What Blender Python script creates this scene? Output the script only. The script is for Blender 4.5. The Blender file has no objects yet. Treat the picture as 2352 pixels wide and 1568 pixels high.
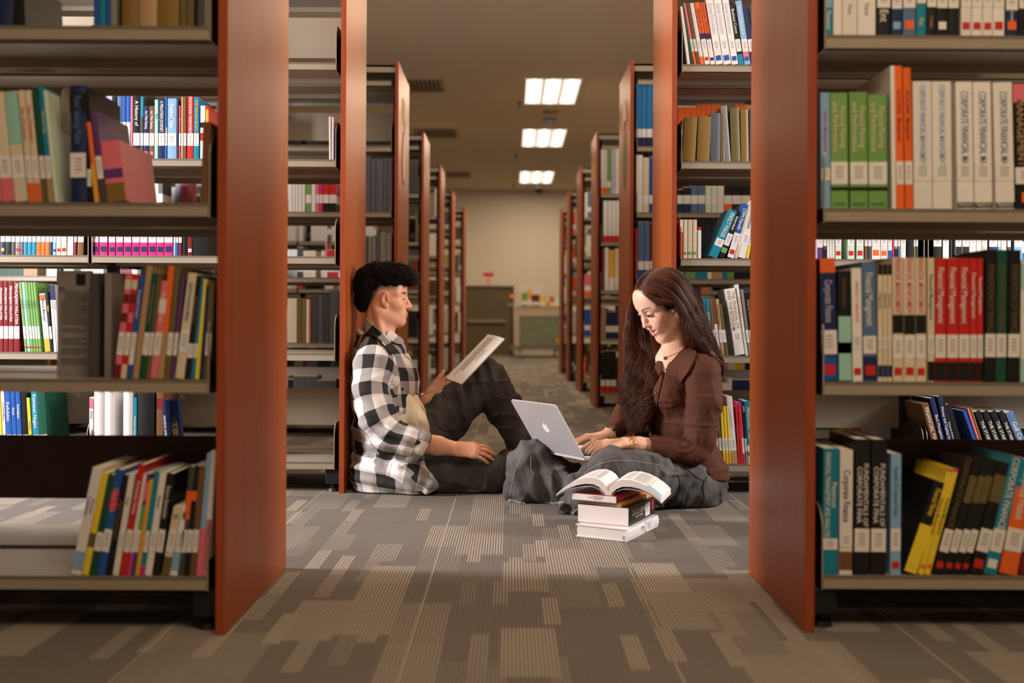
import bpy, bmesh, math, random
import numpy as np
from mathutils import Vector, Matrix, Euler

random.seed(7)
SC = bpy.context.scene
COL = SC.collection

# ------------------------------------------------------------------ camera
F, CX, CY, TH, CH = 2400.0, 1173.0, 739.0, 0.0051, 0.66   # focal length (px), vanishing point, roll, eye height
cam_d = bpy.data.cameras.new('camera')
cam = bpy.data.objects.new('camera', cam_d)
COL.objects.link(cam)
cam_d.sensor_width = 36.0
cam_d.lens = 36.0 * F / 2352.0
cam_d.shift_x = (1176 - CX) / 2352.0
cam_d.shift_y = -(784 - CY) / 2352.0
cam_d.clip_end = 80
cam.location = (0, 0, CH)
cam.rotation_euler = (Matrix.Rotation(math.pi / 2, 3, 'X') @ Matrix.Rotation(TH, 3, 'Z')).to_euler()
cam_d.dof.use_dof = True
cam_d.dof.focus_distance = 3.65
cam_d.dof.aperture_fstop = 2.15
SC.camera = cam

# ------------------------------------------------------------------ world, exposure
w = bpy.data.worlds.new('world')
SC.world = w
w.use_nodes = True
w.node_tree.nodes['Background'].inputs[0].default_value = (0.9, 0.72, 0.5, 1)
w.node_tree.nodes['Background'].inputs[1].default_value = 0.02
vs = SC.view_settings
vs.view_transform = 'Standard'
vs.look = 'None'
vs.gamma = 1.0
vs.exposure = 0.0
vs.use_curve_mapping = False
SC.cycles.max_bounces = 8
SC.cycles.diffuse_bounces = 5
SC.cycles.glossy_bounces = 3
SC.cycles.sample_clamp_indirect = 4.0
SC.cycles.use_denoising = True


def area_light(name, loc, target, sx, sy, power, color):
    l = bpy.data.lights.new(name, 'AREA')
    l.shape = 'RECTANGLE'
    l.size, l.size_y = sx, sy
    l.energy = power
    l.color = color
    o = bpy.data.objects.new(name, l)
    o.location = loc
    d = Vector(target) - Vector(loc)
    o.rotation_euler = d.to_track_quat('-Z', 'Y').to_euler()
    COL.objects.link(o)
    return o


# two photographic soft lamps standing outside the frame between the first and the second row
area_light('soft_lamp_left', (-3.9, 2.95, 1.7), (0.2, 3.85, 0.4), 0.9, 1.0, 300, (1.0, 0.95, 0.96))
area_light('soft_lamp_right', (3.6, 2.95, 1.8), (0.5, 3.9, 0.5), 0.8, 0.9, 150, (1.0, 0.93, 0.90))
# added warm fill for the first row, above the camera and outside the frame
area_light('added_front_fill', (0.8, 0.3, 3.2), (0.8, 0.6, 0.0), 2.0, 1.0, 80, (1.0, 0.76, 0.50))
AMB = (1.0, 0.78, 0.53)


# ------------------------------------------------------------------ pixel -> world
def W(px, py, d):
    a, b = px - CX, py - CY
    return Vector(((a - TH * b) * d / F, d, CH - (b + TH * a) * d / F))


def WX(px, d, z=0.66):
    b = (CH - z) * F / d
    return ((px - CX) - TH * b) * d / F


# ------------------------------------------------------------------ helpers
def link(o, parent=None):
    COL.objects.link(o)
    if parent is not None:
        o.parent = parent
    return o


def tag(o, label=None, cat=None, group=None, kind=None):
    if label: o['label'] = label
    if cat: o['category'] = cat
    if group: o['group'] = group
    if kind: o['kind'] = kind
    return o


def empty(name, loc=(0, 0, 0), rot=(0, 0, 0)):
    o = bpy.data.objects.new(name, None)
    o.empty_display_size = 0.05
    o.location = loc
    o.rotation_euler = rot
    COL.objects.link(o)
    return o


def mesh_obj(name, verts, faces, mat=None, parent=None, smooth=False):
    me = bpy.data.meshes.new(name)
    me.from_pydata([tuple(v) for v in verts], [], faces)
    if mat is not None:
        me.materials.append(mat)
    if smooth:
        me.polygons.foreach_set('use_smooth', [True] * len(me.polygons))
    me.update()
    return link(bpy.data.objects.new(name, me), parent)


class MB:
    """collects simple solids into one mesh"""
    def __init__(self):
        self.v, self.f, self.mi = [], [], []

    def add(self, vs, fs, m=0, M=None):
        n = len(self.v)
        for p in vs:
            self.v.append(tuple(M @ Vector(p)) if M is not None else tuple(p))
        for f in fs:
            self.f.append([n + i for i in f])
            self.mi.append(m)
        return self

    def box(self, a, b, m=0, M=None):
        x0, y0, z0 = a
        x1, y1, z1 = b
        return self.add([(x0, y0, z0), (x1, y0, z0), (x1, y1, z0), (x0, y1, z0), (x0, y0, z1), (x1, y0, z1), (x1, y1, z1), (x0, y1, z1)],
                        [(0, 3, 2, 1), (4, 5, 6, 7), (0, 1, 5, 4), (1, 2, 6, 5), (2, 3, 7, 6), (3, 0, 4, 7)], m, M)

    def prism(self, pts, axis, a, b, m=0, M=None):
        """extrude a 2D outline (list of (u,v)) along axis 'x','y' or 'z' from a to b"""
        n = len(pts)
        def P(u, v, t):
            return (t, u, v) if axis == 'x' else ((u, t, v) if axis == 'y' else (u, v, t))
        vs = [P(u, v, a) for u, v in pts] + [P(u, v, b) for u, v in pts]
        fs = [tuple(range(n))[::-1], tuple(range(n, 2 * n))]
        for i in range(n):
            j = (i + 1) % n
            fs.append((i, j, n + j, n + i))
        return self.add(vs, fs, m, M)

    def tube(self, pts, r, n=8, m=0, M=None, cap=True):
        pts = [Vector(p) for p in pts]
        rs = r if isinstance(r, (list, tuple)) else [r] * len(pts)
        vs = []
        up = Vector((0.12, 0.31, 0.94))
        for i, p in enumerate(pts):
            t = (pts[min(i + 1, len(pts) - 1)] - pts[max(i - 1, 0)]).normalized()
            a = t.cross(up)
            if a.length < 0.05: a = t.cross(Vector((1, 0, 0)))
            a.normalize()
            b = t.cross(a)
            for k in range(n):
                q = 2 * math.pi * k / n
                vs.append(p + (a * math.cos(q) + b * math.sin(q)) * rs[i])
        fs = []
        for i in range(len(pts) - 1):
            for k in range(n):
                k2 = (k + 1) % n
                fs.append((i * n + k, i * n + k2, (i + 1) * n + k2, (i + 1) * n + k))
        if cap:
            fs.append(tuple(range(n))[::-1])
            fs.append(tuple((len(pts) - 1) * n + k for k in range(n)))
        return self.add(vs, fs, m, M)

    def build(self, name, mats, parent=None, smooth=False, bevel=0.0):
        me = bpy.data.meshes.new(name)
        me.from_pydata(self.v, [], self.f)
        for m in (mats if isinstance(mats, (list, tuple)) else [mats]):
            me.materials.append(m)
        me.polygons.foreach_set('material_index', self.mi)
        if bevel > 0:
            bm = bmesh.new()
            bm.from_mesh(me)
            bmesh.ops.bevel(bm, geom=list(bm.edges), offset=bevel, segments=2, profile=0.5, affect='EDGES')
            bm.to_mesh(me)
            bm.free()
        if smooth:
            me.polygons.foreach_set('use_smooth', [True] * len(me.polygons))
        me.update()
        return link(bpy.data.objects.new(name, me), parent)


def copy_tree(o, parent=None):
    c = o.copy()
    COL.objects.link(c)
    if parent is not None:
        c.parent = parent
    for ch in list(o.children):
        copy_tree(ch, c)
    return c


# ------------------------------------------------------------------ materials
def srgb(r, g, b):
    def f(c):
        c /= 255.0
        return c / 12.92 if c <= 0.04045 else ((c + 0.055) / 1.055) ** 2.4
    return (f(r), f(g), f(b), 1.0)


def nodes(m):
    m.use_nodes = True
    nt = m.node_tree
    return nt, nt.nodes, nt.links, nt.nodes['Principled BSDF']


def mat(name, col, rough=0.5, spec=0.4, metal=0.0, var=0.06, vscale=30.0, bump=0.0, bscale=200.0):
    m = bpy.data.materials.new(name)
    nt, N, L, b = nodes(m)
    b.inputs['Roughness'].default_value = rough
    b.inputs['Specular IOR Level'].default_value = spec
    b.inputs['Metallic'].default_value = metal
    tc = N.new('ShaderNodeTexCoord')
    nz = N.new('ShaderNodeTexNoise')
    nz.inputs['Scale'].default_value = vscale
    L.new(tc.outputs['Object'], nz.inputs['Vector'])
    mx = N.new('ShaderNodeMix')
    mx.data_type = 'RGBA'
    mx.inputs['A'].default_value = tuple(c * (1 - var) for c in col[:3]) + (1,)
    mx.inputs['B'].default_value = tuple(min(1, c * (1 + var)) for c in col[:3]) + (1,)
    L.new(nz.outputs['Fac'], mx.inputs['Factor'])
    L.new(mx.outputs['Result'], b.inputs['Base Color'])
    if bump:
        n2 = N.new('ShaderNodeTexNoise')
        n2.inputs['Scale'].default_value = bscale
        L.new(tc.outputs['Object'], n2.inputs['Vector'])
        bp = N.new('ShaderNodeBump')
        bp.inputs['Strength'].default_value = bump
        bp.inputs['Distance'].default_value = 0.002
        L.new(n2.outputs['Fac'], bp.inputs['Height'])
        L.new(bp.outputs['Normal'], b.inputs['Normal'])
    return m


def attr_mat(name, rough=0.45, spec=0.4, attr='Col', var=0.05, bump=0.0, bscale=250.0):
    m = bpy.data.materials.new(name)
    nt, N, L, b = nodes(m)
    b.inputs['Roughness'].default_value = rough
    b.inputs['Specular IOR Level'].default_value = spec
    a = N.new('ShaderNodeAttribute')
    a.attribute_name = attr
    tc = N.new('ShaderNodeTexCoord')
    nz = N.new('ShaderNodeTexNoise')
    nz.inputs['Scale'].default_value = 40.0
    L.new(tc.outputs['Object'], nz.inputs['Vector'])
    mr = N.new('ShaderNodeMapRange')
    mr.inputs['To Min'].default_value = 1 - var
    mr.inputs['To Max'].default_value = 1 + var
    L.new(nz.outputs['Fac'], mr.inputs['Value'])
    mx = N.new('ShaderNodeVectorMath')
    mx.operation = 'SCALE'
    L.new(a.outputs['Color'], mx.inputs[0])
    L.new(mr.outputs['Result'], mx.inputs['Scale'])
    L.new(mx.outputs['Vector'], b.inputs['Base Color'])
    if bump:
        n2 = N.new('ShaderNodeTexNoise')
        n2.inputs['Scale'].default_value = bscale
        L.new(tc.outputs['Object'], n2.inputs['Vector'])
        bp = N.new('ShaderNodeBump')
        bp.inputs['Strength'].default_value = bump
        bp.inputs['Distance'].default_value = 0.002
        L.new(n2.outputs['Fac'], bp.inputs['Height'])
        L.new(bp.outputs['Normal'], b.inputs['Normal'])
    return m


def set_col(me, cols, per='CORNER'):
    """per-face colours -> corner attribute Col"""
    at = me.color_attributes.new('Col', 'FLOAT_COLOR', 'CORNER')
    buf = []
    for p in me.polygons:
        c = cols[p.index]
        for _ in range(p.loop_total):
            buf.extend((c[0], c[1], c[2], 1.0))
    at.data.foreach_set('color', buf)


def wood_mat(name, c1, c2, rough=0.40, axis=2, coat=0.0):
    m = bpy.data.materials.new(name)
    nt, N, L, b = nodes(m)
    b.inputs['Roughness'].default_value = rough
    b.inputs['Specular IOR Level'].default_value = 0.32
    b.inputs['Coat Weight'].default_value = coat
    b.inputs['Coat Roughness'].default_value = 0.28
    tc = N.new('ShaderNodeTexCoord')
    mp = N.new('ShaderNodeMapping')
    s = [22.0, 22.0, 22.0]
    s[axis] = 0.7
    mp.inputs['Scale'].default_value = s
    L.new(tc.outputs['Object'], mp.inputs['Vector'])
    nz = N.new('ShaderNodeTexNoise')
    nz.inputs['Scale'].default_value = 3.0
    nz.inputs['Detail'].default_value = 6
    L.new(mp.outputs['Vector'], nz.inputs['Vector'])
    n3 = N.new('ShaderNodeTexNoise')
    n3.inputs['Scale'].default_value = 20.0
    n3.inputs['Detail'].default_value = 3
    L.new(mp.outputs['Vector'], n3.inputs['Vector'])
    ad = N.new('ShaderNodeMath')
    ad.operation = 'MULTIPLY_ADD'
    ad.inputs[1].default_value = 0.35
    L.new(n3.outputs['Fac'], ad.inputs[0])
    L.new(nz.outputs['Fac'], ad.inputs[2])
    mr = N.new('ShaderNodeMapRange')
    mr.inputs['From Min'].default_value = 0.4
    mr.inputs['From Max'].default_value = 0.95
    L.new(ad.outputs[0], mr.inputs['Value'])
    mx = N.new('ShaderNodeMix')
    mx.data_type = 'RGBA'
    mx.inputs['A'].default_value = c1
    mx.inputs['B'].default_value = c2
    L.new(mr.outputs['Result'], mx.inputs['Factor'])
    L.new(mx.outputs['Result'], b.inputs['Base Color'])
    return m


def emit_mat(name, col, strength):
    m = bpy.data.materials.new(name)
    nt, N, L, b = nodes(m)
    b.inputs['Base Color'].default_value = col
    b.inputs['Emission Color'].default_value = col
    b.inputs['Emission Strength'].default_value = strength
    return m


WOOD = wood_mat('cherry_veneer', srgb(172, 86, 34), srgb(140, 64, 20))
WOOD_EDGE = wood_mat('cherry_edge_band', srgb(164, 76, 42), srgb(136, 56, 28), rough=0.45)
STEEL = mat('beige_painted_steel', srgb(154, 142, 125), rough=0.36, spec=0.5, var=0.03)
STEEL_DARK = mat('dark_steel_and_bracket_shade', srgb(40, 36, 33), rough=0.5, var=0.05)
PLATE_SHADED = mat('steel_plate_in_shade', srgb(62, 38, 28), rough=0.6, var=0.1)  # first-row back plates: same steel, with its shade put into the colour
BLACK = mat('black_plastic', srgb(24, 24, 25), rough=0.45, var=0.1)
PAPER = mat('page_edges', srgb(226, 218, 204), rough=0.85, spec=0.1, var=0.05, vscale=120)
COVER = attr_mat('printed_cover', rough=0.42, spec=0.35)
STICKER = mat('white_sticker', srgb(226, 222, 218), rough=0.55, spec=0.3, var=0.02)
# ------------------------------------------------------------------ room
ROOM_X, Y0, Y1, CEIL = 8.6, -3.2, 20.8, 3.28
CEIL_M = mat('ceiling_paint', srgb(214, 198, 174), rough=0.9, spec=0.1, var=0.02, vscale=3)
WALL_M = mat('wall_paint', srgb(208, 196, 180), rough=0.85, spec=0.15, var=0.03, vscale=2)


def carpet_mat():
    m = bpy.data.materials.new('striped_carpet_pile')
    nt, N, L, b = nodes(m)
    b.inputs['Roughness'].default_value = 0.95
    b.inputs['Specular IOR Level'].default_value = 0.08
    geo = N.new('ShaderNodeNewGeometry')
    sep = N.new('ShaderNodeSeparateXYZ')
    L.new(geo.outputs['Position'], sep.inputs[0])

    def M(op, a, b_=None, c=None):
        n = N.new('ShaderNodeMath')
        n.operation = op
        for i, v in enumerate((a, b_, c)):
            if v is None: continue
            if isinstance(v, (int, float)): n.inputs[i].default_value = v
            else: L.new(v, n.inputs[i])
        return n.outputs[0]

    def wn2(u, v):
        cb = N.new('ShaderNodeCombineXYZ')
        L.new(u, cb.inputs[0]); L.new(v, cb.inputs[1])
        wnz = N.new('ShaderNodeTexWhiteNoise')
        wnz.noise_dimensions = '2D'
        L.new(cb.outputs[0], wnz.inputs['Vector'])
        return wnz.outputs['Value']

    x, y = sep.outputs[0], sep.outputs[1]

    def layer(cw, chh, off, thr, seed):
        cx = M('FLOOR', M('DIVIDE', M('ADD', x, off), cw))
        zero = M('MULTIPLY', cx, 0.0)
        r1 = wn2(cx, M('ADD', zero, seed))
        yy = M('ADD', M('DIVIDE', y, chh), M('MULTIPLY', r1, 7.0))
        cy = M('FLOOR', yy)
        r2 = wn2(cx, M('ADD', cy, seed * 3.1))
        on = M('GREATER_THAN', r2, thr)
        inten = M('MULTIPLY_ADD', wn2(cy, M('ADD', cx, 11.3)), 0.6, 0.25)
        return M('MULTIPLY', on, inten)

    a = layer(0.117, 0.31, 0.02, 0.60, 3.7)
    c = layer(0.039, 0.22, 0.0, 0.80, 9.1)
    pat = M('MAXIMUM', a, c)
    st = M('SINE', M('MULTIPLY', x, 2 * math.pi / 0.0078))
    st = M('GREATER_THAN', st, 0.15)
    f = M('MULTIPLY', pat, st)
    # faint ribs over the whole tile
    f = M('MAXIMUM', f, M('MULTIPLY', st, 0.13))
    # one continuous thin line per tile
    fr = M('FRACT', M('DIVIDE', M('ADD', x, 0.205), 0.525))
    f = M('MAXIMUM', f, M('MULTIPLY', M('LESS_THAN', fr, 0.008), 0.6))
    # fine ribs
    nz = N.new('ShaderNodeTexNoise')
    nz.inputs['Scale'].default_value = 260.0
    L.new(geo.outputs['Position'], nz.inputs['Vector'])
    nb = N.new('ShaderNodeTexNoise')
    nb.inputs['Scale'].default_value = 2.2
    L.new(geo.outputs['Position'], nb.inputs['Vector'])
    mx = N.new('ShaderNodeMix')
    mx.data_type = 'RGBA'
    mx.inputs['A'].default_value = srgb(98, 92, 88)
    mx.inputs['B'].default_value = srgb(188, 174, 155)
    L.new(f, mx.inputs['Factor'])
    k = M('MULTIPLY', M('MULTIPLY_ADD', nz.outputs['Fac'], 1.0, 0.5), M('MULTIPLY_ADD', nb.outputs['Fac'], 0.24, 0.88))
    sc = N.new('ShaderNodeVectorMath')
    sc.operation = 'SCALE'
    L.new(mx.outputs['Result'], sc.inputs[0])
    L.new(k, sc.inputs['Scale'])
    L.new(sc.outputs['Vector'], b.inputs['Base Color'])
    bp = N.new('ShaderNodeBump')
    bp.inputs['Strength'].default_value = 0.5
    bp.inputs['Distance'].default_value = 0.003
    L.new(M('ADD', nz.outputs['Fac'], M('MULTIPLY', f, 0.5)), bp.inputs['Height'])
    L.new(bp.outputs['Normal'], b.inputs['Normal'])
    return m


CARPET = carpet_mat()
floor = MB().box((-ROOM_X, Y0, -0.12), (ROOM_X, Y1, -0.0015)).build('floor', CARPET)
tag(floor, kind='structure')
T = 0.525
tile_me = None
for iy in range(2, 38):
    xs = range(-5, 5) if iy * T < 5.2 else range(-2, 2)
    for ix in xs:
        x0, y0 = ix * T + 0.32, iy * T + 0.285
        if tile_me is None:
            t = MB().prism([(0.0006, 0.0006), (T - 0.0006, 0.0006), (T - 0.0006, T - 0.0006), (0.0006, T - 0.0006)], 'z', -0.003, 0.0)
            tile = t.build('carpet_tile', CARPET, floor)
            tile_me = tile.data
        else:
            tile = link(bpy.data.objects.new('carpet_tile', tile_me), floor)
        tile.location = (x0, y0, 0.0)
tag(MB().box((-ROOM_X, Y0, CEIL), (ROOM_X, Y1, CEIL + 0.1)).build('ceiling', CEIL_M), kind='structure')
wall_back = tag(MB().box((-ROOM_X, Y1, -0.1), (ROOM_X, Y1 + 0.1, CEIL + 0.1)).build('wall_back', WALL_M), kind='structure')
tag(MB().box((-ROOM_X - 0.1, Y0, -0.1), (-ROOM_X, Y1, CEIL + 0.1)).build('wall_left', WALL_M), kind='structure')
tag(MB().box((ROOM_X, Y0, -0.1), (ROOM_X + 0.1, Y1, CEIL + 0.1)).build('wall_right', WALL_M), kind='structure')
tag(MB().box((-ROOM_X, Y0 - 0.1, -0.1), (ROOM_X, Y0, CEIL + 0.1)).build('wall_front', WALL_M), kind='structure')

# door in the far wall
DOOR_M = mat('olive_door_paint', srgb(92, 80, 56), rough=0.5, var=0.06)
DOOR_D = mat('dark_door_frame', srgb(70, 62, 42), rough=0.5, var=0.06)
BAR_M = mat('brushed_push_bar', srgb(150, 126, 98), rough=0.4, metal=0.3)
dl, dr_, dtop = W(1070, 740, Y1).x, W(1180, 740, Y1).x, W(1120, 657, Y1).z
door = MB().box((dl, Y1 - 0.045, 0.0), (dr_ - 0.05, Y1 - 0.005, dtop - 0.04)).build('door_1', DOOR_M)
tag(door, kind='structure')
fr = MB()
fr.box((dl - 0.05, Y1 - 0.07, 0), (dl, Y1, dtop)).box((dr_ - 0.05, Y1 - 0.07, 0), (dr_, Y1, dtop)).box((dl, Y1 - 0.07, dtop - 0.04), (dr_ - 0.05, Y1, dtop))
fr.build('door_frame', DOOR_D, door)
bz = W(1100, 738, Y1).z
MB().box((dl + 0.03, Y1 - 0.1, bz - 0.03), (dr_ - 0.16, Y1 - 0.07, bz + 0.03)).box((dl + 0.03, Y1 - 0.08, bz - 0.02), (dl + 0.09, Y1 - 0.04, bz + 0.02)).box((dr_ - 0.22, Y1 - 0.08, bz - 0.02), (dr_ - 0.16, Y1 - 0.04, bz + 0.02)).build('push_bar', BAR_M, door, bevel=0.004)
p = W(1172, 700, Y1)
MB().box((p.x - 0.05, Y1 - 0.075, p.z - 0.035), (p.x + 0.05, Y1 - 0.045, p.z + 0.035)).build('lock_case', BAR_M, door, bevel=0.004)
p = W(1175, 680, Y1)
kn = MB().prism([(0.032 * math.cos(a * math.pi / 8), 0.032 * math.sin(a * math.pi / 8)) for a in range(16)], 'y', -0.03, 0.0, M=Matrix.Translation((p.x, Y1 - 0.045, p.z)))
kn.build('door_lamp', emit_mat('orange_indicator', srgb(255, 92, 20), 0.5), door, smooth=False)

# notice above the door
p0, p1 = W(1109, 626, Y1), W(1133, 653, Y1)
nt_ = empty('wall_notice', ((p0.x + p1.x) / 2, Y1, p1.z))
tag(nt_, 'small red and white notice above the olive door on the far wall', 'notice')
hw, hh = (p1.x - p0.x) / 2, p0.z - p1.z
SIGN_W = mat('white_notice_card', srgb(222, 205, 190), rough=0.6)
SIGN_R = mat('red_print', srgb(198, 62, 48), rough=0.6)
MB().box((-hw, -0.012, 0), (hw, -0.001, hh)).build('card', SIGN_W, nt_)
MB().box((-hw, -0.014, hh * 0.62), (hw, -0.012, hh)).build('red_heading', SIGN_R, nt_)
rb = MB()
ring = [(0.055 * math.cos(a * math.pi / 10), 0.055 * math.sin(a * math.pi / 10)) for a in range(20)]
ri = [(u * 0.55, v * 0.55) for u, v in ring]
n_ = 20
vsx = [(u, -0.0145, hh * 0.3 + v) for u, v in ring] + [(u, -0.0145, hh * 0.3 + v) for u, v in ri]
rb.add(vsx, [(i, (i + 1) % n_, n_ + (i + 1) % n_, n_ + i) for i in range(n_)])
rb.build('red_ring', SIGN_R, nt_)

# paper notices on the far wall behind the cart
for i, (xa, xb, ya, yb, lab) in enumerate([(1194, 1222, 655, 690, 'pale paper sheet on the far wall above the left end of the cart'),
                                           (1226, 1247, 653, 690, 'pale paper sheet on the far wall above the middle of the cart')]):
    a, b_ = W(xa, ya, Y1), W(xb, yb, Y1)
    o = MB().box((a.x, Y1 - 0.006, b_.z), (b_.x, Y1 - 0.001, a.z)).build('paper_sheet', mat('wall_paper_sheet', srgb(214, 204, 200), rough=0.7))
    tag(o, lab, 'paper', 'paper sheets on the far wall')

# ------------------------------------------------------------------ ceiling fittings
DIFF = emit_mat('lamp_diffuser', (1.0, 0.93, 0.80, 1), 1.25)
TUBE = emit_mat('lamp_tube', (1.0, 0.95, 0.86, 1), 3.0)
FRAME = mat('white_lamp_frame', srgb(210, 200, 180), rough=0.5)


def troffer(x, y, label, length=1.25, power=42, seen=True):
    t = empty('ceiling_light', (x, y, CEIL))
    tag(t, label, 'ceiling light', 'recessed ceiling lights along the aisle')
    hw, hl = 0.305, length / 2
    fr = MB()
    fr.box((-hw - 0.02, -hl - 0.02, -0.012), (-hw, hl + 0.02, -0.001)).box((hw, -hl - 0.02, -0.012), (hw + 0.02, hl + 0.02, -0.001))
    fr.box((-hw, -hl - 0.02, -0.012), (hw, -hl, -0.001)).box((-hw, hl, -0.012), (hw, hl + 0.02, -0.001))
    fr.build('frame', FRAME, t)
    for k in range(3):
        xa = -hw + k * 2 * hw / 3
        MB().box((xa + 0.012, -hl, -0.006), (xa + 2 * hw / 3 - 0.012, hl, -0.002)).build('diffuser_panel', DIFF, t)
        xm = xa + hw / 3
        MB().box((xm - 0.02, -hl + 0.05, -0.012), (xm + 0.02, hl - 0.05, -0.006)).build('tube', TUBE, t)
    if power:
        l = bpy.data.lights.new('ceiling_light_glow', 'AREA')
        l.shape = 'RECTANGLE'
        l.size, l.size_y = 0.58, length
        l.energy = power
        l.color = AMB
        lo = link(bpy.data.objects.new('ceiling_light_glow', l), t)
        lo.location = (0, 0, -0.03)
    return t


troffer(0.452, 11.87, 'bright recessed ceiling light nearest the camera, above the aisle', 1.28, 62)
troffer(0.452, 14.87, 'bright recessed ceiling light between the nearest and the farthest one', 1.4, 62)
troffer(0.45, 18.9, 'bright recessed ceiling light farthest away, near the back wall', 1.5, 46)
# lamps of the same grid that the frame leaves out (light only)
for (x, y, pw) in [(0.45, 8.6, 32), (0.45, 5.6, 26), (-2.6, 5.2, 24), (3.5, 5.2, 24), (-2.6, 9, 28), (3.5, 9, 28), (-2.6, 14, 30), (3.5, 14, 30), (-2.4, 18.5, 30), (3.0, 18.5, 30)]:
    area_light('ceiling_lamp', (x, y, CEIL - 0.03), (x, y, 0), 0.58, 1.25, pw, AMB)

VENT = mat('vent_metal', srgb(150, 132, 104), rough=0.6)
VENT_D = mat('vent_slots', srgb(46, 38, 22), rough=0.8)
for (xa, xb, ya, yb, lab) in [(903, 1000, 182, 208, 'slatted ceiling air vent nearest the camera, beside the third left bookcase'),
                              (950, 1036, 297, 314, 'slatted ceiling air vent, middle one of the row of three'),
                              (1022, 1072, 396, 406, 'slatted ceiling air vent farthest away')]:
    d1 = (CEIL - CH) * F / (CY - ya)
    d2 = (CEIL - CH) * F / (CY - yb)
    x0, x1 = W(xa, ya, d1).x, W(xb, ya, d1).x
    v = empty('ceiling_vent', ((x0 + x1) / 2, (d1 + d2) / 2, CEIL))
    tag(v, lab, 'vent', 'ceiling vents along the left bookcases')
    hx, hy = (x1 - x0) / 2, max(0.14, (d2 - d1) / 2)
    MB().box((-hx, -hy, -0.006), (hx, hy, -0.001)).build('backing', VENT_D, v)
    f2 = MB()
    f2.box((-hx - 0.04, -hy - 0.04, -0.015), (-hx, hy + 0.04, -0.001)).box((hx, -hy - 0.04, -0.015), (hx + 0.04, hy + 0.04, -0.001))
    f2.box((-hx, -hy - 0.04, -0.015), (hx, -hy, -0.001)).box((-hx, hy, -0.015), (hx, hy + 0.04, -0.001))
    f2.build('frame', VENT, v)
    ns = 10
    me_ = None
    for k in range(ns):
        xk = -hx + (k + 0.5) * 2 * hx / ns
        if me_ is None:
            s_ = MB().box((-0.008, -hy, -0.03), (0.008, hy, -0.006), M=Matrix.Rotation(0.5, 4, 'Y')).build('slat', VENT, v)
            me_ = s_.data
        else:
            s_ = link(bpy.data.objects.new('slat', me_), v)
        s_.location = (xk, 0, 0)

for (px, py, lab) in [(1188, 240, 'small dark ceiling sprinkler head below left of the nearest ceiling light'), (1182, 358, 'small dark ceiling sprinkler head below left of the middle ceiling light'),
                      (1177, 427, 'small dark ceiling sprinkler head below left of the farthest ceiling light')]:
    d = (CEIL - 0.03 - CH) * F / (CY - py)
    q = W(px, py, d)
    s_ = empty('sprinkler', (q.x, d, CEIL))
    tag(s_, lab, 'sprinkler', 'sprinkler heads along the aisle ceiling')
    m_ = MB()
    m_.tube([(0, 0, -0.001), (0, 0, -0.012)], 0.035, 12)
    m_.build('base_plate', VENT, s_)
    MB().tube([(0, 0, -0.012), (0, 0, -0.05)], [0.012, 0.009], 8).build('stem', VENT_D, s_)
    MB().tube([(0, 0, -0.05), (0, 0, -0.056)], 0.024, 10).build('deflector', VENT_D, s_)
for (px, py, col, lab, cat, nm) in [(1261, 262, srgb(150, 120, 70), 'flat round ceiling disc just in front of the middle ceiling light', 'detector', 'smoke_detector'),
                                    (1257, 279, srgb(150, 170, 190), 'bluish domed ceiling sensor beside the middle ceiling light', 'sensor', 'dome_sensor'),
                                    (1231, 427, srgb(140, 150, 160), 'pale domed ceiling sensor behind the farthest ceiling light', 'sensor', 'dome_sensor'),
                                    (1235, 441, srgb(50, 52, 48), 'small dark camera dome where the far wall meets the ceiling', 'camera', 'dome_camera')]:
    d = min((CEIL - 0.04 - CH) * F / (CY - py), Y1 - 0.15)
    q = W(px, py, d)
    s_ = empty(nm, (q.x, d, CEIL))
    tag(s_, lab, cat)
    r = 0.1 if nm == 'smoke_detector' else 0.085
    mm = mat(nm + '_plastic', col, rough=0.4)
    MB().tube([(0, 0, -0.001), (0, 0, -0.02)], [r, r], 20).build('base_ring', VENT, s_)
    if nm == 'smoke_detector':
        MB().tube([(0, 0, -0.02), (0, 0, -0.035), (0, 0, -0.04)], [r * 0.8, r * 0.7, r * 0.4], 20).build('cap', mm, s_, smooth=True)
    else:
        MB().tube([(0, 0, -0.02), (0, 0, -0.045), (0, 0, -0.065), (0, 0, -0.075)], [r * 0.85, r * 0.8, r * 0.55, r * 0.2], 20).build('dome', mm, s_, smooth=True)

# ------------------------------------------------------------------ bookcases
H = 2.135
LEVELS = [0.118, 0.535, 0.908, 1.281, 1.654, 2.03]
BAY = 0.95
NAMES = ['', 'near', 'second', 'third', 'fourth', 'fifth', 'sixth', 'seventh']
RACK = {}


def rounded_bracket(d0, d1, z0, z1, r):
    pts = [(d1, z0), (d1, z1)]
    for k in range(7):
        a = math.pi / 2 + k * math.pi / 12
        pts.append((d0 + r + r * math.cos(a), z1 - r + r * math.sin(a)))
    pts.append((d0, z0))
    return pts


_shared = {}


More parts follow.
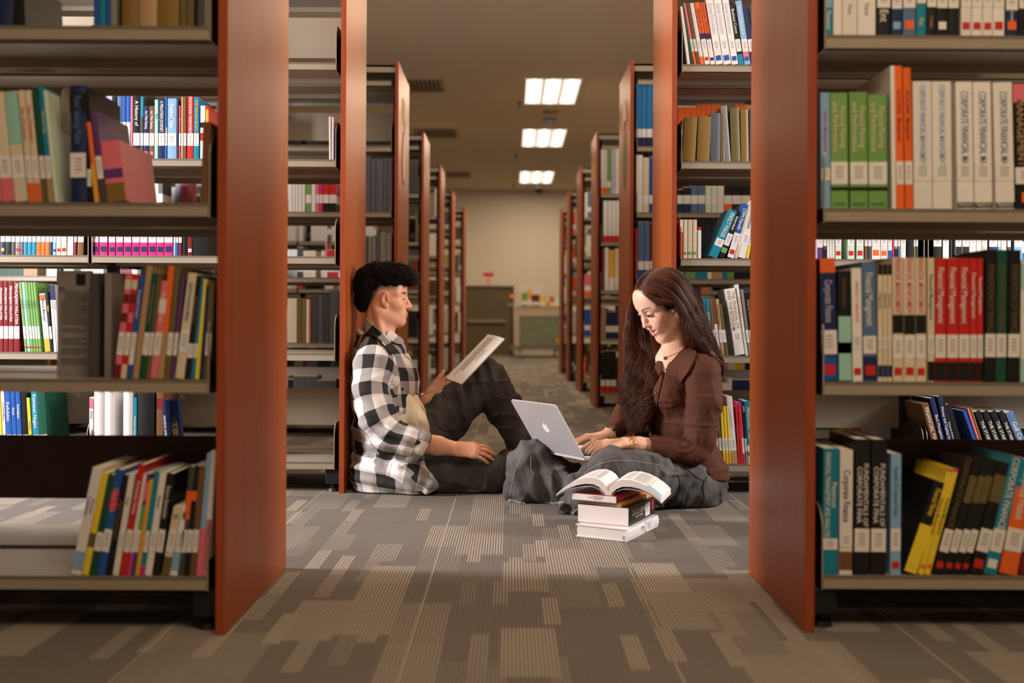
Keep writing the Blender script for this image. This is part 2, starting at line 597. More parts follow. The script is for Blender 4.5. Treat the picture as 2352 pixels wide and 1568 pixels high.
def bookcase(side, row, X, d0, depth=0.57, bays=2, mode='full'):
    """side -1 left / +1 right; X is the aisle face of the end panel, d0 its near edge"""
    s = side
    lr = 'left' if s < 0 else 'right'
    root = empty('bookcase', (X, d0, 0))
    tag(root, {1: 'cherry wood ended steel bookcase nearest the camera on the %s of the aisle',
               2: 'cherry wood ended steel bookcase second on the %s, behind a seated person' if s < 0 else 'cherry wood ended steel bookcase second on the %s, behind the seated woman'}.get(
        row, NAMES[row] + ' bookcase from the camera on the %s of the aisle, cherry wood end panel') % lr,
        'bookcase', 'bookcases along the aisle')
    RACK[(s, row)] = dict(root=root, X=X, d0=d0, depth=depth)
    tp = 0.02
    # local x runs outward from the aisle
    def bx(mb, xa, xb, ya, yb, za, zb):
        a, b_ = sorted((s * xa, s * xb))
        mb.box((a, ya, za), (b_, yb, zb))
        return mb
    pn = bx(MB(), 0.0, tp, 0.001, depth, 0.0, H)
    e = pn.build('end_panel', WOOD, root, bevel=0.0015)
    bx(MB(), 0.0008, tp - 0.0008, 0.0, 0.0012, 0.001, H - 0.001).build('edge_band', WOOD_EDGE, e)
    Lx = tp + bays * BAY + 0.03
    bx(MB(), Lx, Lx + tp, 0.001, depth, 0.0, H).build('end_panel', WOOD, root)
    mid = depth / 2
    # posts, added light block and canopy
    for k in range(bays + 1):
        xk = tp + 0.012 + k * BAY
        pm = bx(MB(), xk - 0.008, xk + 0.03, mid - 0.02, mid + 0.02, 0.03, H - 0.03)
        post = pm.build('post', STEEL_DARK, root)
        if row <= 2:
            slots = MB()
            for q in range(34):
                z = 0.2 + q * 0.055
                bx(slots, xk + 0.004, xk + 0.018, mid - 0.0212, mid - 0.0195, z, z + 0.025)
            tag(slots.build('slots', BLACK, post), kind='stuff')
        f = bx(MB(), max(tp + 0.001, xk - 0.02), xk + 0.045, 0.03, depth - 0.03, 0.03, 0.088)
        ft = f.build('foot_beam', BLACK, root, bevel=0.004)
        for yy in (0.06, depth - 0.06):
            g = MB()
            g.tube([(s * (xk + 0.02), yy, 0.03), (s * (xk + 0.02), yy, 0.016), (s * (xk + 0.02), yy, 0.012), (s * (xk + 0.02), yy, 0.0)], [0.008, 0.008, 0.02, 0.024], 10)
            g.build('levelling_foot', BLACK, ft, smooth=False)
    cn = MB()
    bx(cn, tp, Lx, 0.012, depth - 0.012, H - 0.03, H - 0.018)
    bx(cn, tp, Lx, 0.012, 0.016, H - 0.06, H - 0.018)
    bx(cn, tp, Lx, depth - 0.016, depth - 0.012, H - 0.06, H - 0.018)
    cn.build('canopy', STEEL, root)
    if row == 1:
        bx(MB(), tp, Lx, mid - 0.004, mid + 0.004, 0.012, 0.085).build('added_light_block', STEEL_DARK, root)  # added under the first row to block light
    # back plates: one near the floor, one behind the top shelf
    for k in range(bays):
        xa, xb = tp + 0.045 + k * BAY, tp + 0.01 + (k + 1) * BAY
        pl = bx(MB(), xa, xb, mid - 0.003, mid + 0.003, 0.235, 0.385).build('back_plate', PLATE_SHADED if row == 1 else STEEL, root)
        bx(MB(), xa, xb, mid - 0.003, mid + 0.003, 1.735, 1.9).build('back_plate', STEEL, root)
    # shelves and their end brackets
    fd = mid - 0.03
    for z in LEVELS:
        for k in range(bays):
            xa, xb = tp + 0.024 + k * BAY, tp + 0.004 + (k + 1) * BAY
            for face in (0, 1):
                if face == 1 and row > 3 and z > 1.5: pass
                ya, yb = (0.018, 0.018 + fd - 0.01) if face == 0 else (depth - 0.018 - fd + 0.01, depth - 0.018)
                key = ('sh', round(xb - xa, 4), round(yb - ya, 4), face, s)
                if key not in _shared:
                    m_ = MB()
                    w_ = (xb - xa)
                    dp = yb - ya
                    bx(m_, 0, w_, 0, dp, -0.008, 0.0)
                    bx(m_, 0, w_, 0.0, 0.0035, -0.028, -0.0)
                    bx(m_, 0, w_, dp - 0.0035, dp, -0.028, -0.0)
                    bx(m_, 0.0, w_, dp * 0.30, dp * 0.34, -0.018, -0.008)
                    sh = m_.build('shelf', STEEL, root)
                    _shared[key] = sh.data
                else:
                    sh = link(bpy.data.objects.new('shelf', _shared[key]), root)
                sh.location = (s * xa, ya, z)
                if z > 2.0: continue
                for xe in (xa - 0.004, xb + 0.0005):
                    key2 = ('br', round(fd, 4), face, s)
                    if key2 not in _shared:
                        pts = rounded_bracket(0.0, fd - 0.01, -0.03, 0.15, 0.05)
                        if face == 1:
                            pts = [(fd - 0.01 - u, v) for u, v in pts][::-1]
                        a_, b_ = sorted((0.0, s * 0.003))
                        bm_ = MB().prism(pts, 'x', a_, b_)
                        bm_.mi[0] = bm_.mi[1] = 1  # side faces dark: the shade between bracket and panel, put into the colour
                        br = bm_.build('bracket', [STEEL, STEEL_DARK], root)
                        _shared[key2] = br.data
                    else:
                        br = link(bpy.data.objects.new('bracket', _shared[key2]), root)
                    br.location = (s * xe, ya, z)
    return root


for (row, X, d0, dep) in [(1, -0.5965, 2.19, 0.60), (2, -0.635, 4.0, 0.56), (3, -0.643, 5.93, 0.62), (4, -0.681, 8.13, 0.57), (5, -0.6626, 9.84, 0.57), (6, -0.658, 11.74, 0.57), (7, -0.6, 13.4, 0.57)]:
    bookcase(-1, row, X, d0, dep, 2 if row in (1, 2) else 3)
for (row, X, d0, dep) in [(1, 0.632, 2.23, 0.53), (2, 0.613, 4.0, 0.54), (3, 0.6665, 5.87, 0.6), (4, 0.655, 8.06, 0.52), (5, 0.652, 9.87, 0.57), (6, 0.646, 11.66, 0.57), (7, 0.648, 13.4, 0.57)]:
    bookcase(1, row, X, d0, dep, 2 if row in (1, 2) else 3)

# signs on the end panels of the third bookcases (flat cards stuck on the aisle face)
YEL = mat('yellow_card', srgb(214, 176, 96), rough=0.6)
GRN = mat('green_card', srgb(128, 140, 84), rough=0.6)
CRM = mat('cream_card', srgb(222, 196, 160), rough=0.6)


def panel_sign(s, row, z0, z1, yc, hw, shape, m, name, rim=None):
    X = RACK[(s, row)]['X']
    root = RACK[(s, row)]['root']
    if shape == 'oval':
        pts = [(yc + hw * math.cos(a * math.pi / 12), (z0 + z1) / 2 + (z1 - z0) / 2 * math.sin(a * math.pi / 12)) for a in range(24)]
    else:
        pts = [(yc - hw, z0 + 0.04), (yc - hw, z1), (yc + hw, z1), (yc + hw, z0 + 0.02), (yc + hw * 0.6, z0), (yc + hw * 0.2, z0 + 0.04)]
    o = MB()
    a, b_ = sorted((0.0, -s * 0.003))
    o.prism(pts, 'x', a, b_)
    r = o.build(name, m, root)
    if rim:
        c = ((z0 + z1) / 2)
        p2 = [(yc + (u - yc) * 0.82, c + (v - c) * 0.9) for u, v in pts]
        a, b_ = sorted((-s * 0.003, -s * 0.004))
        MB().prism(p2, 'x', a, b_).build('inner_print', rim, r)
    return r


panel_sign(-1, 3, 1.80, 1.97, 0.28, 0.075, 'tag', YEL, 'yellow_tag')
panel_sign(-1, 3, 1.47, 1.79, 0.29, 0.085, 'oval', SIGN_R, 'oval_sign', CRM)
panel_sign(1, 3, 1.80, 1.95, 0.30, 0.075, 'tag', CRM, 'cream_tag')
panel_sign(1, 3, 1.44, 1.78, 0.29, 0.085, 'oval', GRN, 'oval_sign', mat('dark_green_print', srgb(92, 108, 66), rough=0.6))
panel_sign(-1, 4, 1.78, 1.93, 0.28, 0.07, 'tag', YEL, 'yellow_tag')
panel_sign(1, 4, 1.76, 1.92, 0.26, 0.07, 'tag', YEL, 'yellow_tag')
# ------------------------------------------------------------------ books
PAL = dict(white=(226, 222, 218), cream=(214, 200, 172), black=(24, 23, 24), navy=(30, 42, 84), blue=(34, 84, 160), lightblue=(130, 172, 208),
           teal=(22, 128, 156), green=(112, 158, 84), darkgreen=(20, 76, 58), red=(196, 40, 34), maroon=(116, 26, 32), orange=(232, 104, 40),
           yellow=(234, 206, 52), pink=(222, 110, 128), magenta=(204, 44, 122), purple=(92, 56, 108), brown=(112, 76, 48), tan=(174, 142, 104),
           grey=(132, 128, 122), darkgrey=(70, 70, 70), gold=(128, 100, 48), lilac=(190, 184, 214), mint=(150, 204, 190), amber=(226, 166, 50), khaki=(104, 92, 56),
           palegreen=(204, 222, 200), steelblue=(84, 112, 152), slate=(86, 90, 100), bookblue=(24, 112, 178))
WORDCOL = dict(lightblue='light blue', darkgreen='dark green', darkgrey='dark grey', palegreen='pale green', steelblue='steel blue')
LIN = {k: srgb(*v)[:3] for k, v in PAL.items()}
INK = {}


def ink(c):
    if c not in INK:
        INK[c] = mat('ink_' + c, LIN[c] + (1,), rough=0.5, spec=0.3, var=0.02)
    return INK[c]


def sticker_mat():
    m = bpy.data.materials.new('call_number_sticker')
    nt, N, L, b = nodes(m)
    b.inputs['Roughness'].default_value = 0.5
    b.inputs['Specular IOR Level'].default_value = 0.3
    tc = N.new('ShaderNodeTexCoord')
    sp = N.new('ShaderNodeSeparateXYZ')
    L.new(tc.outputs['Generated'], sp.inputs[0])

    def M(op, a, c=None):
        n = N.new('ShaderNodeMath'); n.operation = op
        for i, v in enumerate((a, c)):
            if v is None: continue
            if isinstance(v, (int, float)): n.inputs[i].default_value = v
            else: L.new(v, n.inputs[i])
        return n.outputs[0]
    # printed rows of a call number: short dark marks in the middle of the sticker
    row = M('FRACT', M('MULTIPLY', sp.outputs[2], 7.0))
    inrow = M('LESS_THAN', row, 0.55)
    mid = M('LESS_THAN', M('ABSOLUTE', M('SUBTRACT', sp.outputs[0], 0.5)), 0.24)
    cen = M('LESS_THAN', M('ABSOLUTE', M('SUBTRACT', sp.outputs[2], 0.5)), 0.30)
    nz = N.new('ShaderNodeTexNoise')
    nz.inputs['Scale'].default_value = 900.0
    L.new(tc.outputs['Object'], nz.inputs['Vector'])
    ch = M('GREATER_THAN', nz.outputs['Fac'], 0.47)
    f = M('MULTIPLY', M('MULTIPLY', inrow, mid), M('MULTIPLY', cen, ch))
    mx = N.new('ShaderNodeMix'); mx.data_type = 'RGBA'
    mx.inputs['A'].default_value = srgb(226, 222, 218)
    mx.inputs['B'].default_value = srgb(120, 116, 114)
    L.new(f, mx.inputs['Factor'])
    L.new(mx.outputs['Result'], b.inputs['Base Color'])
    return m


CALLNO = sticker_mat()
# matrix that stands text on a spine facing the reader: reads downwards
TXT = Matrix(((0, 1, 0, 0), (0, 0, -1, 0), (-1, 0, 0, 0), (0, 0, 0, 1)))
TXT_H = Matrix(((1, 0, 0, 0), (0, 0, -1, 0), (0, 1, 0, 0), (0, 0, 0, 1)))


def text_obj(name, body, size, m, parent, M, align='CENTER', sx=1.0):
    c = bpy.data.curves.new(name, 'FONT')
    c.body = body
    c.size = size
    c.align_x = align
    c.align_y = 'CENTER'
    c.resolution_u = 2
    c.offset = size * 0.006
    c.materials.append(m)
    tmp = bpy.data.objects.new(name, c)
    me = bpy.data.meshes.new_from_object(tmp)          # flat lettering as a mesh of its own
    bpy.data.objects.remove(tmp)
    o = bpy.data.objects.new(name, me)
    COL.objects.link(o)
    o.parent = parent
    o.matrix_local = M @ Matrix.Diagonal((sx, 1, 1, 1))
    return o


def book_meshes(w, h, dp, col, style):
    """cover and page block of one book: spine on -y, lower left front corner of the box at (-w/2, 0, 0)"""
    t = min(0.0022, w * 0.16)
    o = 0.003 if style == 'h' else 0.0012
    x0, x1 = -w / 2, w / 2
    m = MB()
    bulge = min(0.004, w * 0.14) if style == 'h' else 0.0006
    # spine as a shallow curve
    n = 6
    outer = [(x0 + (x1 - x0) * k / n, -bulge * math.sin(math.pi * k / n)) for k in range(n + 1)]
    prof = [(x0, dp)] + outer + [(x1, dp), (x1 - t, dp), (x1 - t, t), (x0 + t, t), (x0 + t, dp)]
    m.prism(prof, 'z', 0.0, h)
    me = bpy.data.meshes.new('book_cover')
    me.from_pydata(m.v, [], m.f)
    me.materials.append(COVER)
    set_col(me, [col] * len(m.f))
    p = MB().box((x0 + t * 0.9, t * 0.9, o), (x1 - t * 0.9, dp - o * 1.4, h - o))
    return me, p


ORD = ['', 'first', 'second', 'third', 'fourth', 'fifth', 'sixth', 'seventh', 'eighth', 'ninth', 'tenth', 'eleventh', 'twelfth', 'thirteenth', 'fourteenth',
       'fifteenth', 'sixteenth', 'seventeenth', 'eighteenth', 'nineteenth', 'twentieth', 'twenty-first', 'twenty-second', 'twenty-third', 'twenty-fourth',
       'twenty-fifth', 'twenty-sixth', 'twenty-seventh', 'twenty-eighth', 'twenty-ninth', 'thirtieth', 'thirty-first', 'thirty-second', 'thirty-third', 'thirty-fourth', 'thirty-fifth'] + ['%dth' % i for i in range(36, 41)] + ['41st', '42nd', '43rd'] + ['%dth' % i for i in range(44, 61)]
LEVELNAME = ['lowest shelf', 'second shelf up', 'third shelf up', 'fourth shelf up', 'fifth shelf up']
BOOKS = [0]


def shelf_books(side, row, level, spec, inset=0.02, cat='book'):
    """spec lines: x0 x1 ytop lean colour flags[,flags] title   (photo pixels at the shelf front; lean = shift of the top)"""
    R = RACK[(side, row)]
    z0 = LEVELS[level] + 0.0004
    yf = R['d0'] + inset + 0.004
    rows = []
    for ln in spec.strip().split('|'):
        q = ln.strip().split(None, 6)
        if len(q) < 5: continue
        rows.append((float(q[0]), float(q[1]), float(q[2]), float(q[3]), q[4], q[5] if len(q) > 5 else '', q[6] if len(q) > 6 else ''))
    order = sorted(rows, key=lambda r: -side * -(r[0] + r[1]))   # from the aisle outwards
    for k, (xa, xb, yt, lean, cname, fl, title) in enumerate(order):
        d = yf
        opts = {}
        for f in fl.split(','):
            if ':' in f:
                a, b_ = f.split(':', 1); opts[a] = b_
            elif f:
                opts[f] = True
        if 'in' in opts: d = yf + float(opts['in'])
        xw0, xw1 = WX(xa, d, z0), WX(xb, d, z0)
        wd = xw1 - xw0
        ztop = W((xa + xb) / 2, yt, d).z - z0
        lx = lean * d / F
        ang = math.atan2(lx, ztop)
        wd *= math.cos(ang)
        gap = min(0.0008, wd * 0.05)
        wd = wd - gap
        hgt = max(0.05, (ztop - wd * abs(math.sin(ang))) / math.cos(ang))
        dp = float(opts.get('d', 0.15 + 0.045 * ((k * 7919) % 10) / 10.0))
        dp = min(dp, R['depth'] / 2 - 0.03 - inset)
        col = LIN[cname]
        rnd = 1 + 0.10 * (((k * 37 + int(xa)) % 11) / 10.0 - 0.5)
        col = tuple(min(1, c * rnd) for c in col)
        cover, pages = book_meshes(wd, hgt, dp, col, 'h' if 'h' in opts else 'p')
        o = bpy.data.objects.new('book', cover)
        COL.objects.link(o)
        if ang >= 0: pivot = Vector((wd / 2, 0, 0))
        else: pivot = Vector((-wd / 2, 0, 0))
        Rm = Matrix.Rotation(ang, 4, 'Y')
        base = Vector((0.5 * (xw0 + xw1), d, z0))
        loc = base + Vector(((wd / 2 if ang >= 0 else -wd / 2), 0, 0)) - (Rm @ pivot)
        o.matrix_world = Matrix.Translation(loc) @ Rm
        pages.build('page_block', PAPER, o)
        ys = -0.0008 if 'h' not in opts else -min(0.004, wd * 0.14) - 0.0006
        l0, l1 = 0.05, 0.098
        if 'l' in opts:
            a, b_ = opts['l'].split('-'); l0, l1 = float(a) / 100, float(b_) / 100
        has = 'n' not in opts
        if 'b' in opts:                                            # coloured band on the spine: colour/from/to in cm
            for bb in opts['b'].split('+'):
                c_, f_, t_ = bb.split('/')
                za, zb = float(f_) / 100, min(float(t_) / 100, hgt - 0.0005)
                MB().box((-wd / 2 + 0.0002, ys + 0.0001, za), (wd / 2 - 0.0002, ys + 0.0009, zb)).build('spine_band', ink(c_), o)
        if has and hgt > l1:
            MB().box((-wd / 2 + 0.0003, ys - 0.0003, l0), (wd / 2 - 0.0003, ys + 0.0006, l1)).build('spine_label', CALLNO, o)
        if 'g' in opts:                                            # small square emblem near the foot
            s2 = min(wd * 0.36, 0.011)
            MB().box((-s2, ys - 0.0003, 0.014), (s2, ys + 0.0006, 0.014 + 2 * s2)).build('emblem', ink(opts['g']), o)
        if title:
            tc = opts.get('t', 'white')
            tb = (l1 + 0.006) if has else 0.03
            tt = hgt - 0.008
            if 'tz' in opts:
                a, b_ = opts['tz'].split('-'); tb, tt = float(a) / 100, min(float(b_) / 100, hgt - 0.004)
            parts = title.split(' / ')
            nl = len(parts)
            for li, s in enumerate(parts):
                avail = tt - tb
                size = min(wd * (0.78 if nl == 1 else 0.92 / nl) * float(opts.get('s', 1)), avail / max(1, 0.30 * len(s)))
                wid = 0.56 * size * len(s)
                sx = min(1.0, avail / wid)
                xo = (0.5 - (li + 0.5) / nl) * wd * 0.86 if nl > 1 else 0.0
                text_obj('title', s, size, ink(tc), o, Matrix.Translation((xo, ys - 0.0004, (tb + tt) / 2)) @ TXT, 'CENTER', sx)
        if 'f' in opts:                                            # publisher's line across the foot
            a, b_ = opts['f'].split('/')
            text_obj('foot_line', a, wd * 0.26, ink(b_), o, Matrix.Translation((0, ys - 0.0004, 0.0085)) @ TXT_H, 'CENTER', min(1, 5.2 / max(1, len(a))))
        thick = 'slim ' if wd < 0.014 else ('thick ' if wd > 0.034 else '')
        ttl = ' '.join(title.replace(' / ', ' ').split()[:2])
        lab = '%s%s book%s, %s from aisle, %s, %s %s bookcase' % (thick, WORDCOL.get(cname, cname), (' titled ' + ttl) if ttl else '', ORD[k + 1], LEVELNAME[level], NAMES[row], 'left' if side < 0 else 'right')
        tag(o, lab, cat, 'books on the %s of the %s %s bookcase' % (LEVELNAME[level], NAMES[row], 'left' if side < 0 else 'right'))
        BOOKS[0] += 1


# ---- near left bookcase
shelf_books(-1, 1, 3, """-20 22 -60 10 navy n,h,d:.2|24 52 -45 -6 black n,d:.19|208 221 -190 0 blue n,b:orange/24/28,t:white,tz:3-23 Popular Tales|222 235 -190 0 teal n,b:orange/24/28,t:white,tz:3-23 Popular Tales|236 246 -190 0 blue n,t:white,tz:3-23 Popular Tales
|247 261 -180 0 grey n|273 311 -170 0 gold n,h|312 354 -168 0 tan n,h|355 404 -170 0 gold n,h|406 420 -150 0 khaki n|421 438 -150 0 khaki n|446 461 -160 0 darkgrey n|462 477 -160 0 grey n""")
shelf_books(-1, 1, 2, """-22 3 228 -26 pink|4 32 222 -28 cream b:pink/0/5|33 62 220 -28 mint b:cream/0/12,t:teal|64 78 218 -28 cream b:orange/0/4,t:red Tales of Nusantara|79 94 218 -28 cream b:orange/0/4,t:red Tales of Nusantara
|96 108 215 -26 darkgreen b:khaki/0/5|109 122 210 -26 teal t:cream,b:tan/0/5 Tervenus Sate|123 131 218 -28 palegreen n,d:.2|161 198 207 -4 navy h,b:black/19/23,t:steelblue,l:5.2-10.4 Puteri Saadong Malam|199 209 215 -8 black t:gold,l:3.4-7 Seni Lama|215 226 290 -22 orange n,b:amber/0/8,h|228 243 262 -26 purple b:darkgrey/0/5|244 288 330 -18 pink n,b:gold/0/4+purple/5/7,d:.2|458 478 287 4 brown n,d:.21""")
shelf_books(-1, 1, 1, """262 277 637 28 pink b:maroon/12/14+maroon/16/18+cream/19/21+maroon/0/3|278 291 637 28 red b:pink/12/14+maroon/16/18+cream/19/21+cream/0/3|292 304 640 28 blue t:white,b:white/3/5 Kumpulan Cerpen|305 319 618 32 tan n|320 334 636 30 darkgreen t:grey Cerita Rakyat Melayu|335 344 640 28 khaki
|345 362 652 27 pink b:white/14/17,t:white Antologi Puisi|363 377 618 24 orange n,b:tan/0/10|378 391 620 24 khaki|392 402 640 24 purple b:purple/0/12|403 424 633 30 cream l:5.6-10.4,t:steelblue Sejarah Kesusasteraan Melayu|425 438 640 26 black l:4.5-7.5,t:gold Hikayat Panglima|439 448 644 24 teal l:4.5-7.5|449 458 648 18 yellow n|459 468 660 14 navy n|469 482 655 12 khaki""")
shelf_books(-1, 1, 0, """168 192 1082 50 white n,b:lightblue/1/5,t:steelblue,d:.2,tz:7-24 Panduan / Tatabahasa|193 209 1094 46 yellow n,b:khaki/6/9|210 227 1098 44 darkgreen l:5.2-9.2|228 247 1086 42 blue t:amber,b:magenta/14/18 Cinta Kita|248 263 1098 38 black n,t:gold Majlis Dialog Sastera|264 278 1094 38 white t:grey Puisi
|279 294 1074 45 red t:white Kumpulan Cerita|295 304 1096 40 white b:magenta/0/5|305 315 1096 36 purple b:green/10/15+pink/16/20|316 325 1110 32 amber n|326 337 1090 34 teal l:5-9.5,b:magenta/0/2|338 354 1092 34 white t:slate Novel|355 372 1094 34 black t:white Suara Semusim|376 395 1170 28 cream b:khaki/0/4,t:black,tz:11-16 SS|396 413 1166 28 white b:lightblue/1/5,t:black,tz:11-16 SMS|414 427 1078 26 darkgrey b:orange/12/18|428 440 1076 24 black b:orange/16/18|441 455 1076 22 brown|456 470 1048 24 lightblue b:pink/0/10,n|471 484 1042 18 white n,b:pink/0/12""")

# ---- near right bookcase
shelf_books(1, 1, 3, """1887 1905 -200 0 lightblue n,b:teal/0/6,t:white,tz:0.5-6 Pearson|1907 1927 -200 0 white n|1928 1962 -200 0 white n,t:grey,tz:3.4-8,s:.5 Vant|1963 2004 -200 0 white n,t:grey,tz:3.4-8,s:.5 Vant|2007 2038 -200 0 black t:white,l:6-11,tz:2.6-6,s:1.1 Ent|2041 2065 -200 0 navy g:lightblue,l:5.8-11
|2067 2096 -200 0 steelblue g:orange,l:6-11|2098 2120 -200 0 teal t:cream,l:7-11,tz:1-5,s:.8 Paz|2122 2144 -190 0 black t:tan,l:6.2-11,tz:1-5,s:.5 Cengage|2145 2170 -190 0 black g:white,l:6-11|2171 2195 -190 0 black l:6-11|2200 2224 -200 0 white g:red,l:6.2-11|2225 2249 -200 0 white g:red,l:6.2-11|2250 2273 -200 0 white g:red,l:6.2-11|2274 2300 -200 0 white g:red,l:6.2-11
|2303 2331 -195 0 navy g:orange,l:5.6-11,t:white,tz:2.6-6,s:.5 Irwin|2333 2356 -195 0 black l:6-11|2358 2386 -195 0 navy""")
shelf_books(1, 1, 2, """1884 1905 205 -4 lightblue l:6-8.6,t:magenta,s:.7 Finance Management|1906 1946 205 -4 green l:5.2-10,t:cream,b:black/3.8/4.6,f:WILEY/darkgreen,tz:11-24 Financial Planning / and Performance|1950 1991 203 -4 green l:5.2-10,t:cream,b:black/3.8/4.6,f:WILEY/darkgreen,tz:11-24 Financial Planning / and Performance|1993 2036 208 -4 green l:5.2-10,t:cream,b:black/3.8/4.6,f:WILEY/darkgreen,tz:11-24 Financial Planning / and Performance
|2046 2056 142 -6 white n,d:.225|2057 2075 142 -8 orange l:5.2-10.2,t:maroon,d:.225,tz:11-29,s:.8 ACCA (FIA)   Management|2077 2095 146 -8 orange l:5.2-10.2,t:maroon,d:.225,tz:11-29,s:.8 ACCA (FIA)   Management|2096 2139 177 -4 white t:lightblue,l:6-10,tz:10-26,s:.95 CORPORATE FINANCIAL MANAGEMENT|2140 2184 177 -4 white t:lightblue,l:6-10,tz:10-26,s:.95 CORPORATE FINANCIAL MANAGEMENT
|2196 2234 177 -6 white t:steelblue,b:black/.2/1.4,f:PEARSON/white,l:6-10,tz:10-25,s:.95 CORPORATE FINANCIAL MA|2236 2277 177 -6 white t:steelblue,b:black/.2/1.4,f:PEARSON/white,l:6-10,tz:10-25,s:.95 CORPORATE FINANCIAL MA|2284 2328 177 -8 white t:steelblue,b:black/.2/1.4,f:PEARSON/white,l:6-10,tz:10-25,s:.95 CORPORATE FINANCIAL MA|2331 2382 177 -10 black b:pink/23/27,t:tan,g:orange,l:5.4-9,tz:10-23 CORPORATE / MANAGEMENT""")
shelf_books(1, 1, 1, """1890 1926 585 -8 navy t:lilac,b:blue/.3/5.4+orange/23.4/26.8,g:red,l:5.8-11,tz:11.5-23 Corporate Finance|1928 1958 614 -4 black b:mint/.2/14+cream/6/8.4,n,t:khaki,tz:15-24,s:.6 Business Analysis|1960 1983 607 -5 white t:pink,g:red,l:7-10,s:.55 PERFECT CORPORATE|1985 2016 592 -6 steelblue t:white,g:red,l:6-9.8,b:navy/.2/5.4 Financial Management|2018 2029 597 -2 cream b:black/23/26+navy/1/3.5,l:7-9.6,t:slate Pengurusan|2030 2040 597 -2 cream b:black/23/26+navy/1/3.5,l:7-9.6,t:slate Pengurusan|2041 2050 597 -2 cream b:black/23/26+navy/1/3.5,l:7-9.6,t:slate Pengurusan
|2052 2077 582 -3 cream b:black/10.4/14.4,g:red,t:pink,tz:15-26.5 FINANCIAL MANAGEMENT|2078 2104 582 -3 cream b:black/10.2/14.4,g:red,t:pink,tz:15-26.5 FINANCIAL MANAGEMENT|2105 2129 582 -3 cream b:black/10.4/14.4,g:red,t:pink,tz:15-26.5 FINANCIAL MANAGEMENT|2132 2148 582 -2 cream b:black/.2/4.4,l:6-10,t:slate Financial Management|2149 2174 582 -1 red b:black/.2/4.3,t:white,l:5.2-10.2,tz:11-26.5 Financial Management|2176 2202 582 -1 red b:black/.2/4.3+amber/26.6/27,t:white,l:5.2-10.2,tz:11-26.5 Financial Management
|2203 2228 582 -1 red b:black/.2/4.3,t:white,l:5.2-10.2,tz:11-26.5 Financial Management|2229 2245 582 -1 red b:black/.2/4.3,t:white,l:5.2-10.2,tz:11-26.5 Financial Management|2246 2259 582 -1 red b:black/.2/4.3,t:white,l:5.2-10.2,tz:11-26.5 Financial Management|2262 2287 562 2 black t:khaki,l:5.4-10.4,tz:11-25 FOUNDATIONS OF FINANCE|2288 2312 562 2 darkgreen t:khaki,l:5.4-10.4,tz:11-25 FOUNDATIONS OF FINANCE|2315 2343 562 2 black t:khaki,l:5.4-10.4,tz:11-25 FOUNDATIONS OF FINANCE|2345 2376 590 0 white b:mint/0/5+mint/20/26,t:khaki Finance""")
shelf_books(1, 1, 0, """1893 1929 1022 3 teal l:5.4-7.8,t:white,tz:8.4-26 Peterson / FINANCIAL MANAGEMENT AND ANALYSIS|1933 1963 1025 1 white b:brown/1/5,l:6-9,t:black,tz:10-24 Corporate Finance|1967 2002 1000 2 black l:5-10,t:white,tz:10.5-24 FUNDAMENTALS OF / CORPORATE FINA|2005 2040 1000 2 black l:5-10,t:white,tz:10.5-24 FUNDAMENTALS OF / CORPORATE FINA|2050 2074 1033 1 lightblue g:red,l:5.2-10,t:steelblue Essentials of Corporate Finance
|2079 2110 1092 74 black n,b:yellow/.2/11,t:yellow,tz:12-22,d:.21,g:yellow Financial Market|2113 2127 1066 68 yellow n,b:magenta/23/27,t:brown,tz:4-22,g:orange Financial Management|2128 2142 1064 66 yellow n,b:magenta/23/27,t:brown,tz:4-22,g:orange Financial Management|2147 2170 1040 72 black g:red,l:5-10,t:khaki,tz:11-26 CORPORATE FINANCE|2171 2190 1042 72 black g:red,l:5-10,b:khaki/16/22|2191 2209 1044 72 black g:red,l:5-10,b:khaki/16/22|2210 2227 1044 70 black g:red,l:5-10,b:khaki/16/22|2232 2262 1046 66 black g:red,l:5-10,b:khaki/16/22
|2264 2294 1034 62 teal g:white,l:5-10,t:white CORPORATE FINANCE|2300 2342 1040 50 orange l:5-10,b:teal/19/26,t:white Corporate Finance|2346 2376 1050 40 maroon""")

# ---- second left bookcase
shelf_books(-1, 2, 3, """150 160 235 0 white b:red/10/16|162 176 226 0 blue|178 190 230 0 grey|192 206 222 0 brown|210 218 222 0 black b:white/14/20|219 229 216 0 blue t:white Pribumi|230 239 232 0 pink t:magenta Demokrasi|240 253 225 0 lilac t:slate Kenegaraan|254 264 232 0 black t:white The Malay|265 275 219 0 steelblue b:white/0/14|276 285 219 0 blue b:white/4/14|286 295 218 0 blue b:white/4/14|296 301 225 0 pink n|302 317 222 0 black t:white A History of|318 325 216 0 darkgrey b:teal/16/24|326 338 252 0 navy t:white,g:pink As I Was Passing|339 350 252 0 brown t:white,g:pink As I Was Passing|351 359 237 0 mint t:darkgreen Bumi
|360 374 236 0 navy t:white A MALAYSIAN JOURNEY|375 380 230 0 blue b:tan/8/12|381 401 234 0 lightblue t:white President Melayu|402 406 235 0 navy n|407 411 250 0 red t:white Raja|412 417 230 0 tan|418 424 230 0 brown|426 440 215 0 red t:white,tz:10-25 TAMADUN ISLAM DAN TAMADUN MELAYU|441 453 230 0 teal t:amber TAMADUN ISLAM|456 467 250 0 white b:red/7/10+black/12/14,n|468 475 250 0 red b:amber/14/19,n|752 757 272 -1 cream n,d:.2|758 763 273 0 lilac n,d:.2""")
